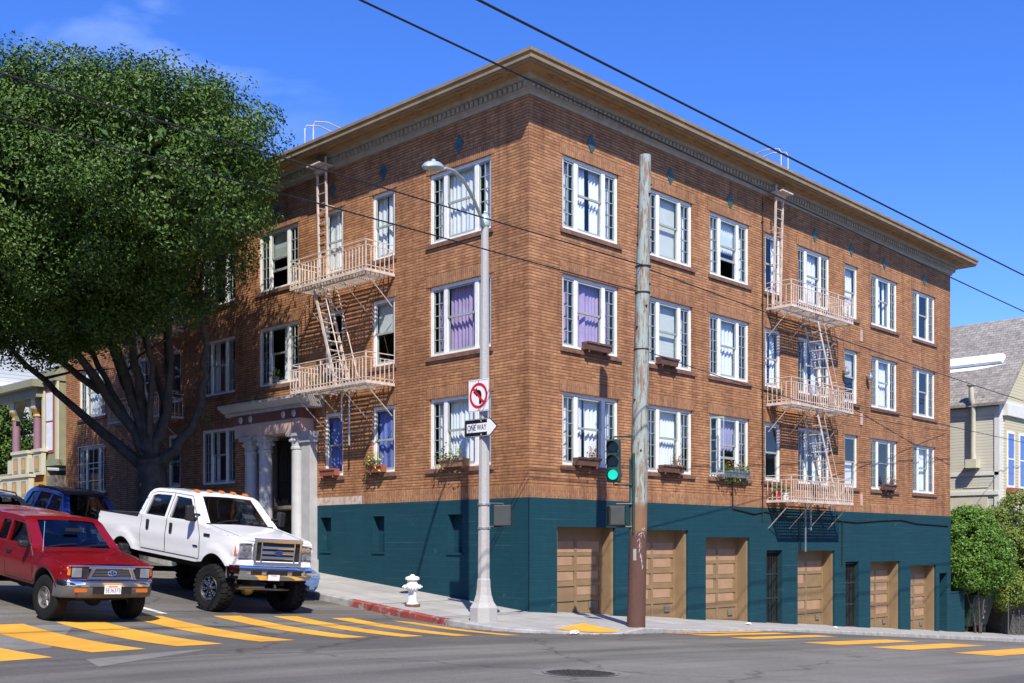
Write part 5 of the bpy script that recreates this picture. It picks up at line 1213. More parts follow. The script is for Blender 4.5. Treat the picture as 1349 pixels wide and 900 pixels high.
    if kind != 'sedan':
        q = MB()
        for s in (-1, 1): q = MB(); y = s*(wf(-2, H_)-.07); q.tube([(-1.3, y, H_-.02), (-1.4, y, H_+.05), (xe+.7, y, H_+.05), (xe+.6, y, H_-.03)], .02, 6); q.build('roof_rack', 'plastic_black', R)
        if roofm:
            q = MB(); fs = [-.97, -.6, 0, .6, .97]
            for (a, b_) in zip([(-1.06, H_-.085), (-1.35, H_-.0), (-2.2, H_+.02), (-3.1, H_-.0)], [(-1.35, H_-.0), (-2.2, H_+.02), (-3.1, H_-.0), (xe+.36, H_-.06)]):
                for u, v in zip(fs, fs[1:]): q.poly([(p[0], k*wf(*p), p[1]+.04*(1-k*k)+.005) for p, k in ((a, u), (b_, u), (b_, v), (a, v))])
            q.build('roof_panel', roofm, R, smooth=True)
    seats(R, -1.65, bz*.55, bz+.08, hw*.9, 2); steering(R, -.95, hw*.45, bz-.02, .17)
    q = MB(); q.box(xe+.4, -.6, -hw*.85, hw*.85, bz*.45, bz*.5); q.box(-.85, -.45, -hw*.85, hw*.85, bz*.7, bz-.02); q.build('interior_trim', 'seat_c', R)
    return R
car('sedan', -4.10, 4.95, 'small light blue sedan parked at the kerb, mostly hidden by the white pickup', 'car', 'blue_car', 4.5, 1.72, 1.43, 'sedan', wheel_r=.31)
car('suv', -4.75, 13.2, 'bright navy blue wagon with dark windscreen parked behind the white pickup bed', 'suv', 'navy_car', 4.6, 1.85, 1.85, 'suv', wheel_r=.36, roofm='plastic_black')
car('suv', -8.5, 10.2, 'near black suv right behind the red pickup, at the left edge of the photo', 'suv', 'dark_car', 4.7, 1.86, 1.80, 'suv', wheel_r=.36)
car('suv', -7.1, 16.2, 'dark grey suv farther up the hill with its windscreen in sun', 'suv', 'dark_car', 4.7, 1.86, 1.80, 'suv', wheel_r=.36)

# ------------------------------------------------------------------ street furniture
PX, PY = -2.43, -.88; PZ = walk(PX, PY)
lamp = thing('street_lamp', (PX, PY, PZ), 'tall pale concrete street lamp with flared base and curved arm on the corner pavement', 'street lamp')
LEAN = Vector((.10, .06, 0))
def lp(z): return Vector((PX, PY, 0))+LEAN*((z-PZ)/9.0)+Vector((0, 0, z))
q = MB()
prof = [(.33, PZ-.1), (.33, PZ+.30), (.30, PZ+.34), (.245, PZ+.42), (.19, PZ+.58), (.165, PZ+.75), (.158, PZ+.92), (.142, PZ+.95), (.135, 2.2), (.115, 5.5), (.088, 8.85)]
n = 8; R_ = []
for r, z in prof:
    c = lp(z); R_.append([q.add((c.x+r*cos(pi/8+2*pi*i/n), c.y+r*sin(pi/8+2*pi*i/n), z)) for i in range(n)])
for j in range(len(R_)-1):
    for i in range(n): q.f.append([R_[j][i], R_[j][(i+1) % n], R_[j+1][(i+1) % n], R_[j+1][i]])
q.f.append(R_[-1]); q.build('pole', 'concrete_pole', lamp, bevel=.012)
top = lp(8.85)
q = MB(); q.lathe((top.x, top.y, 0), [(.10, 8.80), (.11, 8.82), (.11, 9.0), (.09, 9.03), (.06, 9.07), (.02, 9.10)], 14); q.sphere((top.x, top.y, 9.12), .035); q.build('pole_cap', 'pole_cap', lamp, smooth=True)
HX, HY, HZ = -4.95, -2.15, 9.02
dv = Vector((HX-top.x, HY-top.y, 0)); ln = dv.length; dv.normalize()
arm = [top+Vector((0, 0, .02))+dv*(ln*k)+Vector((0, 0, z)) for k, z in ((0, -.12), (.12, .10), (.3, .36), (.5, .52), (.7, .52), (.85, .42), (.95, .30))]
q = MB(); q.tube(arm, .042, 8, .03); q.build('arm', 'pole_cap', lamp, smooth=True)
e = arm[-1]; q = MB(); sd_ = Vector((-dv.y, dv.x, 0)); dn = (dv+Vector((0, 0, -.22))).normalized()
rings = []
for k, wv, hv in ((-.02, .05, .05), (.08, .09, .08), (.25, .16, .12), (.45, .19, .13), (.62, .17, .11), (.74, .08, .06), (.77, .01, .02)):
    c = e+dn*k*1.0; rings.append([q.add(c+sd_*wv*cos(2*pi*i/14)+Vector((0, 0, hv*sin(2*pi*i/14)*(1 if sin(2*pi*i/14) > 0 else .5)))) for i in range(14)])
for a, b in zip(rings, rings[1:]):
    for i in range(14): q.f.append([a[i], a[(i+1) % 14], b[(i+1) % 14], b[i]])
q.f.append(rings[0]); q.f.append(rings[-1]); hd = q.build('lamp_head', 'pole_cap', lamp, smooth=True)
q = MB(); c = e+dn*.45; q.lathe((c.x, c.y, c.z-.055), [(.14, 0), (.12, -.03), (.07, -.055), (.02, -.06)], 14); q.build('lens', 'clear_lens', hd, smooth=True)
q = MB(); c = e+dn*.42; q.cyl((c.x, c.y, c.z+.10), (c.x, c.y, c.z+.155), .04, n=10); q.build('photocell', 'pole_cap', hd)
for z in (2.55, 2.02):
    c = lp(z); q = MB(); q.lathe((c.x, c.y, z), [(.15, -.02), (.15, .02)], 12); q.build('band', 'galv', lamp)
q = MB(); c = lp(PZ+.15); q.box(c.x-.12, c.x+.12, c.y-.33, c.y-.30, PZ+.05, PZ+.26) if False else None
# signs on the lamp post (faces towards -X)
c = lp(5.0); SXX = c.x-.16
fS = lambda u, v, o: (SXX-o, c.y-u+.02, v)      # u to the right as seen from -X
sg = thing('traffic_sign', (SXX, c.y, 4.95), 'square white no left turn sign with red ring and black arrow on the lamp post', 'traffic sign')
z0 = 4.98; q = MB(); q.box(SXX, SXX+.006, c.y-.31, c.y+.35, z0-.36, z0+.36); q.build('plate', 'sign_white', sg, bevel=.004)
def ring2(q, r0, r1, cx, cz, o, n=40):
    for i in range(n):
        a, b = 2*pi*i/n, 2*pi*(i+1)/n; q.poly([fS(cx+r0*cos(a), cz+r0*sin(a), o), fS(cx+r1*cos(a), cz+r1*sin(a), o), fS(cx+r1*cos(b), cz+r1*sin(b), o), fS(cx+r0*cos(b), cz+r0*sin(b), o)])
q = MB(); ar = [(.095, -.19), (.095, .02), (.075, .09), (.02, .125), (-.05, .13), (-.05, .19), (-.175, .085), (-.05, -.02), (-.05, .045), (-.005, .045), (.012, .03), (.015, 0), (.015, -.19)]
q.poly([fS(x, z0+z, .003) for x, z in ar]); q.build('arrow', 'sign_black', sg, recalc=False)
q = MB(); ring2(q, .225, .285, 0, z0, .006); d = .70710678; q.poly([fS(-d*.235+d*.028, z0+d*.235+d*.028, .0062), fS(-d*.235-d*.028, z0+d*.235-d*.028, .0062), fS(d*.235-d*.028, z0-d*.235-d*.028, .0062), fS(d*.235+d*.028, z0-d*.235+d*.028, .0062)]); q.build('prohibition_ring', 'sign_red', sg, recalc=False)
q = MB()
for u0, u1, v0, v1 in ((-.325, .325, .335, .341), (-.325, .325, -.341, -.335), (-.325, -.319, -.335, .335), (.319, .325, -.335, .335)): q.poly([fS(u0, z0+v0, .002), fS(u1, z0+v0, .002), fS(u1, z0+v1, .002), fS(u0, z0+v1, .002)])
for v in (-.31, .31): q.poly([fS(.012*cos(k), z0+v+.012*sin(k), .007) for k in [i*pi/5 for i in range(10)]])
q.build('sign_edge', 'sign_black', sg, recalc=False)
sg2 = thing('traffic_sign', (SXX, c.y, 4.25), 'black and white arrow shaped one way sign pointing right on the lamp post', 'traffic sign')
z1 = 4.26; shp = [(-.46, -.20), (.30, -.20), (.30, -.205), (.36, -.205), (.60, 0), (.36, .205), (.30, .205), (.30, .20), (-.46, .20)]
q = MB(); q.prism([(-.46, -.2), (.36, -.2), (.60, 0), (.36, .2), (-.46, .2)], lambda x, z: fS(x, z1+z, 0), lambda x, z: fS(x, z1+z, -.006)); q.build('plate', 'sign_black', sg2)
q = MB(); q.poly([fS(x, z1+z, .003) for x, z in ((-.38, -.10), (.27, -.10), (.27, -.175), (.36, -.175), (.565, 0), (.36, .175), (.27, .175), (.27, .10), (-.38, .10))])
for u0, u1, v0, v1 in ((-.45, .34, .184, .190), (-.45, .34, -.190, -.184), (-.45, -.444, -.184, .184)): q.poly([fS(u0, z1+v0, .003), fS(u1, z1+v0, .003), fS(u1, z1+v1, .003), fS(u0, z1+v1, .003)])
for v in (-.15, .15): q.poly([fS(.08+.014*cos(k), z1+v+.014*sin(k), .003) for k in [i*pi/5 for i in range(10)]])
q.build('arrow_panel', 'sign_white', sg2, recalc=False)
q = MB(); add_text(q, 'ONE WAY', .185, lambda u, v, t: fS(-.055+u, z1+v, .0060), .70); add_text(q, 'ONE WAY', .185, lambda u, v, t: fS(-.052+u, z1+v, .0062), .70); q.build('lettering', 'sign_black', sg2, recalc=False)
# pedestrian signal on the lamp post
def ped_signal(base, d, label, post):
    s = thing('pedestrian_signal', base, label, 'pedestrian signal'); b = Vector(base); d = Vector(d).normalized(); n = Vector((-d.y, d.x, 0)); f = lambda a, o, z: b+d*a+n*o+Vector((0, 0, z))
    q = MB(f); q.box(-.20, .20, -.11, .11, -.24, .24); h = q.build('housing', 'signal_dark', s, bevel=.03, seg=3)
    q = MB(f); q.box(-.19, .19, -.20, -.112, -.225, .235); q.build('visor', 'signal_grey', h, bevel=.012)
    q = MB(f); q.box(-.16, .16, .112, .12, -.2, .2); q.build('back_plate', 'signal_grey', h, bevel=.01)
    q = MB(); pv = Vector(post)
    for z in (-.25, .27):
        q.tube([f(0, 0, z*.88), f(0, 0, z), (pv.x, pv.y, b.z+z)], .022, 6)
    q.build('bracket', 'signal_grey', s); return s
c = lp(2.3); base = c+Vector((.415, -.20, 0)); ped_signal((base.x, base.y, 2.30), (.6, -.8, 0), 'dark pedestrian signal box strapped to the right side of the lamp post', (c.x, c.y, 0))
# utility pole
UX, UY = .31, -3.05; UZ = walk(UX, UY)
up = thing('utility_pole', (UX, UY, UZ), 'leaning bare wooden utility pole with peeling green paint and brown lower end', 'utility pole')
def upt(z): k = (z-UZ)/10.4; return Vector((UX+.20*k, UY-.10*k, z))
q = MB(); q.tube([upt(z) for z in (UZ-.2, UZ+.3, 1.2, 2.2, 3.2, 5, 7, 9, 10.55)], [.212, .21, .206, .205, .198, .182, .165, .146, .132], 18); q.build('shaft', 'pole_wood', up, smooth=True, ang=50)
rg = random.Random(5); q = MB()
for i in range(16):
    z = rg.uniform(3.6, 10); a = rg.uniform(pi*.7, pi*1.9); c = upt(z); r = .2-.006*(z-2); q.cyl(c+Vector((cos(a), sin(a), 0))*(r-.03), c+Vector((cos(a), sin(a), 0))*(r+.02), .024, n=7)
q.build('bolts', 'steel_black', up)
for z in (8.0, 7.4, 6.1): c = upt(z); q = MB(); q.lathe((c.x, c.y, z), [(.183, -.012), (.183, .012)], 16); q.build('strap', 'wire_black', up)
c = upt(1.55); q = MB()
for (a, z, wd_, h_) in ((3.5, 1.42, .07, .26),):
    cc = upt(z); n_ = 5
    pp = [[cc+Vector((cos(a+(k/n_-.5)*wd_/.2), sin(a+(k/n_-.5)*wd_/.2), 0))*.216+Vector((0, 0, dz)) for k in range(n_+1)] for dz in (-h_/2, h_/2)]
    for k in range(n_): q.poly([pp[0][k], pp[0][k+1], pp[1][k+1], pp[1][k]])
q.build('faded_sticker', 'sidewalk_c', up, recalc=False)
q = MB(); rg2 = random.Random(21)
for k in range(9):
    z = rg2.uniform(1.25, 1.95); a = rg2.uniform(3.6, 4.2); pts_ = []
    for j in range(6): a += rg2.uniform(-.05, .16); z += rg2.uniform(-.09, .09); cc = upt(z); pts_.append(cc+Vector((cos(a), sin(a), 0))*.213)
    q.tube(pts_, .0035, 4)
q.build('scratches', 'paper', up)
q = MB(); c = upt(3.1); q.tube([c+Vector((-.22, -.02, -1.2)), c+Vector((-.215, -.02, .62))], .03, 7); q.tube([c+Vector((-.2, .1, -3.0)), c+Vector((-.2, .1, .5))], .02, 6); q.build('conduit', 'green_metal', up)
# traffic light, faces -X
c = upt(3.4); TX, TY = c.x-.40, c.y+.42
tl = thing('traffic_light', (TX, TY, 3.3), 'green three lamp traffic light on brackets left of the leaning utility pole, showing green', 'traffic light')
ta = radians(28); fT = lambda u, o, z: (TX-o*cos(ta)-u*sin(ta), TY-o*sin(ta)+u*cos(ta)*1.0, z)     # o towards the viewer street
q = MB(fT); q.box(-.15, .15, -.12, .10, 3.07, 4.05); hs = q.build('housing', 'green_metal', tl, bevel=.03, seg=3)
for z, m in ((3.88, 'lens_off'), (3.56, 'lens_off'), (3.24, 'green_lit')):
    q = MB(); n = 20; 
    P0 = [fT(.115*cos(2*pi*i/n), .112, z+.115*sin(2*pi*i/n)) for i in range(n)]; q.poly(P0); q.build('lens', m, hs, recalc=False)
    q = MB(); b = []
    for i in range(17):
        a = -pi*.18+(pi*1.36)*i/16; b.append((q.add(fT(.135*cos(a), .10, z+.135*sin(a))), q.add(fT(.14*cos(a), .10+.22*(.45+.55*max(0, sin(a))), z+.135*sin(a)-.02))))
    for u, v in zip(b, b[1:]): q.f.append([u[0], v[0], v[1], u[1]])
    q.build('visor', 'green_metal', hs, recalc=False, smooth=True)
q = MB(); pp_ = upt(3.3)
for z in (4.11, 3.01): q.tube([fT(0, 0, z-.06 if z > 3.5 else z+.06), fT(0, 0, z), (pp_.x-.2, pp_.y+.02, z)], .022, 6)
q.build('bracket', 'green_metal', tl)
c = upt(2.3); ped_signal((c.x-.42, c.y+.30, 2.30), (-.8, .6, 0), 'dark pedestrian signal box on brackets left of the leaning utility pole', (c.x-.2, c.y+.02, 0))
# fire hydrant
HX_, HY_ = -2.30, 1.70; hz = walk(HX_, HY_)
hy = thing('fire_hydrant', (HX_, HY_, hz), 'white painted fire hydrant on the pavement near the red kerb', 'fire hydrant')
q = MB(); c = (HX_, HY_, hz); q.lathe(c, [(.15, .05), (.15, .08), (.125, .085), (.10, .12), (.10, .36), (.125, .38), (.15, .45), (.155, .52), (.13, .55), (.12, .60), (.12, .63), (.17, .64), (.175, .68), (.15, .71), (.06, .735), (.05, .76), (.02, .77)], 20); q.build('barrel', 'hydrant', hy, smooth=True, ang=50)
q = MB(); q.lathe(c, [(.19, -.02), (.19, .05), (.15, .055)], 12); q.build('base_flange', 'rust', hy)
for a, r, l in ((radians(225), .075, .23), (radians(315), .055, .21), (radians(135), .055, .21)):
    d = Vector((cos(a), sin(a), 0)); p = Vector(c)+Vector((0, 0, .47)); q = MB(); q.cyl(p+d*.10, p+d*(l-.06), r*.85, n=12); q.cyl(p+d*(l-.07), p+d*l, r, r*.85, n=8); q.cyl(p+d*l, p+d*(l+.035), .022, n=5); q.build('outlet_cap', 'hydrant', hy, bevel=.006)
# manhole
mh = thing('manhole_cover', (-9.37, -9.64, road(-9.37, -9.64)), 'round dark iron manhole cover in the foreground asphalt', 'manhole cover')
q = MB(); n = 36; r0 = [(-9.37+.43*cos(2*pi*i/n), -9.64+.43*sin(2*pi*i/n)) for i in range(n)]; q.poly([(x, y, road(x, y)+.010) for x, y in r0]); lid = q.build('lid', 'iron_cover', mh, recalc=False)
q = MB()
for a, b, z in ((.43, .47, .008), (.50, .62, .003)):
    for i in range(n):
        t0, t1 = 2*pi*i/n, 2*pi*(i+1)/n; q.poly([(-9.37+r*cos(t), -9.64+r*sin(t), road(-9.37+r*cos(t), -9.64+r*sin(t))+z) for r, t in ((a, t0), (b, t0), (b, t1), (a, t1))])
q.build('collar', 'tar_patch', mh, recalc=False)
q = MB()
for i in range(-4, 5):
    for j in range(-4, 5):
        x, y = -9.37+i*.085, -9.64+j*.085
        if (i*i+j*j) < 21: z = road(x, y); q.box(x-.022, x+.022, y-.022, y+.022, z+.008, z+.016)
q.build('studs', 'iron_cover', lid)

# ------------------------------------------------------------------ leaves
def leaves(q, pts, size, rg, up_bias=.3):
    for p, nrm in pts:
        a = Vector((rg.gauss(0, 1), rg.gauss(0, 1), rg.gauss(0, 1))); n = (Vector(nrm)*1.0+a*.6+Vector((0, 0, up_bias))).normalized()
        u = n.cross(Vector((rg.gauss(0, 1), rg.gauss(0, 1), rg.gauss(0, 1)))).normalized(); v = n.cross(u); s = size*rg.uniform(.65, 1.25); p = Vector(p); b = len(q.v)
        for w_ in (p-u*s*.5, p+v*s*.26+n*s*.08, p+u*s*.5-n*s*.05, p-v*s*.26+n*s*.08): q.v.append((w_.x, w_.y, w_.z))
        q.f.append([b, b+1, b+2]); q.f.append([b, b+2, b+3])
def crown_points(lobes, nclump, nleaf, cr, rg, keep=lambda p: True, shell=.72, inside=.92):
    pts = []; tot = sum(l[3]*l[4] for l in lobes)
    for l in lobes:
        c = Vector(l[:3]); R3 = Vector(l[3:6]); m = int(nclump*l[3]*l[4]/tot)
        for i in range(m):
            d = Vector((rg.gauss(0, 1), rg.gauss(0, 1), rg.gauss(0, 1))).normalized(); rr = rg.uniform(shell, 1.0)**.6 if rg.random() < .85 else rg.uniform(.35, .8)
            cc = c+Vector((d.x*R3.x, d.y*R3.y, d.z*R3.z))*rr
            if any(o is not l and sum(((cc[k]-o[k])/o[3+k])**2 for k in range(3)) < inside*.42 for o in lobes): continue
            r = cr*rg.uniform(.6, 1.25)
            for j in range(int(nleaf*(r/cr)**2)):
                e = Vector((rg.gauss(0, 1), rg.gauss(0, 1), rg.gauss(0, 1))).normalized(); p = cc+Vector((e.x, e.y, e.z*.75))*r*(rg.random()**.3)
                if keep(p): pts.append((p, (e+d*.8+Vector((0, 0, .35))).normalized()))
    return pts
def limb(q, pts, r0, r1, n=9, wob=.06, rg=random):
    P = [Vector(p) for p in pts]; out = []; m = 5
    for i in range(len(P)-1):
        p0 = P[max(i-1, 0)]; p1 = P[i]; p2 = P[i+1]; p3 = P[min(i+2, len(P)-1)]
        for j in range(m):
            t = j/m; out.append(.5*((2*p1)+(-p0+p2)*t+(2*p0-5*p1+4*p2-p3)*t*t+(-p0+3*p1-3*p2+p3)*t**3)+Vector((rg.gauss(0, wob*r0), rg.gauss(0, wob*r0), 0)))
    out.append(P[-1]); k = len(out); q.tube(out, [r0+(r1-r0)*(i/(k-1))**.8 for i in range(k)], n)
# big street ficus
rg = random.Random(11)
TXX, TYY = -2.0, 14.9; tz = walk(TXX, TYY)
tree = thing('street_tree', (TXX, TYY, tz), 'huge dense dark green street tree with many grey limbs shading the brick facade', 'tree')
q = MB()
limb(q, [(TXX, TYY, tz-.2), (TXX-.05, TYY, tz+.9), (TXX-.1, TYY-.1, tz+2.2), (-2.2, 14.7, 4.6)], .62, .42, 14, .05, rg)
for a in range(7):
    an = a*2*pi/7; q.tube([(TXX+.95*cos(an), TYY+.95*sin(an), tz-.1), (TXX+.60*cos(an), TYY+.60*sin(an), tz+.18), (TXX+.42*cos(an), TYY+.42*sin(an), tz+1.0), (TXX-.05+.2*cos(an), TYY+.2*sin(an), tz+2.2)], [.10, .17, .2, .1], 7)
q.build('trunk', 'bark', tree, smooth=True, ang=70)
F_ = (-2.2, 14.7, 4.4)
limbs = [[F_, (-3.0, 15.4, 6.0), (-4.2, 16.2, 8.0), (-5.6, 16.8, 10.5)], [(-2.1, 14.75, 3.9), (-3.2, 16.0, 5.3), (-4.6, 17.3, 7.0), (-6.5, 18.2, 9.2)], [F_, (-2.6, 14.6, 6.5), (-3.3, 14.2, 8.8), (-4.2, 13.8, 11.5)],
         [F_, (-2.0, 14.0, 6.0), (-2.2, 13.5, 8.0), (-2.8, 12.8, 10.6)], [(-2.2, 14.7, 4.2), (-1.6, 13.9, 4.9), (-1.4, 13.0, 6.2), (-1.9, 11.9, 8.2), (-3.0, 10.8, 10.0)], [F_, (-2.9, 15.0, 7.0), (-3.6, 15.2, 9.5), (-4.0, 15.4, 12)],
         [(-3.0, 15.4, 6.0), (-4.5, 15.0, 7.6), (-6.2, 14.4, 9.0), (-8.0, 13.6, 10.0)], [(-3.3, 14.2, 8.0), (-4.8, 12.6, 9.5), (-6.0, 10.8, 10.6)], [(-2.1, 13.8, 7.0), (-1.7, 14.6, 9.0), (-1.5, 15.2, 11)], [(-4.2, 16.2, 8.0), (-6.5, 16.6, 8.9), (-8.6, 16.4, 10)], [(-2.2, 14.7, 5.2), (-2.5, 16.0, 7.0), (-2.7, 17.2, 9.5)], [F_, (-3.1, 15.6, 6.6), (-3.9, 16.0, 8.6), (-4.6, 15.6, 10.5)], [(-2.1, 14.6, 4.6), (-1.7, 14.9, 6.4), (-1.9, 15.6, 8.2), (-2.3, 16.0, 10)], [F_, (-2.5, 14.2, 6.0), (-3.0, 13.2, 7.6), (-4.2, 12.0, 9.2)], [(-3.4, 15.8, 6.6), (-4.8, 16.8, 8.0), (-6.6, 17.6, 10)]]
for i, l in enumerate(limbs):
    q = MB(); limb(q, l, .23 if i < 6 else .14, .05, 9, .16, rg); 
    q.build('limb', 'bark', tree, smooth=True, ang=70)
q = MB()
for i in range(60):
    l = rg.choice(limbs); p = Vector(l[-1])*rg.uniform(.3, .8)+Vector(l[-2])*.0; p = Vector(l[-2]).lerp(Vector(l[-1]), rg.random()); d = Vector((rg.gauss(0, 1), rg.gauss(0, 1), rg.uniform(.2, 1.4))).normalized()*rg.uniform(1.5, 3.0)
    e = p+d
    if e.x > -.5: e.x = -.5-rg.random()
    q.tube([p, p.lerp(e, .5)+Vector((rg.gauss(0, .1), rg.gauss(0, .1), .1)), e], .055, 5, .02)
q.build('twigs', 'bark', tree, smooth=True, ang=70)
lobes = [(-5.6, 12.4, 11.3, 4.4, 4.4, 3.9), (-5.7, 7.3, 11.2, 2.2, 2.4, 2.6), (-5.8, 9.6, 11.6, 3.0, 3.0, 3.1), (-7.4, 14.5, 10.9, 4.6, 4.2, 4.1), (-4.0, 14.6, 12.0, 3.3, 3.6, 3.8), (-6.4, 11.0, 12.7, 3.0, 3.0, 2.1), (-4.4, 10.1, 10.6, 2.7, 3.1, 2.8), (-8.7, 11.6, 10.7, 3.2, 3.0, 3.2), (-9.2, 16.5, 10.4, 3.4, 3.4, 3.1), (-4.6, 17.6, 11.2, 3.4, 3.0, 3.1), (-10.5, 15, 11.0, 3.4, 3.4, 3.2), (-3.0, 10.0, 12.4, 1.7, 1.9, 1.8), (-4.8, 6.3, 11.0, 1.45, 1.5, 2.0), (-5.5, 15.5, 8.7, 2.1, 2.1, 1.3), (-8.0, 16.4, 8.9, 2.4, 2.2, 1.5), (-3.6, 8.4, 12.9, 1.7, 1.7, 1.5)]
pts = crown_points(lobes, 2900, 165, .58, rg, keep=lambda p: not (p.x > -.35 and p.z < 14) and p.x < 1.5)
core = []
for l in lobes:
    for i in range(int(240*l[3]*l[4])):
        d = Vector((rg.gauss(0, 1), rg.gauss(0, 1), rg.gauss(0, 1))).normalized()*rg.uniform(.2, .82)
        p = Vector((l[0]+d.x*l[3], l[1]+d.y*l[4], l[2]+d.z*l[5]))
        if p.x < -.7: core.append((p, d))
for (x, y, z) in ((-7.2, 18.5, 6.6), (-8.6, 17.8, 7.0), (-6.0, 18.8, 7.4), (-3.9, 13.2, 7.4), (-1.5, 12.6, 5.6), (-1.9, 14.0, 4.3)):
    for j in range(90 if z > 6 else 35):
        e = Vector((rg.gauss(0, 1), rg.gauss(0, 1), rg.gauss(0, 1))).normalized(); pts.append((Vector((x, y, z))+e*(.6 if z > 6 else .3)*rg.random()**.5, e))
q = MB(); leaves(q, pts, .112, rg); leaves(q, core, .24, rg); q.build('foliage', 'ficus_leaf', tree, recalc=False)
print('ficus leaves', len(pts))
# shrubs at the right end of the building
def shrub(name, x, y, z0, lobes, mats, n, label, leaf=.13, trunk=True, cat='shrub', cr=.34):
    rg = random.Random(int(abs(x*37+y*11))); t = thing(name, (x, y, z0), label, cat)
    q = MB()
    for i in range(5): a = i*1.3; limb(q, [(x+.1*cos(a), y+.1*sin(a), z0-.1), (x+.2*cos(a), y+.2*sin(a), z0+.9), (lobes[i % len(lobes)][0]+.3*cos(a), lobes[i % len(lobes)][1]+.3*sin(a), lobes[i % len(lobes)][2])], .06, .025, 6, .1, rg)
    q.build('stems', 'bark_dark', t, smooth=True, ang=70)
    q = MB(); leaves(q, crown_points(lobes, n, 60, cr, rg), leaf, rg); q.build('foliage', mats, t, recalc=False); return t
gz = lambda x, y: -.076*x+.0
shrub('shrub', 27.9, -.1, gz(27.9, 0)-.15, [(27.5, .3, 1.9, 1.3, 1.2, 1.3), (28.5, -.1, .9, 1.15, 1.2, 1.3), (26.9, .1, .8, 1.0, 1, 1.1), (28.0, .2, 2.4, .9, .9, .8), (29.0, .1, 1.6, .9, .9, 1.0)], 'bush_leaf', 900, 'bright green rounded shrub tree beside the right end of the teal wall')
shrub('shrub', 31.6, -.2, gz(31.6, 0)-.15, [(31.9, .2, 1.6, 1.4, 1.3, 1.8), (31.2, -.3, .9, 1.0, 1.0, 1.6), (32.6, -.1, 2.6, 1.2, 1.2, 1.4), (31.8, -.4, .2, 1.2, 1.0, 1.1), (33.3, .0, 1.0, 1.3, 1.2, 1.6), (30.9, -.2, -.3, 1.0, .9, .9), (32.6, -.3, -.3, 1.3, .9, 1.0)], 'yellow_bush_leaf', 1000, 'yellow green loose tree in front of the cream house at the right edge')
shrub('street_tree', 1.6, 37, 4.0, [(1.6, 37, 7.2, 1.3, 1.3, 1.3), (.9, 37.4, 6.4, 1.2, 1.2, 1.1), (2.0, 36.4, 6.0, 1.0, 1.0, 1.0)], 'ficus_leaf', 300, 'small dark green tree between the pink columned porch and the white house', .22, cat='tree', cr=.5)

# ------------------------------------------------------------------ window boxes and pots
BOXES = [('R', 2.05, .9, 3.62, 'boxwood', 'dry', 'dark wooden window box with dry reddish plant left of the utility pole'), ('R', 2.45, 1.0, 6.62, 'boxwood', None, 'empty brown window box below the lavender curtained window right of the corner'), ('R', 5.55, .85, 6.62, 'boxwood', None, 'empty brown window box right of the utility pole on the second floor'),
         ('R', 5.75, 1.0, 3.62, 'boxwood', 'dry', 'wooden window box with trailing dry plant just right of the utility pole'), ('R', 8.95, 1.5, 3.62, 'galv', 'red', 'grey window box overflowing with green leaves and red flowers'), ('R', 19.4, .95, 3.62, 'boxwood', 'dry', 'dark window box with faded plant on the second last first floor window'),
         ('L', 2.55, 1.0, 3.62, 'boxwood_tan', 'yellow', 'tan wooden window box with yellow green flowers behind the lamp post'), ('L', 5.75, .65, 3.62, 'terracotta', 'yellow', 'reddish window box with small pale flowers below a blue curtain'), ('L', 7.95, .75, 3.62, 'terracotta', None, 'dark red empty window box beside the entrance portico')]
for fc, t, wd_, z, m, pl, lab in BOXES:
    f = fR if fc == 'R' else fL; b = f(t, .12, z); o = thing('window_box', b, lab, 'window box', 'window boxes on the sills'); zb = z+.055
    q = MB(f); q.hexa([(t-wd_/2+.02, .03, zb), (t+wd_/2-.02, .03, zb), (t+wd_/2-.02, .20, zb), (t-wd_/2+.02, .20, zb), (t-wd_/2, .02, zb+.20), (t+wd_/2, .02, zb+.20), (t+wd_/2, .235, zb+.20), (t-wd_/2, .235, zb+.20)]); q.box(t-wd_/2-.012, t+wd_/2+.012, .236, .25, zb+.155, zb+.21); q.box(t-wd_/2+.1, t-wd_/2+.14, .0, .2, zb-.06, zb); q.box(t+wd_/2-.14, t+wd_/2-.1, .0, .2, zb-.06, zb); q.build('trough', m, o, bevel=.006)
    if pl:
        rg = random.Random(int(t*100)); pts = []; n = {'dry': 90, 'yellow': 200, 'red': 420}[pl]
        for i in range(n):
            u = (rg.uniform(-.48, .48) if pl != 'dry' else rg.gauss(.22, .12))*wd_+(.15 if pl == 'yellow' else 0); h = abs(rg.gauss(0, .17))*(.8 if pl != 'yellow' else 1.1); dr = rg.random() < (.35 if pl == 'red' else .12)
            pts.append((f(t+u, rg.uniform(.05, .30), zb+.18+(h if not dr else -rg.random()*.35)), (0, 0, 1)))
        q = MB(); leaves(q, pts, .085, rg)
        for i in range(7): u = (rg.uniform(-.4, .4) if pl != 'dry' else rg.gauss(.22, .1))*wd_; q.tube([f(t+u, .1, zb+.18), f(t+u+rg.gauss(0, .05), .14, zb+.18+rg.uniform(.15, .45))], .006, 4)
        q.build('plants', {'dry': 'dry_leaf', 'yellow': 'box_leaf', 'red': 'bush_leaf'}[pl], o, recalc=False)
        if pl != 'dry':
            pts = [(f(t+rg.uniform(-.45, .45)*wd_, rg.uniform(.08, .30), zb+.2+rg.uniform(-.2, .28)), (0, -1, .5)) for i in range(34 if pl == 'red' else 26)]; q = MB(); leaves(q, pts, .10, rg); q.build('flowers', 'petal_red' if pl == 'red' else 'flower_yellow', o, recalc=False)
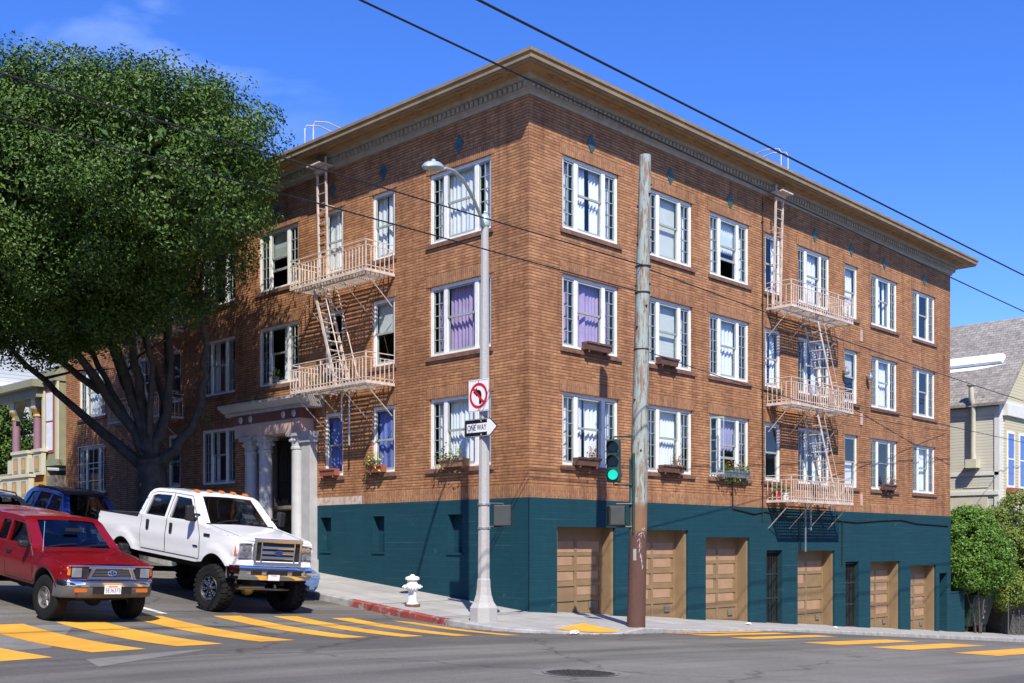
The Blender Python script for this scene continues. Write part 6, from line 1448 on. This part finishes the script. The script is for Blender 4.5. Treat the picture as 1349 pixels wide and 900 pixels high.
def pot(f, t, o_, z, m, label, plant=True, h=.24):
    b = f(t, o_, z); p = thing('flower_pot', b, label, 'flower pot'); q = MB(); q.lathe(b, [(.085, .0), (.12, h), (.135, h), (.135, h+.04), (.10, h+.04), (.09, h-.02)], 14); q.build('pot', m, p, smooth=True)
    if plant:
        rg = random.Random(int(t*91)); q = MB(); leaves(q, [(Vector(b)+Vector((rg.gauss(0, .12), rg.gauss(0, .10), h+abs(rg.gauss(.08, .14)))), (0, 0, 1)) for i in range(80)], .10, rg)
        for i in range(5): q.tube([Vector(b)+Vector((0, 0, h-.03)), Vector(b)+Vector((rg.gauss(0, .08), rg.gauss(0, .08), h+.25))], .006, 4)
        q.build('plant', 'box_leaf', p, recalc=False)
    return p
pot(fR, 11.25, .25, 3.03, 'pot_red', 'red flower pot at the left end of the lowest right fire escape balcony'); pot(fR, 11.75, .25, 3.03, 'white_paint', 'white flower pot beside the red pot on the lowest balcony'); 
pot(fL, 8.35, .30, 6.09, 'terracotta', 'terracotta pot with green plant at the left end of the lower left balcony'); pot(fL, 7.95, .28, 6.09, 'pot_red', 'red pot near the stair on the lower left balcony'); pot(fL, 10.95, -.05, 6.745, 'plastic_grey', 'small grey pot with leafy plant on the second floor sill above the entrance', h=.14)
pot(fR, 11.2, .3, 6.09, 'terracotta', 'clay pot on the middle balcony of the right fire escape', h=.2)
# notices on the doors
ns = thing('warning_sign', (5.0, .36, 1.2), 'small orange and black notice with white border on the garage door behind the utility pole', 'sign')
q = MB(fR); q.box(4.86, 5.13, -.370, -.364, 1.02, 1.38); pl_ = q.build('board', 'white_paint', ns); q = MB(fR); q.box(4.89, 5.10, -.3635, -.3615, 1.05, 1.35); q.build('board_face', 'sign_black', pl_); q = MB(fR); q.box(4.91, 5.08, -.361, -.359, 1.07, 1.21); q.prism([(.06*cos(k*pi/6), .06*sin(k*pi/6)) for k in range(12)], lambda x, z: (4.995+x, -.3612, 1.28+z), lambda x, z: (4.995+x, -.359, 1.28+z)); q.build('board_print', 'orange_sign', pl_)
pn = thing('paper_notice', (13.3, .36, .22), 'pale paper notice with pink print taped to the garage door under the right fire escape', 'notice')
q = MB(fR); q.box(13.15, 13.48, -.370, -.366, .22, .70); pl_ = q.build('sheet', 'paper', pn); q = MB(fR)
for z, h, a, b in ((.56, .07, 13.19, 13.44), (.45, .03, 13.19, 13.40), (.39, .03, 13.19, 13.44), (.33, .03, 13.19, 13.42), (.27, .03, 13.19, 13.36)): q.box(a, b, -.3659, -.3645, z, z+h)
q.build('print', 'pink_print', pl_)
# litter on the pavement
for i, (x, y, r_, lab) in enumerate(((6.9, -1.9, .09, 'crumpled white scrap on the pavement before the third garage door'), (12.5, -1.6, .07, 'white scrap of paper on the pavement below the right fire escape'), (-1.95, -2.98, .12, 'crushed pale cup lying in the gutter at the corner kerb'))):
    z = walk(x, y) if i < 2 else road(x-.1, y-.25); x, y = (x, y) if i < 2 else (x-.1, y-.25)
    q = MB(); rg = random.Random(i); q.sphere((0, 0, 0), r_, 9, 6, .45); q.v = [(x+v[0]*rg.uniform(.6, 1.2), y+v[1]*rg.uniform(.6, 1.2), z+r_*.45+v[2]*rg.uniform(.7, 1)) for v in q.v]; tag(q.build('litter', 'paper'), lab, 'litter')

# ------------------------------------------------------------------ overhead wires
def wire(name, pts, r, label, sag=.0, n=24):
    a, b = Vector(pts[0]), Vector(pts[1]); q = MB(); q.tube([a.lerp(b, i/n)-Vector((0, 0, sag*4*(i/n)*(1-i/n))) for i in range(n+1)], r, 6); o = q.build(name, 'wire_black'); return tag(o, label, 'power line', 'overhead power lines')
wire('overhead_wire', ((-60, -7.3, 9.93), (75, -6.6, 9.75)), .020, 'upper black overhead wire crossing the whole sky above the roofline', .35)
wire('overhead_wire', ((-60, -7.6, 9.43), (75, -4.7, 9.1)), .016, 'second black overhead wire, crossing the cornice left of the building corner', .25)
wire('overhead_wire', ((-60, -3.6, 8.15), (.46, -3.22, 8.0)), .013, 'thin wire across the tree running to the utility pole, higher of the two', .12)
wire('overhead_wire', ((-60, -2.6, 8.1), (.36, -3.02, 7.45)), .013, 'thin wire across the tree running to the utility pole, lower of the two', .10)
wire('overhead_wire', ((.60, -3.1, 8.0), (70, .6, 8.6)), .014, 'thin wire from the utility pole across the right fire escape', .5)
wire('overhead_wire', ((.60, -3.1, 6.1), (24.9, -.06, 6.3)), .010, 'faint service wire low across the right facade', .3)
wire('overhead_wire', ((16.2, -.03, 6.65), (70, -6, 5.0)), .012, 'thin wire from the facade to the right past the grey roofed house', .3)
for t, z in ((16.05, 7.75), (17.85, 7.75)):
    p = thing('wire_insulator', (t, -.12, z), 'round grey wire insulator on the facade, %s of the two right of the fire escape' % ('left' if t < 17 else 'right'), 'insulator'); q = MB(); q.cyl((t, -.001, z), (t, -.16, z), .03, n=8); q.build('bracket', 'galv', p); q = MB(); q.lathe((t, -.16, z), [(.03, .12), (.05, .10), (.05, .02), (.10, -.02), (.11, -.10), (.07, -.16), (.02, -.18)], 12); q.build('bell', 'galv', p, smooth=True)

# ------------------------------------------------------------------ right: cream house, cabinet, fence
HX0, HY0 = 32.0, .5; hb = -2.9
ch = thing('house', (HX0, HY0, hb), 'cream clapboard house with grey shingled roof and rooftop skylight at the right edge', 'house')
EZ_ = 8.35; RX = HX0+4.8; RZ = 12.75
q = MB(); q.poly([(HX0, HY0, hb), (HX0, HY0+22, hb), (HX0, HY0+22, EZ_), (HX0, HY0, EZ_)]); q.build('side_wall', 'cream_siding', ch, recalc=False)
q = MB(); q.poly([(HX0, HY0, hb), (HX0+9.6, HY0, hb), (HX0+9.6, HY0, EZ_), (HX0, HY0, EZ_)]); q.poly([(HX0+9.6, HY0, hb), (HX0+9.6, HY0+22, hb), (HX0+9.6, HY0+22, EZ_), (HX0+9.6, HY0, EZ_)]); q.build('front_wall', 'white_siding', ch, recalc=False)
q = MB(); q.poly([(HX0, HY0+.01, EZ_), (HX0+9.6, HY0+.01, EZ_), (RX, HY0+.01, RZ)]); q.build('gable', 'yellow_siding', ch, recalc=False)
q = MB()
for s, xe in ((1, HX0-.35), (-1, HX0+9.95)):
    ze = EZ_-.35*(RZ-EZ_)/4.8; q.hexa([(xe, HY0-.4, ze), (xe, HY0+22.4, ze), (RX, HY0+22.4, RZ), (RX, HY0-.4, RZ), (xe, HY0-.4, ze+.12), (xe, HY0+22.4, ze+.12), (RX, HY0+22.4, RZ+.12), (RX, HY0-.4, RZ+.12)])
rf = q.build('roof', 'roof_shingle', ch)
q = MB(); sl_ = (RZ-EZ_)/4.8; x0, x1 = HX0+1.9, HX0+2.35
f = lambda x, y, o: (x-o*.72, y, EZ_+(x-HX0)*sl_+.12+o*.69)
q.hexa([f(x0, 1.0, 0), f(x0, 9, 0), f(x1, 9, 0), f(x1, 1.0, 0), f(x0, 1.05, .2), f(x0, 9, .2), f(x1, 9, .25), f(x1, 1.1, .25)]); q.build('skylight', 'skylight', rf, bevel=.06)
q = MB(); q.hexa([f(x0-.22, 2.2, .005), f(x0-.22, 9, .005), f(x0-.02, 9, .005), f(x0-.02, .8, .005), f(x0-.22, 2.2, .02), f(x0-.22, 9, .02), f(x0-.02, 9, .02), f(x0-.02, .8, .02)]); q.build('flashing', 'skylight', rf)
q = MB()
for (x, y0, y1, z0, z1) in ((HX0-.04, HY0, 22, 7.7, 8.0), (HX0-.05, HY0, 22, 4.85, 5.0), (HX0-.10, HY0, 22, 3.95, 4.12), (HX0-.08, HY0, 22, 2.9, 3.02)): q.box(x, HX0-.001, y0, y1, z0, z1)
q.box(HX0-.05, HX0-.001, HY0-.03, HY0+.2, hb, 8.0); q.box(HX0-.03, HX0+.2, HY0-.04, HY0-.001, hb, 8.0); q.build('trim', 'cream_white', ch)
q = MB()
for i in range(4): q.box(HX0-.06, HX0-.001, HY0+.5+i*2.6, HY0+2.7+i*2.6, 3.12, 3.85)
q.build('wall_panel', 'cream', ch)
q = MB(); yv = 1.6; q.tube([(HX0-.15, yv, 5.6), (HX0-.22, yv, 6.0), (HX0-.22, yv, 8.1), (HX0-.42, yv, 8.4), (HX0-.42, yv, 8.95)], .12, 10); q.box(HX0-.5, HX0-.01, yv-.25, yv+.25, 5.2, 5.6); q.lathe((HX0-.42, yv, 8.95), [(.14, 0), (.2, .06), (.2, .1)], 10); q.build('flue_pipe', 'cream', ch, smooth=True)
q = MB(); q.tube([(HX0-.08, 3.9, hb), (HX0-.08, 3.9, 8.1)], .06, 8); q.build('downpipe', 'cream_white', ch)
q = MB(); yb = HY0-.08   # front bay
q.box(HX0+.55, HX0+3.6, yb, HY0-.001, 3.3, 7.6); bay = q.build('bay', 'yellow_siding', ch)
q = MB(); q.box(HX0+.4, HX0+3.8, yb-.15, HY0-.001, 7.601, 8.15); q.box(HX0+.45, HX0+3.7, yb-.08, HY0-.001, 3.1, 3.299); q.build('bay_cornice', 'cream_white', bay)
for x in (HX0+.78, HX0+2.3):
    q = MB(); q.box(x-.06, x, yb-.05, yb-.001, 4.3, 6.9); q.box(x+.8, x+.86, yb-.05, yb-.001, 4.3, 6.9); q.box(x, x+.8, yb-.05, yb-.001, 6.8, 6.9); q.box(x, x+.8, yb-.05, yb-.001, 4.3, 4.4); q.box(x, x+.8, yb-.04, yb-.001, 5.6, 5.66); wi = q.build('window', 'white_frame', bay); q = MB(); q.box(x, x+.8, yb-.02, yb-.001, 4.4, 6.8); q.build('pane', 'navy_car', wi)
q = MB(); q.box(HX0-.03, HX0-.001, 1.0, 2.1, 4.3, 4.32); q.build('trim_board', 'cream_white', ch)
q = MB(); wbx = HX0+.75; o = thing('window_box', (wbx+.4, yb-.15, 4.05), 'rust red planter under the window of the cream house at the right edge', 'window box', 'window boxes on the sills'); q.box(wbx-.15, wbx+1.0, yb-.28, yb-.052, 4.05, 4.28); q.build('trough', 'terracotta', o)
# boundary wall stub + passage
st = thing('wall', (26, .3, -2.2), 'low dark teal wall stub at the right end of the apartment building', 'wall')
q = MB(); q.box(25.32, 26.9, .05, .3, -2.9, -.35); q.build('panel', 'teal_brick', st); q = MB(); q.box(25.3, 26.92, .03, .32, -.349, -.29); q.build('coping', 'teal_brick', st)
gb = gz(28.3, 0)-.15
cb = thing('utility_cabinet', (28.6, .0, gb), 'tall dark green metal waste container with stained front under the shrub', 'container')
q = MB(); q.hexa([(27.6, .2, gb+.45), (29.75, .2, gb+.45), (29.75, 1.3, gb+.45), (27.6, 1.3, gb+.45), (27.5, -.15, gb+1.75), (29.85, -.15, gb+1.75), (29.85, 1.4, gb+1.75), (27.5, 1.4, gb+1.75)]); bd = q.build('body', 'tarnish', cb, bevel=.02)
q = MB(); q.box(27.45, 29.9, -.2, 1.42, gb+1.752, gb+1.82); q.build('lid', 'tarnish', cb, bevel=.02)
for x in (27.7, 29.65): q = MB(); q.box(x-.05, x+.05, .25, .35, gb-.15, gb+.45); q.build('leg', 'tarnish', cb)
q = MB(); q.box(28.2, 28.5, .01, .03, gb+1.1, gb+1.5) if False else None
q = MB()
for z in (.75, 1.0, 1.25, 1.5): q.box(29.0, 29.07, -.02-.12*(z-.45)/1.3*2+.14, .16, gb+z, gb+z+.12)
q.build('reflector_strip', 'paper', bd)
fn = thing('fence', (33.0, -.6, gz(33, 0)-.4), 'dark chain link fence below the yellow green tree at the right edge', 'fence')
q = MB()
for i in range(7): x = 30.2+i*1.3; q.cyl((x, -.55, gz(x, 0)-.6), (x, -.55, gz(x, 0)+1.6), .03, n=7)
q.build('posts', 'chain', fn)
q = MB()
for k in range(55):
    x = 30.2+k*.15; z = gz(x, 0)
    for a, b in (((x, z-.2), (x+.9, z+1.5)), ((x+.9, z-.25), (x, z+1.5))): q.tube([(a[0], -.55, a[1]), (b[0], -.55, b[1])], .006, 3)
q.tube([(30.2, -.55, gz(30.2, 0)+1.55), (38, -.55, gz(38, 0)+1.55)], .022, 6); q.build('mesh', 'chain', fn)
q = MB(); xs = steps((25.2, 80, 3)); q.v = [(x, y, gz(x, 0)-.19) for x in xs for y in (-.3, 40)]; q.f = [[2*i, 2*i+2, 2*i+3, 2*i+1] for i in range(len(xs)-1)]; structure(q.build('yard', 'kerb_c', recalc=False))

bf = thing('fence', (33, 1.6, gz(33, 0)-.2), 'dark board fence at the right, continued behind the green container as added backing for shade', 'fence'); q = MB()  # boards behind the container are a dark backing for shade and trees
for i in range(58): x = 26.95+i*.33; yf_ = 1.6 if x < 31.5 else .2; q.box(x, x+.32, yf_, yf_+.03, gz(x, 0)-.6, gz(x, 0)+2.35+.04*(i % 3))
q.box(31.5, 31.55, .2, 1.63, -2.9, -.1); q.box(26.95, 31.5, 1.63, 1.68, -.6, -.5); q.box(31.5, 46, .231, .27, -.8, -.7); q.build('boards', 'dark_wood_shade', bf)
# ------------------------------------------------------------------ left: victorian porch house, white house
gy = walk0(0, 29)
vh = thing('house', (0, 27, gy), 'ornate olive house with pink porch columns and yellow stone base left of the tree', 'house')
fp = gy+1.95
q = MB(); q.box(1.2, 9, 26.3, 31.4, gy-1, 11.2); q.build('wall', 'olive', vh)
q = MB(); q.box(-1.3, 1.2, 27.05, 33, gy-.6, fp-.7); q.build('stone_base', 'yellow_block', vh)
q = MB(); q.box(-1.25, 1.2, 26.2, 27.049, gy-.6, fp-.75); q.build('basement_recess', 'interior', vh)
bx0 = -1.15
q = MB(); q.box(bx0, 1.2, 26.05, 27.5, fp-.1, fp+3.1); by = q.build('bay', 'olive', vh)
q = MB(); q.box(bx0-.12, 1.2, 26.0, 27.6, fp-.35, fp-.101); q.box(bx0-.2, 1.2, 26.0, 27.65, fp+3.101, fp+3.6); q.build('bay_cornice', 'olive', by)
q = MB(); q.box(bx0-.03, bx0-.001, 26.5, 27.25, fp+.2, fp+2.75); wi = q.build('window', 'barn_red', by); q = MB(); q.box(bx0-.045, bx0-.031, 26.58, 27.17, fp+.3, fp+1.45); q.box(bx0-.045, bx0-.031, 26.58, 27.17, fp+1.52, fp+2.68); q.build('pane', 'skylight', wi)
q = MB()
for y in (26.1, 27.4): q.box(bx0-.09, bx0-.001, y-.09, y+.09, fp-.1, fp+3.1)
q.build('bay_pilaster', 'cream', by)
q = MB(); q.box(-1.35, 1.2, 27.1, 31.6, fp-.7, fp-.5); dk = q.build('porch_floor', 'olive', vh)
q = MB(); q.box(-1.5, 1.2, 27.4, 31.3, fp+2.55, fp+2.95); q.box(-1.75, 1.2, 27.2, 31.6, fp+2.951, fp+3.25); q.build('porch_cornice', 'olive', vh)
for y in (28.1, 30.3):
    q = MB(); q.lathe((-1.15, y, 0), [(.20, fp+.05), (.20, fp+.12), (.165, fp+.16), (.155, fp+1.75)], 16); cl = q.build('column', 'mauve', vh, smooth=True)
    q = MB(); q.lathe((-1.15, y, 0), [(.16, fp+1.75), (.2, fp+1.8), (.17, fp+1.9), (.28, fp+2.1), (.28, fp+2.15)], 12); q.build('capital', 'gold', cl)
    q = MB(); q.box(-1.36, -.94, y-.21, y+.21, fp+2.151, fp+2.549); q.box(-1.42, -.88, y-.27, y+.27, fp-.55, fp+.05); q.build('pedestal', 'cream', cl)
q = MB(); n = 12
for i in range(n):
    a0, a1 = pi*i/n, pi*(i+1)/n; yc, r = 29.2, .80
    q.hexa([(-1.35, yc+r*cos(a0), fp+1.75+r*sin(a0)), (-1.35, yc+r*cos(a1), fp+1.75+r*sin(a1)), (-1.35, yc+r*cos(a1), fp+2.54), (-1.35, yc+r*cos(a0), fp+2.54), (-1.0, yc+r*cos(a0), fp+1.75+r*sin(a0)), (-1.0, yc+r*cos(a1), fp+1.75+r*sin(a1)), (-1.0, yc+r*cos(a1), fp+2.54), (-1.0, yc+r*cos(a0), fp+2.54)])
q.build('arch', 'olive', vh)
for k, (y0, y1, z0) in enumerate(((27.05, 27.85, fp-.7), (28.4, 30.0, fp-.7), (27.3, 30.2, fp-1.75), (30.4, 33.2, fp-1.8))):
    xo = -1.45 if k < 2 else -1.85; q = MB(); q.box(xo, xo+.2, y0, y1, z0, z0+.95); q.box(xo-.06, xo+.26, y0-.04, y1+.04, z0+.951, z0+1.08); st_ = q.build('balustrade', 'cream', vh)
    q = MB(); n = max(1, int((y1-y0)/.8))
    for i in range(n): y = y0+(y1-y0)*(i+.5)/n; q.box(xo-.02, xo-.001, y-.22, y+.22, z0+.15, z0+.8)
    q.build('panel', 'olive', st_); q = MB()
    for i in range(n): y = y0+(y1-y0)*(i+.5)/n; q.box(xo-.03, xo-.021, y-.12, y+.12, z0+.25, z0+.7)
    q.build('panel_inset', 'peach', st_)
q = MB(); 
for i in range(9): q.box(-1.4, 1.1, 31.65+i*.3, 31.95+i*.3, gy-.5, fp-.65-i*.19)
q.build('steps', 'cream', vh)
q = MB(); q.box(-1.3, -1.25, 27.2, 27.8, gy+.0, gy+1.0) if False else None
vh.location.x += .9
wh = thing('house', (-.5, 46, 5), 'large white house far up the hill behind the pink porch columns', 'house')
q = MB(); q.box(-2.0, 12, 42, 60, 3, 14.5); q.build('wall', 'white_house_siding', wh)
q = MB(); q.box(-2.5, 12.5, 41.6, 60.4, 14.501, 15.1); q.box(-2.3, 12, 41.8, 60.2, 10.1, 10.35); q.build('cornice', 'white_wall', wh)
for y in (43.5, 46.5, 49.5):
    for z in (7.0, 11.0): q = MB(); q.box(-2.06, -2.001, y-.5, y+.5, z, z+2.0); wi = q.build('window', 'white_frame', wh); q = MB(); q.box(-2.075, -2.061, y-.4, y+.4, z+.1, z+1.9); q.build('pane', 'signal_dark', wi)

# ------------------------------------------------------------------ unseen buildings on the other corners, added to block low sky light
def unseen_house(x0, x1, y0, y1, h, m, label, side):
    zb = min(road(x, y) for x in (x0, x1) for y in (y0, y1))-.5; zt = road((x0+x1)/2, (y0+y1)/2)+h
    t = thing('unseen_house', ((x0+x1)/2, (y0+y1)/2, zb), label, 'house', 'unseen houses added to block low sky')
    q = MB(); q.box(x0, x1, y0, y1, zb, zt); q.build('wall', m, t)
    q = MB(); q.box(x0-.25, x1+.25, y0-.25, y1+.25, zt, zt+.35); q.build('cornice', 'cream_white', t)
    ln = (y1-y0) if side == 'x' else (x1-x0); n = int(ln/2.4)
    for i in range(n):
        for zz in (zt-2.6, zt-5.6):
            a = (i+.5)*ln/n
            f = (lambda u, o, z: (x1+o, y0+a+u, z)) if side == 'x' else (lambda u, o, z: (x0+a+u, y1+o, z))
            q = MB(f); q.box(-.6, .6, .001, .05, zz, zz+1.7); w_ = q.build('window', 'white_frame', t); q = MB(f); q.box(-.5, .5, .051, .06, zz+.1, zz+1.6); q.build('pane', 'signal_dark', w_)
unseen_house(-30, -19.6, -2, 10, 8.6, 'olive', 'unseen olive house added to block low sky across the hill street, opposite the entrance portico', 'x')
unseen_house(-30, -19.6, 10.4, 24, 8.4, 'cream', 'unseen cream house added to block low sky across the hill street, opposite the big tree', 'x')
unseen_house(-30, -19.6, 24.4, 44, 8.6, 'maroon', 'unseen dark red house added to block low sky farther up the hill street', 'x')
unseen_house(-30, -19.6, 44.4, 78, 10.5, 'brick_sill', 'unseen brown house added to block low sky at the top of the hill street', 'x')
unseen_house(-40, -23, -44, -23, 10.5, 'brick_sill', 'unseen brown corner building behind the viewpoint, added to block low sky', 'y')
unseen_house(-6, 18, -40, -22, 10.5, 'stone_pink', 'unseen pinkish building added to block low sky across from the garage doors', 'y')
unseen_house(18.5, 50, -40, -22, 10.5, 'olive', 'unseen olive building added to block low sky across the lower street', 'y')
